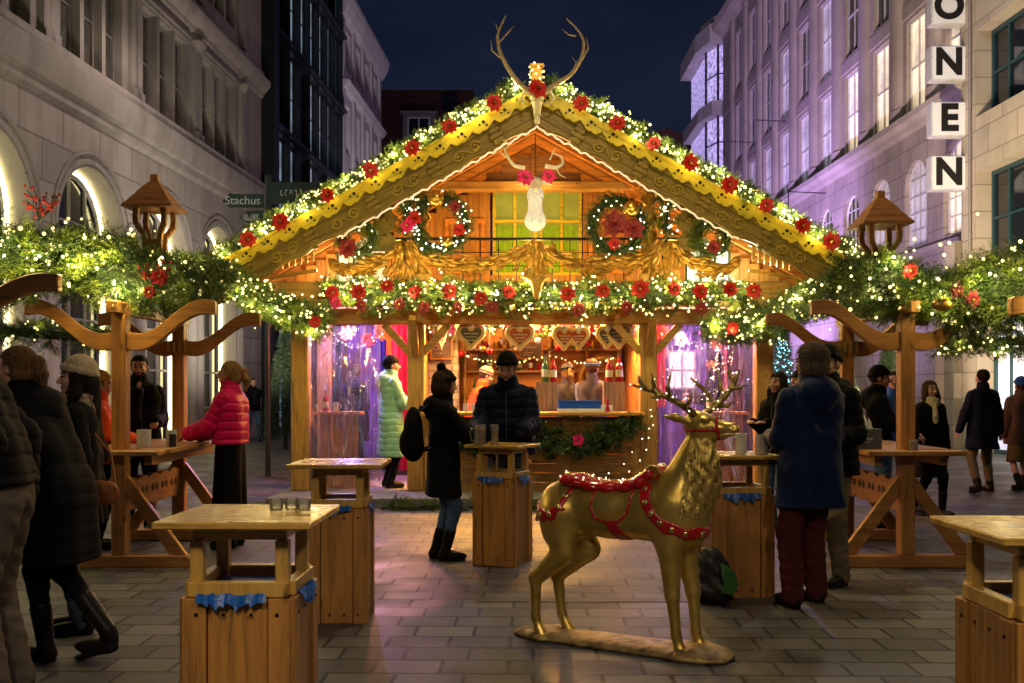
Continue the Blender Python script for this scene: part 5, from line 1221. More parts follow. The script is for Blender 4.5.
# ================================================================ standing tables
TC=(.56,.33,.075); M_tx=wood('varnished_pine_x',TC,'x',.24,.2); M_tz=wood('varnished_pine_z',TC,'z',.35,.25); M_bz=wood('orange_board_z',(.44,.20,.045),'z',.45,.3); 
def wear(m):
    nt=m.node_tree; b=nt.nodes['Principled BSDF']; src=b.inputs['Base Color'].links[0].from_socket; v=mapping(nt)
    vo=nt.nodes.new('ShaderNodeTexVoronoi'); vo.inputs['Scale'].default_value=7; L(nt,v,vo.inputs['Vector'])
    ring=ramp(nt,vo.outputs['Distance'],[(.20,(0,0,0)),(.235,(.3,.3,.3)),(.27,(0,0,0))]); o=mixc(nt,ring,src,(.12,.055,.012))
    o=mixc(nt,ramp(nt,noise(nt,v,5,6,.6),[(.5,(0,0,0)),(.75,(.35,.35,.35))]),o,(.2,.1,.03)); L(nt,o,b.inputs['Base Color'])
    L(nt,ramp(nt,noise(nt,v,4,3,.5),[(.4,(.17,.17,.17)),(.6,(.33,.33,.33))]),b.inputs['Roughness'])
wear(M_tx)
M_tarp=plain('blue_tarp',(.01,.10,.42),.35,nz=.3,bmp=.5,bscale=30)
def table(cx,cy,w,rz,label,zt_=1.02,zb=.735,bw=None):
    t=thing('bar_table',label,'table',(cx,cy,0),rz,'wooden standing tables'); bw=bw or w*.68; h=bw/2
    mb=MB(); mb.box(-w/2,w/2,-w/2,w/2,zt_-.028,zt_); mb.build('table_top',M_tx,t,world=False,bevel=.006)
    q=h*.95
    for sx in (-1,1):
        for sy in (-1,1): mb=MB(); mb.box(sx*q-.024-.016*sx,sx*q+.024-.016*sx,sy*q-.024-.016*sy,sy*q+.024-.016*sy,zb+.002,zt_-.08); mb.build('leg',M_tz,t,world=False,bevel=.004)
    mb=MB()
    for s in (-1,1): mb.box(-q,q,s*(q-.02)-.014,s*(q-.02)+.014,zt_-.079,zt_-.029); mb.box(s*(q-.02)-.013,s*(q-.02)+.013,-q+.035,q-.035,zt_-.079,zt_-.029)
    mb.build('apron',M_tx,t,world=False,bevel=.003)
    mb=MB()
    for s in (-1,1): mb.box(-h,h,s*h-.022,s*h+.022,zb,zb+.055); mb.box(s*h-.022,s*h+.022,-h+.023,h-.023,zb,zb+.055)
    mb.build('lower_frame',M_tz,t,world=False,bevel=.004)
    # boarded pedestal, boards of uneven width
    mb=MB()
    for f_ in range(4):
        T=Matrix.Rotation(f_*math.pi/2,4,'Z'); x=-h-.018
        for wd,pr in ((.23,.012),(.56,0),(.21,.012)):
            ww=wd*(2*h+.036); mb.box(x,x+ww-.004,-h-.018-pr,-h+.004,.0,zb-.003,T=T); x+=ww
    mb.build('pedestal',M_bz,t,world=False,bevel=.003)
    mb=MB()
    for f_ in range(4):
        T=Matrix.Rotation(f_*math.pi/2,4,'Z')
        for x in (-h*.8,-h*.25,h*.3,h*.82):
            for z in (.06,zb-.06): mb.box(x-.006,x+.006,-h-.034,-h-.0305,z-.006,z+.006,T=T)
    tag(mb.build('screws',M_iron,t,world=False),kind='stuff')
    mb=MB(); k=17
    for f_,lo,hi in ((0,.1,.8),(1,.15,.75)):
        T=Matrix.Rotation(f_*math.pi/2,4,'Z'); v=[];
        for i in range(k+1):
            x=-h+2*h*(lo+(hi-lo)*i/k); dz=abs(random.gauss(.02,.018))*math.sin(math.pi*i/k)**.5; v+= [(x,-h-.034-.006*math.sin(i*1.7+cx),zb+.014+random.uniform(-.004,.006)),(x+random.uniform(-.008,.008),-h-.040-random.uniform(0,.02),zb-.010-dz)]
        v=np.array(v); v2=v+np.array([0,.004,0]); vv=xf(np.concatenate([v,v2]),T); n=len(v)
        fs=[(2*i,2*i+2,2*i+3,2*i+1) for i in range(k)]+[(n+2*i,n+2*i+1,n+2*i+3,n+2*i+2) for i in range(k)]+[(2*i+1,2*i+3,n+2*i+3,n+2*i+1) for i in range(k)]
        mb.add(vv,fs)
    mb.box(-h*.8,h*.8,-h*.8,h*.8,zb+.004,zb+.016); mb.build('blue_tarp',M_tarp,t,world=False,smooth=40)
    return t
table(-1.0,3.85,.57,R(-1),'front left standing table with glass tumblers on its glossy top',bw=.365)
table(-1.12,6.55,.60,R(1),'standing table behind the front left one, in front of the left curtain',bw=.335)
table(-.08,8.6,.50,R(-24),'small standing table between the backpack woman and the man in navy puffer',bw=.34)
table(1.63,7.35,.56,R(6),'standing table between the golden reindeer and the long blue coat',bw=.40)
table(1.86,3.48,.58,R(0),'standing table cut off by the right edge of the photo',bw=.39)
for i,(dx,dy) in enumerate(((-.055,0),(0,.02),(.055,-.01))):
    mug((-.87+dx,3.93+dy,1.021),'square clear tealight glass on the front left table, %s of three'%['left','middle','right'][i],M_gls,None,'tealight glasses on the front table',.045,.026,False,name='tealight_glass')
mug((-.27,8.45,1.021),'tall handled beer mug with amber drink on the middle table',M_gls,M_tea,None,.17,.048,True,R(180),'beer_mug'); mug((-.15,8.5,1.021),'narrow glass of brown drink beside the beer mug on the middle table',M_gls,M_tea,None,.17,.034,False,0,'drinking_glass')
mug((1.66,7.25,1.021),'mug half full of dark wine on the table beside the reindeer',M_cer,M_gluh,None,.15,.04,True,R(180),'mug'); mug((1.80,7.22,1.021),'frosted white mug on the table beside the long blue coat',M_frost,None,None,.14,.045,True,0,'mug')
mug((-3.03,8.9,.986),'frosted glass on the left stand counter next to the pink jacket',M_frost,M_frost,None,.14,.045,False,0,'drinking_glass'); mug((-2.97,8.75,.986),'small dark bottle shaped glass on the left stand counter',M_cap,None,None,.11,.03,False,0,'drinking_glass')
mug((-3.22,8.75,.986),'pale menu card stand on the left stand counter',M_frost,None,None,.15,.06,False,0,'card_holder'); mug((3.30,8.22,.986),'small clear glass at the front of the right stand counter',M_gls,M_tea,None,.09,.035,False,0,'drinking_glass')
# paper bag
BG=thing('paper_bag','grey paper gift bag with white lettering and tissue on the right stand counter','bag',(2.98,8.45,.986),R(4)); M_bag=plain('slate_paper',(.055,.065,.09),.6)
mb=MB(); mb.box(-.13,.13,-.05,.05,0,.17); mb.build('bag_body',M_bag,BG,world=False,bevel=.004); mb=MB()
for k in range(7): a=k*.9; mb.add([(.05*math.cos(a)-.02,.03*math.sin(a),.16),(.05*math.cos(a)+.03,.03*math.sin(a)+.01,.16),(.04*math.cos(a+.4),.03*math.sin(a+.4),.27+.03*math.sin(k*2))],[(0,1,2)])
mb.build('tissue_paper',M_chalk,BG,world=False,recalc=False); mb=MB()
for k in range(6): mb.tube([(-.05+k*.018+.006*math.cos(t),-.052,.085+.009*math.sin(t)) for t in np.linspace(0.5,5.5,9)],.0018,4)
mb.box(-.02,.03,-.0525,-.0512,.058,.061); mb.build('bag_lettering',M_chalk,BG,world=False)
mb=MB(); 
for s in (-1,1): mb.tube([(-.05,s*.03,.17),(-.04,s*.03,.23),(.04,s*.03,.23),(.05,s*.03,.17)],.003,5)
mb.build('bag_handle',M_chalk,BG,world=False)
# backpack leaning on the right table
BP=thing('backpack','dark backpack with a bright green patch leaning on the table behind the reindeer','backpack',(1.40,6.98,0),R(-10))
f=Field((-.22,-.2,-.02),(.22,.2,.55),.012); f.ell((0,0,.18),(.13,.09,.19),.03).cone((-.06,-.06,.10),(.06,-.06,.10),.055,.055,.03).ell((-.02,0,.30),(.08,.07,.10),.03).ell((0,0,.05),(.15,.10,.05),.03).disp(lambda X,Y,Z:.007*np.sin(X*40+Z*22)*np.sin(Z*35+Y*30)).cut(lambda X,Y,Z:-Z+.0)
V,Q=f.mesh(); V=xf(V,wm(BP)); arr_obj('bag_body',V,Q,plain('black_nylon',(.012,.013,.016),.5),BP,smooth=0)
mb=MB(); mb.add([(.05,-.10,.30),(.11,-.09,.27),(.15,-.07,.20),(.16,-.07,.12),(.12,-.11,.08),(.08,-.125,.13),(.06,-.125,.2)],[(0,1,2,3,4,5,6)]); mb.prism([(.06,.1),(.13,.08),(.17,.15),(.15,.24),(.09,.27)],-.118,-.10,'y'); mb.build('green_pocket',plain('green_nylon',(.04,.16,.025),.6),BP,world=False,smooth=None)
# street sign post
SP=thing('signpost','dark fingerpost with arrow boards, one reading Stachus','signpost',(-4.15,17,0)); M_sign=plain('dark_green_sign',(.015,.03,.022),.4,bmp=0); M_slet=plain('silver_lettering',(.35,.36,.34),.4,bmp=0)
mb=MB(); mb.tube([(-4.15,17,0),(-4.15,17,5.12)],.05,10); mb.build('pole',M_sign,SP)
def arm(x0,x1,z0,z1,txt,s):
    p=[(x0,(z0+z1)/2),(x0-s*-.12,z1),(x1,z1),(x1,z0),(x0-s*-.12,z0)] ; mb=MB(); mb.prism(p,16.9,16.94,'y'); o=mb.build('arrow_board',M_sign,SP)
    if txt: text3('lettering',txt,.2,((x0+x1)/2,16.895,(z0+z1)/2),(R(90),0,0),M_slet,o,.002)
    else:
        mb=MB(); 
        for k in range(9): xx=x0+(x1-x0)*(.2+.075*k); mb.tube([(xx+.02*math.cos(t),16.895,(z0+z1)/2+.05*math.sin(t)) for t in np.linspace(k,k+4,7)],.008,4)
        mb.build('lettering',M_slet,o)
arm(-4.90,-4.20,4.55,4.78,'Stachus',1); arm(-4.6,-4.2,4.27,4.50,'',1); arm(-3.05,-4.10,4.62,4.98,'',-1)
fir_tree('dark fir tree standing at the corner of the stone building, left of the hut',-5.55,24.5,2.9,.75)
fir_tree('small fir tree behind the right stand near the blue coat',6.4,19.5,2.3,.6); fir_tree('narrow fir tree behind the man in the black cap',7.9,21,2.4,.5)
t=fir_tree('tree hung with blue white lights seen between hut and stone wall',7.3,27,3.3,.7,260)
for o in t.children:
    if o.name.startswith('fairy'): o.data.materials.clear(); o.data.materials.append(emit('ice_blue_bulb',(.2,.75,.9),8,samp='NONE'))
# ================================================================ people
def cloth(name,c,rough=.8,sheen=0,nz=.2,bscale=120,coat=0):
    m,nt,b=mat(name); v=mapping(nt); f=noise(nt,v,6,5); cc=ramp(nt,f,[(.3,tuple(x*(1-nz) for x in c)),(.7,tuple(min(1,x*(1+nz)) for x in c))]); L(nt,cc,b.inputs['Base Color'])
    b.inputs['Roughness'].default_value=rough; b.inputs['Specular IOR Level'].default_value=.09; b.inputs['Sheen Weight'].default_value=sheen; b.inputs['Sheen Roughness'].default_value=.4; b.inputs['Coat Weight'].default_value=coat
    ad=nt.nodes.new('ShaderNodeMath'); ad.operation='MULTIPLY_ADD'; L(nt,noise(nt,v,bscale,3),ad.inputs[0]); ad.inputs[1].default_value=.15; L(nt,noise(nt,v,14,4,.6,.8),ad.inputs[2]); bump(nt,b,ad.outputs[0],.5 if max(c)>.01 else .15,.012)
    if max(c)<.007: b.inputs['Specular IOR Level'].default_value=.08; b.inputs['Roughness'].default_value=.75
    return m
M_skin=plain('skin',(.52,.28,.19),.5,nz=.1,nscale=14,bmp=.05); M_lip=plain('lips',(.36,.10,.08),.45,bmp=0); M_eye=plain('eye_dark',(.02,.015,.012),.2,bmp=0); M_brow=plain('eyebrow_hair',(.05,.03,.02),.8,bmp=0)
C_=dict(black=cloth('black_nylon_cloth',(.0042,.0046,.0068),.6,0),blackw=cloth('black_wool',(.005,.005,.0062),.9,0),navy=cloth('navy_nylon',(.0055,.0085,.027),.65,0),blue=cloth('deep_blue_shell_fabric',(.007,.016,.062),.6,.1),pink=cloth('magenta_nylon',(.62,.008,.10),.42,.1),mint=cloth('mint_nylon',(.30,.62,.47),.45,.1),
 jeans=cloth('blue_denim',(.07,.12,.22),.85),gjeans=cloth('grey_blue_denim',(.085,.10,.13),.85),maroon=cloth('maroon_corduroy',(.065,.014,.015),.85),khaki=cloth('khaki_twill',(.16,.12,.075),.85),taupe=cloth('taupe_twill',(.10,.078,.066),.85),orange=cloth('orange_nylon',(.7,.08,.015),.6),cream=cloth('cream_knit',(.50,.40,.27),.9,bscale=60),
 grey=cloth('grey_wool',(.07,.07,.085),.9),white=cloth('white_linen',(.36,.38,.42),.8),brown=cloth('brown_wool',(.09,.06,.045),.9),olive=cloth('olive_cloth',(.11,.085,.03),.9),mustard=cloth('mustard_knit',(.45,.26,.06),.9),leather=cloth('black_leather',(.012,.011,.011),.3),tan=cloth('tan_leather',(.25,.09,.03),.5),red=cloth('red_cloth',(.45,.03,.03),.8),bluej=cloth('bright_blue_nylon',(.02,.08,.3),.5))
def hairm(name,c):
    m,nt,b=mat(name); f=noise(nt,mapping(nt,(60,60,6)),2,5,.6,.5); L(nt,ramp(nt,f,[(.3,tuple(x*.35 for x in c)),(.7,c)]),b.inputs['Base Color']); b.inputs['Roughness'].default_value=.75; b.inputs['Specular IOR Level'].default_value=.15; bump(nt,b,f,.8,.01); return m
HR=dict(brown=hairm('brown_hair',(.07,.035,.018)),blond=hairm('blond_hair',(.48,.28,.10)),black=hairm('black_hair',(.018,.013,.011)),grey=hairm('grey_brown_hair',(.16,.115,.08)),dblond=hairm('dark_blond_hair',(.22,.12,.05)))
def lobj(name,V,Fa,mats,parent,M=None):
    me=mesh_np(name,V,Fa,M); me.shade_smooth()
    for mt in (mats if isinstance(mats,(list,tuple)) else [mats]): me.materials.append(mt)
    o=bpy.data.objects.new(name,me); col.objects.link(o); o.parent=parent; return reg(o,wm(parent))
def person(label,loc,yaw,H=1.75,look=(0,0),lean=(0,0),feet=((-.1,0),(.1,0)),hands=((-.24,.05,.80),(.24,.05,.80)),coat='black',hem=.85,puff=0,th=.018,wide=1.0,legs='jeans',loose=.0,skirt=None,shoes='leather',boot=.12,hair='brown',style='short',hat=None,hatc='blackw',pom=False,hood=True,scarf=None,gloves=None,beard=None,h=.009,vest=None,lift=(0,0),belly=0,group=None,collar=True,fur=False,bandc=None):
    t=thing('person',label,'person',loc,R(yaw),group); s=H/1.75; t.scale=(s,s,s)
    lx,ly=lean
    def tp(x,y,z): f_=min(1,max(0,(z-.93)/.5)); f_=f_*f_*.35+f_*.65; return np.array([x+lx*f_,y+ly*f_,z])
    HC=tp(0,.015,1.635)+np.array([lx*.25,ly*.25+max(0,-look[1])*.0008,0]); E=Euler((R(look[1]),0,R(look[0]))); EM=np.array(E.to_matrix()); hp=lambda x,y,z: HC+EM@np.array([x,y,z])
    sh=[tp(-.17*wide,0,1.405),tp(.17*wide,0,1.405)]; EL=[];WR=[]
    for i,k in ((0,-1),(1,1)):
        e,w=ik(sh[i],hands[i],.285,.25,(k*.35,-.6,-1)); EL.append(e); WR.append(w)
    KN=[];AN=[]
    for i,k in ((0,-1),(1,1)):
        a=np.array([feet[i][0],feet[i][1]-.03,.085+lift[i]]); kn,an=ik((k*.09,0,.92),a,.43,.425,(k*.05,1,0)); KN.append(kn); AN.append(an)
    pts=np.array([*sh,*EL,*WR,*KN,*AN,HC]); lo=pts.min(0)-.26; hi=pts.max(0)+.26; lo[2]=-.03; hi[2]=HC[2]+.2
    # ---- the body, one continuous skin
    f=Field(lo,hi,h); r_=.85
    for k in (-1,1): f.cone((k*.05,0,.92),tp(k*.06,0,1.15),.105*r_,.095*r_,.05).cone(tp(k*.06,0,1.15),tp(k*.08,0,1.34),.095*r_,.10*r_,.05)
    f.cone(sh[0],sh[1],.05,.05,.05); f.cone(tp(0,-.005,1.42),hp(0,-.015,-.05),.056,.052,.03)
    for i,k in ((0,-1),(1,1)):
        f.path([(k*.09,0,.9),KN[i],AN[i]],[.078,.05,.038],.02); fy=feet[i][1]; fx=feet[i][0]; f.cone(AN[i],(fx,fy-.03,.06+lift[i]*.8),.03,.022,.02)
        f.path([sh[i],EL[i],WR[i]],[.05,.038,.026],.02)
        d=nrm(WR[i]-EL[i]); dn=np.array([0,0,-1.])*.8+np.array([0,.6,0])*(abs(d[2])>.7); 
        if gloves is None or True:
            dd=nrm(d*.9+np.array([0,0,-.12])); side=nrm(np.cross(dd,np.array([0,0,1.]))+np.array([1e-3,0,0])); up=np.cross(side,dd); dn=-up if abs(d[2])<.7 else np.array([-k*.5,.4,-.2]); side=side if abs(d[2])<.7 else np.array([0,1.,0])
            c=WR[i]+dd*.05
            for j in (-1,0,1): f.cone(WR[i]+side*j*.008,WR[i]+dd*.085+side*j*.024,.019,.013,.012)
            for j in range(4):
                b=WR[i]+dd*.085+side*(j-1.5)*.0175; ln=(.034,.04,.037,.028)[j]; m1=b+dd*ln+dn*.008; m2=m1+dd*ln*.55+dn*.018; f.cone(b,m1,.0088,.008,.004).cone(m1,m2,.008,.0068,.003)
            ts=-k if abs(d[2])<.7 else 1; b=WR[i]+dd*.03+side*ts*.022; f.cone(b,b+dd*.035+side*ts*.022+dn*.01,.011,.009,.006).cone(b+dd*.035+side*ts*.022+dn*.01,b+dd*.06+side*ts*.016+dn*.022,.009,.0075,.003)
    hc=[WR[i]+nrm(WR[i]-EL[i])*.08 for i in (0,1)]
    def he(c,r,k=.012,op='u'): f.ell(hp(*c),r,k,op,rot=E)
    he((0,-.012,.022),(.076,.097,.093)); he((0,.02,-.045),(.058,.068,.062),.03); he((0,.062,-.092),(.024,.022,.018),.025); f.cone(hp(0,.085,.02),hp(0,.113,-.024),.009,.013,.014); he((0,.098,-.03),(.017,.012,.008),.008)
    for k in (-1,1): he((k*.034,.062,-.022),(.026,.026,.024),.02); he((k*.032,.099,.012),(.017,.012,.011),.008,'s'); he((k*.031,.084,.012),(.013,.011,.010),.002); he((k*.033,.088,.032),(.022,.010,.006),.01); he((k*.079,-.005,-.003),(.010,.022,.032),.008)
    he((0,.09,-.052),(.022,.010,.005),.004); he((0,.089,-.063),(.019,.010,.006),.004)
    V,Q=f.mesh(); c=V[Q].mean(1); q=(c-HC)@EM; M=np.zeros(len(Q),int)
    M[(np.abs(q[:,0])<.026)&(np.abs(q[:,2]+.058)<.0085)&(q[:,1]>.075)]=1
    M[((np.abs(np.abs(q[:,0])-.031)<.012)&(np.abs(q[:,2]-.012)<.0055)&(q[:,1]>.06))]=2
    M[((np.abs(np.abs(q[:,0])-.034)<.018)&(np.abs(q[:,2]-.035)<.005)&(q[:,1]>.06))]=3
    mats=[M_skin,M_lip,M_eye,HR[hair] if hair in HR else M_brow]
    if beard: M[((q[:,2]<-.042)&(q[:,1]>-.02)&(q[:,2]>-.125)&(np.abs(q[:,0])<.08)&(M==0)&~((np.abs(q[:,0])<.02)&(np.abs(q[:,2]+.058)<.008)))]=3
    if gloves:
        mats.append(C_[gloves])
        for i in (0,1): M[np.linalg.norm(c-hc[i],axis=1)<.13]=4
    lobj('body',V,Q,mats,t,M)
    hc_=max(h,.0115)
    # ---- trousers
    if skirt is None:
        f=Field((lo[0],lo[1],.02),(hi[0],hi[1],1.12),hc_)
        f.ell((0,0,.95),(.165*wide,.125,.12),.04)
        for i,k in ((0,-1),(1,1)): f.path([(k*.085,0,.90),KN[i],(AN[i]-np.array([0,0,.02]) if boot<.15 else AN[i]+nrm(KN[i]-AN[i])*(boot*.9+.05))],[.098+loose*.5,.068+loose,.052+loose*1.1],.025)
        f.disp(lambda X,Y,Z:.0035*np.sin(Z*55+X*20)*np.sin(Y*30+Z*13)+.002*np.sin(Z*90+X*50)); V,Q=f.mesh(); lobj('trousers',V,Q,C_[legs],t)
    else:
        f=Field((lo[0],lo[1],.02),(hi[0],hi[1],1.12),hc_); f.ell((0,0,.95),(.16,.12,.12),.04)
        for k in (-1,1): f.cone((k*.06,0,.92),(k*.09+(feet[0][0]+feet[1][0])*.3,(feet[0][1]+feet[1][1])*.4,skirt),.12,.14,.03)
        f.cut(lambda X,Y,Z:skirt-Z+0*X); f.disp(lambda X,Y,Z:.012*np.sin(np.arctan2(Y,X)*7+Z*1.5)*np.clip((1-Z),0,1)); V,Q=f.mesh(); lobj('wide_trousers',V,Q,C_[legs],t)
    # ---- shoes
    for i,k in ((0,-1),(1,1)):
        fx,fy=feet[i]; l=lift[i]; f=Field((fx-.12,fy-.2,-.02),(fx+.12,fy+.26,.45+l),.009)
        f.ell((fx,fy+.035,.04+l*.4),(.046,.135,.045),.02).ell((fx,fy-.045,.05+l*.8),(.041,.055,.055),.02).cone((fx,fy-.04,.07+l),AN[i]+nrm(KN[i]-AN[i])*boot,.045,.058,.02)
        f.cone((fx,fy+.12,.0+l*.2),(fx,fy-.06,.0+l*.8),.045,.04,.005,sc=(1,1,.45)); f.cut(lambda X,Y,Z:-Z+.004+0*X) if not l else None
        V,Q=f.mesh(); lobj('shoe',V,Q,C_[shoes],t)
    # ---- coat
    def torso(f,th,hem,sl=True):
        x1=.062*wide; 
        for k in (-1,1):
            if hem<.9: f.cone((k*(x1+.012),0,hem-.03),(k*x1,0,.97),.13+th+(.9-hem)*.05,.115+th,.05,sc=(1,.92,1))
            f.cone(tp(k*x1,0,min(.97,max(hem,.9))),tp(k*x1,0,1.13),.118+th+belly*.5,.105+th+belly,.05,sc=(1,.9,1)).cone(tp(k*x1,0,1.13),tp(k*.088*wide,0,1.32),.105+th+belly,.108+th,.05,sc=(1,.9,1))
        f.cone(sh[0]*.8+sh[1]*.2+np.array([0,0,-.01]),sh[1]*.8+sh[0]*.2+np.array([0,0,-.01]),.065+th*.6,.065+th*.6,.06)
    def seam(z,per): 
        u=(z/per)%1.0; u=np.minimum(u,1-u); return np.exp(-(u/.10)**2)
    f=Field((lo[0],lo[1],hem-.06),(hi[0],hi[1],1.62),hc_); torso(f,th,hem)
    if collar: f.cone(tp(0,-.005,1.43),tp(0,.0,1.50)*.6+hp(0,-.01,-.09)*.4,.082+th*.5,.074+th*.5,.02)
    if hood: f.ell(tp(0,-.10,1.44),(.15,.06+th,.07+th),.05).ell(tp(0,-.13,1.40),(.08,.05,.09),.03)
    if puff: f.disp(lambda X,Y,Z:puff*.75*seam(Z+.010*np.sin(X*9)+.006*np.sin(X*23+Y*17),.085))
    else: f.disp(lambda X,Y,Z:.017*np.sin(np.arctan2(Y-ly*.5,X-lx*.5)*5+Z*4+np.sin(Z*9))*np.clip((1.25-Z)*1.6,0,1)+.005*np.sin(Z*26+X*17+2*np.sin(Y*22+Z*8))*np.sin(X*11+Z*5+2))
    f.d=np.maximum(f.d,-(Field.sub(f,f.lo-1,f.lo+f.n*f.h+1)[3]-hem).astype(np.float32))
    V1,Q1=f.mesh()
    def sleeves(ths,scale=1):
        R_=[]
        for i in (0,1):
            p=np.array([sh[i],EL[i],WR[i]]); g=Field(p.min(0)-.15,p.max(0)+.15,hc_); w2=WR[i]+nrm(WR[i]-EL[i])*.005
            g.cone(sh[i]+np.array([0,0,-.01]),EL[i],.056+ths*.55,.050+ths*.85,.02).cone(EL[i],w2,.050+ths*.9,.038+ths*.7,.03)
            a0,a1,a2=sh[i],EL[i],w2; L1=np.linalg.norm(a1-a0)
            def dsp(X,Y,Z,a0=a0,a1=a1,a2=a2,L1=L1):
                def pr(a,b): d=b-a; l=np.linalg.norm(d); u=((X-a[0])*d[0]+(Y-a[1])*d[1]+(Z-a[2])*d[2])/l; q_=np.sqrt(np.maximum(0,(X-a[0])**2+(Y-a[1])**2+(Z-a[2])**2-u*u)); return u,q_+np.maximum(0,-u)+np.maximum(0,u-l)
                u1,q1=pr(a0,a1); u2,q2=pr(a1,a2); u=np.where(q1<q2,u1,L1+u2)
                return (puff*.7*seam(u+.006*np.sin(X*30+Z*20),.075) if puff else .004*np.sin(u*48+X*30)*np.cos(Y*25+Z*20)*1.0)
            g.disp(dsp); a,b=g.mesh(); R_.append((a,b))
        return R_
    parts=[(V1,Q1)]+sleeves(th)
    if vest: 
        lobj('vest',V1,Q1,C_[vest],t); parts=parts[1:]
    V=np.concatenate([p[0] for p in parts]); o_=np.cumsum([0]+[len(p[0]) for p in parts[:-1]]); Q=np.concatenate([p[1]+k for p,k in zip(parts,o_)])
    lobj('shirt' if vest else 'coat',V,Q,C_[coat],t)
    # zip
    if puff or hood:
        zs=np.linspace(max(hem,.75)+.03,1.42,12); y0=[]
        for z in zs:
            p=tp(0,0,z); y0.append((p[0],p[1]+(.118+th+belly)*.9*(1 if z<1.2 else 1-(z-1.2)*.35)-(.0 if puff else -.004)-puff*.3,z))
        mb=MB(); mb.tube(y0,.006,5); o=mb.build('zip',C_['grey'],t,world=False)
    # ---- head things, built in the head's own frame
    def hobj(name,f,m):
        V,Q=f.mesh(); lobj(name,V@EM.T+HC,Q,m,t)
    def F_(): return Field((-.2,-.3,-.42),(.2,.22,.26),.008)
    if style!='bald':
        f=F_(); f.ell((0,-.022,.03),(.087,.104,.100),.02)
        if style in('long','ponytail','bob'): f.ell((0,-.05,-.03),(.080,.075,.08),.03)
        if style=='bob': f.ell((0,-.045,-.03),(.098,.09,.085),.03).ell((0,-.03,.06),(.095,.105,.085),.03)
        if style=='long':
            for k in (-1,1): f.path([(k*.075,0,.0),(k*.088,.01,-.1),(k*.092,.035,-.24)],[.035,.04,.028],.03)
            f.path([(0,-.07,-.05),(0,-.085,-.22)],[.07,.06],.03)
        f.cut(lambda X,Y,Z: np.where(Z>.062-.3*np.maximum(0,Y-.03)*0, -1.0, np.minimum(1,(Y-.028-(.02 if style=='long' else 0)*(np.abs(X)>.06)))))
        if style=='short': f.cut(lambda X,Y,Z: -(Z+.055)+0*X)
        if style=='ponytail': f.path([(0,-.10,.04),(0,-.145,.035),(0,-.165,-.04),(.01,-.155,-.15)],[.025,.03,.032,.012],.01)
        if style=='bun': f.ell((0,-.1,.06),(.045,.045,.045),.01)
        f.disp(lambda X,Y,Z:.002*np.sin(np.arctan2(X,Z)*22+Y*20)+.002*np.sin(X*70+Z*12)); 
        V,Q=f.mesh(); lobj('hair',V@EM.T+HC,Q,HR[hair],t)
        if h<.0085 or style in ('long','ponytail','bob'):
            n=1500; j=RNG.integers(0,len(V),n); p=V[j]; 
            if hat: p=p[p[:,2]<.03]; n=len(p)
            c0=np.array([0,-.02,.03]); nn=nrm(p-c0); gdir=np.array([0,-.25,-1.])+RNG.normal(0,.22,(n,3)); 
            if style=='ponytail': gdir=np.where((p[:,2]>-.02)[:,None],nrm(np.array([0,-.11,.03])-p)*1.0+RNG.normal(0,.12,(n,3)),gdir)
            tg=nrm(gdir-nn*(gdir*nn).sum(1)[:,None]); sd=nrm(np.cross(nn,tg))*.0014; ll=RNG.uniform(.03,.075,n)[:,None]; rows=[]
            for u,lf in ((0,.001),(.35,.006),(.7,.007),(1,.004)):
                q=p+tg*ll*u-nn*(ll*u)**2*4+nn*lf; rows+= [q-sd*(1-u*.8),q+sd*(1-u*.8)]
            VV=np.stack(rows,1).reshape(-1,3); b0=(np.arange(n)*8)[:,None]; FF=np.concatenate([b0+np.array([[2*r,2*r+1,2*r+3,2*r+2]]) for r in range(3)])
            lobj('hair_strands',VV@EM.T+HC,FF,HR[hair],t)
    if hat=='beanie':
        f=F_(); f.ell((0,-.02,.052),(.093,.110,.105),.02); f.cut(lambda X,Y,Z: -(Z-.035-.25*Y)+0*X); 
        for a in np.linspace(0,2*math.pi,13)[:-1]: f.cone((.089*math.cos(a),-.018+.107*math.sin(a),.048+.25*.1*math.sin(a)-.0),(.089*math.cos(a+.53),-.018+.107*math.sin(a+.53),.048+.25*.1*math.sin(a+.53)),.018,.018,.006,sc=(.7,.7,1.3))
        f.disp(lambda X,Y,Z:.002*np.sin(np.arctan2(X,Y+.02)*44))
        if pom: f.ell((0,-.06,.165),(.045,.045,.045),.008)
        hobj('beanie',f,C_[hatc])
    if hat=='brim':
        f=F_(); f.ell((0,-.02,.075),(.092,.108,.085),.02); f.cone((0,-.02,.045),(0,-.02,.05),.112,.11,.01,sc=(1,1.1,.12)); f.cut(lambda X,Y,Z:-(Z-.03)+0*X); hobj('hat',f,C_[hatc])
        mb=MB(); mb.tube([(.096*math.cos(a),-.02+.111*math.sin(a),.068) for a in np.linspace(0,6.283,24)],.012,6); V=xf(np.concatenate(mb.V),np.eye(4)); V=V@EM.T+HC; lobj('hat_band',V,mb.Fs,C_[bandc or 'red'],t)
    if hat=='cap':
        f=F_(); f.ell((0,-.02,.05),(.091,.108,.095),.02); f.cut(lambda X,Y,Z:-(Z-.045)+0*X); f.cone((0,.06,.055),(0,.14,.045),.065,.05,.01,sc=(1,1,.15)); hobj('cap',f,C_[hatc])
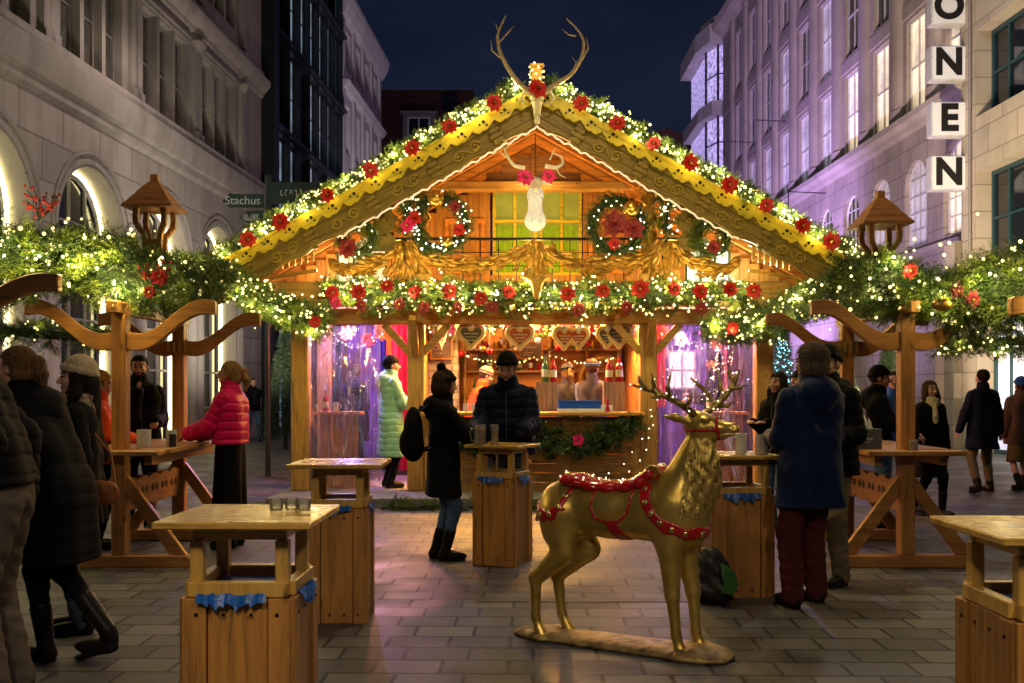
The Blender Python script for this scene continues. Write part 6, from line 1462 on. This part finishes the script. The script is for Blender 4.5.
    if scarf:
        g=Field(tp(0,0,1.4)-.25,tp(0,0,1.45)+.25,.011)
        for j in range(3):
            q=[tp((.085-.006*j)*math.cos(a),.01+(.085-.004*j)*math.sin(a),1.44+.035*j+.012*math.sin(a+j)) for a in np.linspace(0,6.283,14)]; g.path(q,.034,.015)
        g.path([tp(.03,.11,1.43),tp(.05,.15,1.30),tp(.05,.15,1.22)],[.035,.035,.03],.02); g.disp(lambda X,Y,Z:.004*np.sin(X*70+Z*50)*np.sin(Y*60)); V,Q=g.mesh(); lobj('scarf',V,Q,scarf,t)
    t['_wr']=[float(x) for w in WR for x in w]
    return t
def plaid():
    m,nt,b=mat('plaid_scarf_wool'); w=[]
    for ax,sc in (('X',14),('Z',16)):
        n=nt.nodes.new('ShaderNodeTexWave'); n.bands_direction=ax; n.inputs['Scale'].default_value=sc/2; L(nt,mapping(nt),n.inputs['Vector']); w.append(n.outputs['Fac'])
    a=mixc(nt,w[0],(.45,.36,.25),(.12,.03,.03)); c=mixc(nt,w[1],a,(.05,.05,.06)); c=mixc(nt,.6,a,c); L(nt,c,b.inputs['Base Color']); b.inputs['Roughness'].default_value=.9; return m
M_plaid=plaid(); M_creams=cloth('cream_scarf_wool',(.55,.45,.28),.9)
PZ=.124
person('person in a deep blue hooded coat and maroon trousers, seen from behind',(2.08,6.95,0),22,1.79,feet=((-.19,-.02),(.07,.06)),hands=((-.10,.30,1.12),(.14,.30,1.14)),coat='blue',hem=.66,th=.035,wide=1.1,legs='maroon',loose=.018,hair='grey',style='bob',boot=.04,h=.008,look=(10,0))
person('person in a black puffer jacket and khaki trousers half hidden by the blue coat',(2.42,7.65,0),135,1.80,feet=((-.1,.02),(.14,-.02)),hands=((-.15,.25,1.08),(.26,.08,.92)),coat='black',hem=.82,puff=.012,th=.035,legs='khaki',loose=.01,hat='beanie',hatc='blackw',boot=.04)
person('dark haired person in a black jacket just right of the hut, facing left',(2.80,10.5,0),125,1.66,hands=((-.1,.3,1.2),(.1,.3,1.2)),coat='black',hem=.75,hair='black',style='long')
person('person in a dark cap and black coat furthest back, right of the hut post',(3.35,11.6,0),110,1.70,coat='blackw',hem=.7,hat='cap',hatc='blackw')
person('woman in a long black padded coat, jeans and pompom hat at the middle table',(-.60,8.75,0),-78,1.63,look=(12,-6),feet=((-.08,-.03),(.09,.04)),hands=((-.10,.40,1.05),(.12,.38,1.04)),coat='black',hem=.60,puff=.009,th=.035,legs='jeans',hat='beanie',pom=True,hair='brown',style='bob',gloves='blackw',boot=.18,h=.008)
person('man in a navy puffer jacket and black beanie looking down behind the middle table',(-.04,9.28,0),176,1.80,look=(-6,-20),lean=(0,.04),hands=((-.16,.36,1.10),(.20,.34,1.08)),coat='navy',hem=.86,puff=.012,th=.045,wide=1.12,belly=.02,legs='jeans',hat='beanie',hatc='blackw',gloves='blackw',h=.008,hair='grey',hood=False)
person('woman in a bright pink puffer jacket with a blond ponytail at the left stand',(-2.66,9.45,0),84,1.74,look=(4,0),hands=((-.10,.36,1.08),(.12,.34,1.06)),coat='pink',hem=.98,puff=.014,th=.05,legs='blackw',skirt=.12,hair='blond',style='ponytail',hood=False,h=.008,boot=.05)
person('bearded man in a black coat resting his chin on his hand behind the left stand',(-3.86,10.35,0),-150,1.83,look=(-15,-4),hands=((-.12,.22,1.10),(.05,.19,1.40)),coat='blackw',hem=.72,th=.03,beard=True,hair='black',style='short',legs='blackw')
person('person in a bright orange jacket and mustard hat behind the left stand post',(-3.86,9.35,0),-70,1.64,hands=((-.1,.34,1.08),(.1,.34,1.08)),coat='orange',hem=.85,puff=.008,th=.03,hat='beanie',hatc='mustard',legs='blackw')
person('woman in a cream beanie and plaid scarf with a black coat at the left',(-2.66,6.15,0),104,1.67,look=(5,0),feet=((-.07,.0),(.10,.05)),hands=((-.16,.18,1.02),(.2,.12,.98)),coat='blackw',hem=.70,th=.03,legs='gjeans',hat='beanie',hatc='cream',hair='black',style='long',scarf=M_plaid,hood=False,boot=.04,h=.008,gloves='blackw')
person('woman with a ponytail in a long black padded coat leaning forward with one heel raised',(-2.47,5.5,0),80,1.72,look=(0,-5),lean=(0,.22),feet=((-.03,.12),(.03,-.22)),lift=(0,.10),hands=((-.14,.34,1.08),(.14,.34,1.06)),coat='black',hem=.56,puff=.007,th=.03,legs='blackw',hair='dblond',style='ponytail',boot=.22,h=.008)
person('man in a black puffer jacket and taupe trousers cut off by the left edge',(-2.44,4.8,0),100,1.86,lean=(0,.16),feet=((-.1,.04),(.1,.0)),hands=((-.2,.2,1.05),(.24,-.02,.93)),coat='black',hem=.98,puff=.012,th=.04,wide=1.05,legs='taupe',loose=.022,hair='brown',h=.008,hood=False,boot=.03)
person('distant pedestrian in a dark jacket and jeans near the stone building',(-7.25,28,0),-150,1.77,feet=((-.14,.1),(.14,-.1)),hands=((-.3,.2,1.35),(.2,.1,.85)),coat='blackw',hem=.85,legs='jeans',h=.012)
person('person in a long mint green puffer coat and black hat at the bar',(-1.68,13.85,PZ),-70,1.80,look=(-5,0),hands=((-.12,.38,1.15),(.14,.34,1.10)),coat='mint',hem=.42,puff=.013,th=.045,legs='blackw',hat='beanie',hatc='blackw',hair='black',boot=.04)
person('seller with a long fair ponytail and grey vest behind the blue crate',(.80,14.5,PZ),8,1.70,look=(8,-4),hands=((-.1,.3,1.1),(.12,.3,1.1)),coat='grey',hem=.9,vest='grey',hair='blond',style='ponytail',hat='brim',hatc='grey',bandc='black',hood=False,legs='blackw')
person('seller in a striped brimmed hat and dark grey vest with white sleeves',(1.15,14.35,PZ),-12,1.76,look=(-6,0),hands=((-.1,.3,1.1),(.12,.3,1.1)),coat='white',hem=.9,vest='grey',hair='brown',style='short',hat='brim',hatc='brown',bandc='bluej',hood=False,legs='blackw',wide=1.08)
person('seller in an orange jumper bending at the left of the bar',(-.62,14.75,PZ),-80,1.66,look=(0,-20),lean=(0,.18),hands=((-.1,.5,1.2),(.12,.46,1.18)),coat='orange',hem=.9,hat='brim',hatc='cream',bandc='red',hood=False,legs='blackw')
person('person in a navy cap and dark jacket in the right side room, facing left',(2.98,14.65,PZ),88,1.86,hands=((-.1,.32,1.2),(.12,.3,1.15)),coat='navy',hem=.8,puff=.01,th=.04,hat='beanie',hatc='navy',legs='jeans')
person('person in a dark violet lit jacket standing in the left side room',(-2.35,14.9,PZ),30,1.72,hands=((-.1,.3,1.1),(.12,.3,1.1)),coat='navy',hem=.6,th=.03,legs='blackw',hair='black')
person('man in a black cap and jacket with a moustache behind the right stand, facing right',(3.90,10.65,0),-112,1.71,look=(0,-6),hands=((-.12,.36,1.06),(.14,.36,1.04)),coat='black',hem=.85,th=.03,hat='beanie',hatc='blackw',hair='black',legs='jeans',beard=False)
person('person in a bright blue jacket behind the man in the black cap',(4.80,12.6,0),170,1.70,hands=((-.1,.28,1.45),(.2,.1,.9)),coat='bluej',hem=.8,hair='black',legs='jeans')
person('woman with long dark hair and cream scarf walking behind the right stand',(4.93,11.8,0),-158,1.58,look=(-12,0),feet=((-.09,.16),(.09,-.14)),lift=(0,.04),coat='blackw',hem=.50,th=.03,hair='brown',style='long',scarf=M_creams,hood=False,legs='blackw',boot=.2)
person('man in a navy knee length coat and khaki trousers walking away at the right',(6.78,14.4,0),8,1.76,feet=((-.19,-.14),(.16,.10)),lift=(.05,0),hands=((-.34,.06,.86),(.30,.02,.80)),coat='navy',hem=.62,th=.025,legs='khaki',hair='black',hood=False,boot=.05)
person('person in a brown coat, olive skirt and blue hat at the right edge',(7.48,14.7,0),4,1.64,feet=((-.12,-.12),(.1,.08)),lift=(.04,0),coat='brown',hem=.72,th=.04,legs='olive',skirt=.45,hat='beanie',hatc='bluej',hair='brown')
# ---- bags carried
BK=thing('backpack','black backpack on the shoulders of the woman in the pompom hat','backpack',(-.84,8.70,.88),R(-78))
f=Field((-.25,-.25,-.08),(.25,.25,.6),.011); f.ell((0,-.02,.23),(.145,.085,.23),.04).ell((0,-.02,.10),(.14,.09,.12),.04).ell((0,-.09,.14),(.10,.05,.11),.02).cone((-.03,.05,.45),(.03,.05,.45),.02,.02,.01); V,Q=f.mesh(); lobj('bag_body',V,Q,C_['black'],BK)
mb=MB(); 
for k in (-1,1): mb.tube([(k*.09,.04,.42),(k*.10,.14,.50),(k*.11,.30,.46),(k*.12,.34,.30),(k*.12,.22,.12),(k*.10,.06,.08)],.014,6,flat=2)
mb.build('shoulder_strap',C_['blackw'],BK,world=False,smooth=60)
HB=thing('handbag','tan leather handbag hanging at the hip of the woman in the cream beanie','handbag',(-2.47,6.0,.80),R(10))
f=Field((-.15,-.1,-.03),(.15,.1,.25),.008); f.cone((-.05,0,.07),(.05,0,.07),.06,.06,.02,sc=(1,.55,1.2)).ell((0,-.03,.10),(.10,.02,.05),.01); V,Q=f.mesh(); lobj('bag_body',V,Q,C_['tan'],HB)
mb=MB(); mb.tube([(-.09,0,.1),(-.13,.02,.35),(-.2,.05,.52)],.008,5); mb.tube([(.09,0,.1),(.05,.05,.3),(-.15,.09,.55)],.008,5); mb.build('shoulder_strap',C_['tan'],HB,world=False,smooth=60)
# ================================================================ golden reindeer
def goldm():
    m,nt,b=mat('antique_gold_paint'); v=mapping(nt); f=noise(nt,v,5,6,.6); g=noise(nt,v,38,4)
    L(nt,ramp(nt,f,[(.3,(.40,.26,.05)),(.55,(.68,.47,.11)),(.8,(.80,.60,.18))]),b.inputs['Base Color']); b.inputs['Metallic'].default_value=.78
    L(nt,ramp(nt,f,[(.3,(.42,.42,.42)),(.7,(.26,.26,.26))]),b.inputs['Roughness']); bump(nt,b,g,.12,.006); return m
M_gold=goldm(); M_bronze=plain('dark_bronze_gilding',(.34,.23,.07),.35,.7,nz=.4); M_redl=plain('glossy_red_lacquer',(.42,.006,.012),.22,nz=.2,bmp=.05,coat=.4); M_gem=plain('gold_studs',(.75,.55,.2),.25,.9,bmp=0)
DEER=thing('reindeer_statue','golden reindeer statue with antlers, red saddle and studded harness on a flat base','statue',(.218,6.05,0),-math.atan2(.495,.869))
fd=Field((-.30,-.36,-.01),(1.36,.36,1.72),.0095)
K=.04
def D3(u,z,w=0): return (u,w,z)
# trunk
fd.cone(D3(.16,.78),D3(.42,.79),.150,.150,.08,sc=(1,.92,1)).cone(D3(.42,.79),D3(.76,.80),.150,.185,.08,sc=(1,.85,1))
fd.ell(D3(.11,.79),(.155,.135,.155),.06).ell(D3(.82,.80),(.165,.145,.20),.06).ell(D3(.90,.74),(.10,.11,.13),.06)
fd.cone(D3(.70,.93),D3(.84,.94),.05,.05,.08)
# neck and shaggy chest
fd.cone(D3(.84,.88),D3(.955,1.20),.155,.082,.06,sc=(1,.82,1)).ell(D3(.985,.98),(.088,.085,.17),.05).ell(D3(.99,1.10),(.058,.062,.12),.05)
# head
fd.ell(D3(.955,1.295),(.098,.068,.072),.03).cone(D3(1.0,1.285),D3(1.135,1.272),.058,.034,.03).ell(D3(1.135,1.275),(.042,.036,.034),.02).cone(D3(.945,1.245),D3(1.09,1.238),.045,.024,.02).ell(D3(.94,1.33),(.06,.05,.045),.02)
for s in (-1,1):
    fd.ell((1.0,s*.056,1.325),(.030,.014,.014),.01).ell((1.005,s*.062,1.305),(.020,.012,.013),.004,'s').ell((1.005,s*.053,1.305),(.014,.012,.011),.002).ell((1.158,s*.026,1.285),(.010,.008,.008),.004,'s').ell((.96,s*.05,1.262),(.04,.02,.03),.02)
fd.cone((1.06,0,1.253),(1.165,0,1.253),.004,.004,.003,'s',sc=(1,9,1))
fd.cone((.90,-.06,1.315),(.845,-.09,1.335),.018,.026,.015,sc=(1,.6,1)).cone((.845,-.09,1.335),(.775,-.115,1.345),.026,.005,.01,sc=(1,.6,1))
fd.cone((.92,.06,1.315),(.90,.10,1.345),.018,.024,.015,sc=(.8,1,1)).cone((.90,.10,1.345),(.865,.15,1.37),.024,.005,.01,sc=(.8,1,1))
# hind legs
for w,hx,bk in ((-.085,-.055,0),(.085,.045,1)):
    th=(.12,w,.74); kn=(.155+bk*.07,w*1.1,.535); ho=(-.005+hx*.6,w,.355); fe=(hx*.9+.01,w,.13); hf=(hx+.02,w,.03)
    fd.ell((.115,w*.85,.70),(.125,.078,.16),.05).cone(th,kn,.105,.068,.05,sc=(1,.8,1)).cone(kn,ho,.072,.042,.03,sc=(1,.8,1)).ell((ho[0]-.018,w,ho[2]+.01),(.03,.026,.04),.02).cone(ho,fe,.036,.028,.015).ell(fe,(.03,.028,.03),.012).cone(fe,(hf[0]+.02,w,.06),.024,.032,.012).cone((hf[0]+.02,w,.055),(hf[0]+.045,w,.018),.034,.040,.008)
# front legs
for w,ox in ((-.085,.0),(.085,.06)):
    a=(.80+ox*.3,w*.9,.70); kn=(.825+ox,w,.345); fe=(.845+ox,w*.95,.12)
    fd.ell((.80+ox*.3,w*.95,.68),(.085,.06,.13),.04).cone(a,kn,.082,.043,.04,sc=(1,.85,1)).ell(kn,(.043,.038,.05),.015).cone(kn,fe,.037,.028,.015).ell(fe,(.03,.028,.03),.012).cone(fe,(fe[0]+.02,w*.95,.055),.024,.032,.012).cone((fe[0]+.02,w*.95,.05),(fe[0]+.045,w*.95,.016),.034,.041,.008)
fd.cone(D3(-.03,.80),D3(-.075,.70),.028,.014,.02)
base_d=fd.d.copy()
def shag(X,Y,Z):
    m=np.clip((X-.875-.13*(Z-1.05)*0)/.05,0,1)*np.clip((Z-.80)/.06,0,1)*np.clip((1.215-Z)/.05,0,1)*1.0
    ph=Z*34+11*np.abs(Y)*3+4*np.sin(Z*25+X*18); return m*(-.0045*np.sin(X*95+1.8*np.sin(Z*42)+Y*40)-.003*np.sin(np.arctan2(Y,X-.85)*16+2.2*np.sin(Z*30)))
fd.disp(shag)
V,Q=fd.mesh(); cc_=V[Q].mean(1); mn=((cc_[:,0]>.885+.10*(cc_[:,2]-.85))&(cc_[:,2]>.775)&(cc_[:,2]<1.225)).astype(int)
m_,nt,b=mat('gold_paint_over_carved_fur'); b.inputs['Metallic'].default_value=.78; b.inputs['Roughness'].default_value=.36; v=mapping(nt,(22,22,7)); f_=noise(nt,v,1.7,4,.5,2.4)
L(nt,ramp(nt,f_,[(.33,(.26,.16,.03)),(.48,(.58,.40,.10)),(.7,(.76,.57,.18))]),b.inputs['Base Color']); bump(nt,b,f_,.8,.012)
lobj('reindeer_body',V,Q,[M_gold,m_],DEER,mn)
# harness pieces follow the body surface
def shell(name,reg_fn,off,m,lo=None,hi=None):
    g=Field(fd.lo,fd.lo+(np.array(fd.n)-1)*fd.h,fd.h); g.n=np.array(fd.n); sl,X,Y,Z=g.sub(g.lo-1,g.lo+g.n*g.h+1); r=reg_fn(X,Y,Z).astype(np.float32)
    g.d=np.maximum(np.maximum(base_d-off,-(base_d+.012)),r); V,Q=g.mesh(); return lobj(name,V,Q,m,DEER)
def seg(X,Z,pts,w):
    best=None
    for (a,b) in zip(pts[:-1],pts[1:]):
        d=(b[0]-a[0],b[1]-a[1]); l=d[0]**2+d[1]**2; t=np.clip(((X-a[0])*d[0]+(Z-a[1])*d[1])/l,0,1); q=np.sqrt((X-a[0]-t*d[0])**2+(Z-a[1]-t*d[1])**2)-w; best=q if best is None else np.minimum(best,q)
    return best
zz=lambda X,Y,Z:0*(X+Y+Z)
shell('saddle_girth',lambda X,Y,Z:np.maximum(seg(X,Z,[(.47,.74),(.505,.66),(.55,.55)],.036)+0*Y,Z-.745),.008,M_redl)
shell('saddle_flap_edge',lambda X,Y,Z:np.maximum(seg(X,Z,[(.36,.93),(.35,.82),(.375,.755),(.44,.735),(.52,.74),(.575,.79),(.60,.93)],.009)+0*Y,Z-.93),.008,M_redl)
cur=[(.665,.96),(.69,.86),(.74,.79),(.81,.735),(.90,.70),(1.02,.695)]
shell('breast_collar',lambda X,Y,Z:np.maximum(seg(X,Z,cur,.022)-.018*np.abs(np.sin(X*32+Z*24))+0*Y,Z-.96),.009,M_redl)
cu2=[(-.06,.80),(-.01,.765),(.06,.745),(.12,.765),(.165,.82),(.20,.90)]
shell('rump_harness',lambda X,Y,Z:np.maximum(seg(X,Z,cu2,.018)-.022*np.abs(np.sin(X*40))*(Z<.80)+0*Y,Z-.92),.009,M_redl)
shell('bridle',lambda X,Y,Z:np.minimum(seg(X,Z,[(.89,1.262),(1.03,1.268),(1.075,1.27)],.0085),seg(X,Z,[(1.05,1.36),(1.065,1.30),(1.075,1.22)],.0085))+0*Y,.007,M_redl)
mb=MB()
from mathutils.bvhtree import BVHTree
bvh=BVHTree.FromPolygons([tuple(v) for v in V],[tuple(q) for q in Q.tolist()])
def studs(pts,n,r):
    P,_=resamp([(a,0,b) for a,b in pts],.005)
    for i in range(n):
        p=P[int((i+.5)/n*(len(P)-1))]
        for s in (-1,1):
            hit=bvh.ray_cast(Vector((p[0],s*.5,p[2])),Vector((0,-s,0)))
            if hit[0] is not None: 
                nn=hit[1] if hit[1].y*s>0 else -hit[1]; T=nn.to_track_quat('Z','Y').to_matrix().to_4x4(); mb.ball(hit[0]+nn*.009,(r,r*1.35 if False else r,r*.45),10,5,T=np.array(T))
studs(cur,7,.019); studs(cu2,5,.018); mb.build('harness_studs',M_gem,DEER,world=False,smooth=60)
# saddle seat with scrolled pommel
f=Field((.10,-.2,.80),(.82,.2,1.16),.008)
tp_=[(.15,.955),(.22,.95),(.32,.925),(.43,.918),(.54,.93),(.62,.96),(.68,1.01)]
for a,b in zip(tp_[:-1],tp_[1:]): f.cone(D3(*a),D3(*b),.054,.054,.03,sc=(1,2.05,.8))
f.ell(D3(.16,.955),(.055,.10,.03),.02); V,Q=f.mesh(); lobj('saddle',V,Q,M_redl,DEER)
mb=MB()
for s in (-1,1): mb.tube([(a,s*(.098 if .2<a<.6 else .085),b-.01) for a,b in tp_],.009,6)
for s in (-1,1): mb.tube([(.70+.042*(1-t/14)*math.cos(t),s*.075,1.022+.042*(1-t/14)*math.sin(t)) for t in np.linspace(0,12,40)],.009,6)
mb.build('saddle_piping',M_gold,DEER,world=False,smooth=60)
mb=MB(); mb.tube([(.70,-.075,1.022),(.70,.075,1.022)],.042,14); mb.build('saddle_pommel',M_redl,DEER,world=False,smooth=60)
# antlers
Mi=wm(DEER).inverted()
def dl(u,w,z): return (u,w,z)
for s,mainb,tines in ((-1,[(.935,-.05,1.355),(.90,-.10,1.40),(.84,-.14,1.44),(.76,-.16,1.475),(.69,-.18,1.50),(.635,-.19,1.515)],[((.84,-.14,1.44),(.83,-.17,1.50),(.845,-.16,1.585)),((.76,-.16,1.475),(.745,-.17,1.53),(.735,-.16,1.59)),((.90,-.10,1.40),(.94,-.14,1.42),(.965,-.15,1.46)),((.70,-.18,1.50),(.68,-.2,1.54),(.67,-.2,1.57)),((.80,-.15,1.46),(.78,-.18,1.45),(.74,-.2,1.445))]),
                      (1,[(.965,.05,1.355),(1.01,.10,1.40),(1.055,.13,1.45),(1.085,.15,1.50),(1.11,.16,1.55),(1.13,.16,1.605)],[((1.01,.10,1.40),(.96,.14,1.46),(.90,.15,1.52)),((.93,.145,1.49),(.88,.15,1.53),(.845,.15,1.56)),((1.055,.13,1.45),(1.02,.15,1.52),(1.01,.15,1.60)),((1.085,.15,1.50),(1.13,.16,1.50),(1.17,.17,1.52)),((1.01,.10,1.40),(1.07,.13,1.40),(1.11,.15,1.43)),((1.10,.16,1.53),(1.07,.17,1.58),(1.06,.17,1.62))])):
    f=Field(np.array([.55,-.3,1.30]),np.array([1.25,.3,1.70]),.007); n=len(mainb); f.path(mainb,[.021-.012*i/(n-1) for i in range(n)],.015)
    for a,b,c in tines: f.path([a,b,c],[.0135,.011,.005],.012)
    f.disp(lambda X,Y,Z:.002*np.sin(X*160)*np.sin(Z*150+Y*90)); V,Q=f.mesh(); lobj('antler',V,Q,M_bronze,DEER)
# fairy lights wound over antlers, ears and saddle
P=[]
for pts in ([(.94,-.05,1.36),(.84,-.14,1.44),(.64,-.19,1.52)],[(.84,-.14,1.44),(.845,-.16,1.58)],[(.76,-.16,1.47),(.735,-.16,1.59)],[(.965,.05,1.36),(1.055,.13,1.45),(1.13,.16,1.6)],[(1.01,.1,1.4),(.85,.15,1.56)]):
    p,_=resamp(pts,.028); P.append(p+RNG.normal(0,.016,p.shape))
p,_=resamp([(.14,-.08,.985),(.3,-.09,.95),(.45,-.09,.945),(.6,-.09,.97)],.034); P.append(p+RNG.normal(0,.012,p.shape))
p,_=resamp([(.2,.02,.99),(.36,.05,.97)],.05); P.append(p); 
cab=[(.50,-.02,.97),(.60,-.02,1.06),(.66,-.06,1.18),(.70,-.08,1.32),(.76,-.1,1.42)]; p,_=resamp(cab,.06); P.append(p+RNG.normal(0,.012,p.shape)); cab2=[(.30,.05,.98),(.45,.06,1.05),(.60,.06,1.20),(.66,.04,1.36)]; p,_=resamp(cab2,.07); P.append(p+RNG.normal(0,.012,p.shape))
V,Fa=bulbs_mesh(np.concatenate(P),.0045); o=lobj('fairy_lights',V,Fa,M_bulbw,DEER); tag(o,kind='stuff')
mb=MB(); mb.tube(cab,.0015,3); mb.tube(cab2,.0015,3); mb.build('light_cable',M_wire,DEER,world=False)
# base plate
f=Field((-.22,-.3,-.02),(1.16,.3,.08),.011); f.cone((-.10,0,.012),(.30,0,.014),.12,.15,.03,sc=(1,1,.24)).cone((.3,0,.014),(.98,0,.016),.15,.17,.03,sc=(1,1,.24)); f.ell((.0,0,.015),(.17,.16,.04),.02).ell((.93,0,.02),(.19,.19,.05),.02)
f.disp(lambda X,Y,Z:.006*np.sin(X*30+Y*13)*np.sin(Y*37+2)+.004*np.sin(X*71)*np.sin(Y*53)); f.cut(lambda X,Y,Z:-Z+.001+0*X); V,Q=f.mesh()
m_,nt,b=mat('worn_gold_plinth'); v=mapping(nt); ff=noise(nt,v,9,6,.65); L(nt,ramp(nt,ff,[(.35,(.10,.07,.04)),(.5,(.33,.22,.08)),(.7,(.5,.36,.13))]),b.inputs['Base Color']); b.inputs['Metallic'].default_value=.5; b.inputs['Roughness'].default_value=.5; bump(nt,b,noise(nt,v,40,5),.6,.01)
lobj('base_plate',V,Q,m_,DEER)
# ================================================================ night lighting
sd=bpy.data.lights.new('moon_sun','SUN'); sd.energy=.012; sd.angle=R(.5); sd.color=(.8,.85,1); so=bpy.data.objects.new('moon_sun',sd); col.objects.link(so); so.rotation_euler=(R(40),0,R(160))
M_bulbs=emit('fill_lamp_glass',(1,.75,.45),8)
def fill_lamp(x,y,z,c,e,lb,r=.35,spot=None):  # hung lamps added out of view to fill tables, ground and hut
    t=thing('fill_lamp',lb,'lamp',(x,y,z),0,'added fill lamps above the street'); a=MB(); a.lathe([(.02,.35),(.05,.3),(.25,.1),(.3,.0),(.27,0)],(0,0,0),16); a.build('lamp_shade',M_dmetal,t,world=False,smooth=40)
    a=MB(); a.ball((0,0,.0),(.2,.2,.06),12,6); a.build('bulb',M_bulbs,t,world=False)
    d=bpy.data.lights.new('lamp_light','SPOT'); d.energy=e; d.color=c; d.shadow_soft_size=r; d.spot_size=R(165); d.spot_blend=.6
    o=bpy.data.objects.new('lamp_light',d); col.objects.link(o); o.location=(0,0,-.12); o.parent=t; return t
fill_lamp(-1.3,-1.2,5.2,(1,.82,.56),560,'added unseen fill lamp for the front tables, left')
fill_lamp(2.8,-.8,5.4,(1,.82,.56),540,'added unseen fill lamp for the front tables, right')
fill_lamp(0.8,8.2,7.6,(1,.77,.38),700,'added unseen fill lamp in front of the hut gable')
fill_lamp(7.2,19,12.5,(.88,.84,1),700,'added unseen cool fill lamp on the right of the street')
fill_lamp(-6.0,20,10.0,(1,.8,.72),500,'added unseen fill lamp near the stone building')
def flood(loc,tgt,c,e,size,r=.3,bl=.6):
    d=bpy.data.lights.new('flood_beam','SPOT'); d.energy=e; d.color=c; d.spot_size=R(size); d.spot_blend=bl; d.shadow_soft_size=r
    o=bpy.data.objects.new('flood_beam',d); col.objects.link(o); o.location=loc; v=Vector(tgt)-Vector(loc); o.rotation_euler=v.to_track_quat('-Z','Y').to_euler()
flood((5.0,33,1.2),(10.8,40,11),(.56,.36,1),7500,110); flood((5.2,24,1.2),(10.9,33,11),(.66,.42,1),1400,110)
flood((5.4,18,1.2),(11.0,25,8),(1,.78,.52),5200,110); flood((7.0,17.2,1.2),(11.1,22,7),(1,.80,.52),1100,120)
flood((-4.5,12.6,1.4),(-9,16,8),(1,.88,.74),800,130); flood((-5.4,22,1.4),(-8,28,10),(1,.88,.76),1100,120); flood((-4.0,36,1.4),(-7,46,12),(.9,.8,.95),3600,100)
flood((-1.6,8.8,2.9),(-1.6,12.6,4.1),(1,.80,.22),210,95,.1); flood((2.2,8.8,2.9),(2.2,12.6,4.1),(1,.80,.22),210,95,.1)  # two unseen spots added to brighten the gable trim and boards
# ================================================================ render settings
scene.render.engine='CYCLES'; c=scene.cycles
c.use_denoising=True
try: c.denoiser='OPENIMAGEDENOISE'
except Exception: pass
c.sample_clamp_indirect=2.5; c.sample_clamp_direct=0; c.max_bounces=7; c.diffuse_bounces=3; c.glossy_bounces=3; c.transmission_bounces=6; c.transparent_max_bounces=10; c.caustics_reflective=False; c.caustics_refractive=False; c.use_light_tree=True
v=scene.view_settings; v.view_transform='Standard'; v.look='None'; v.gamma=1; v.exposure=0; v.use_curve_mapping=False
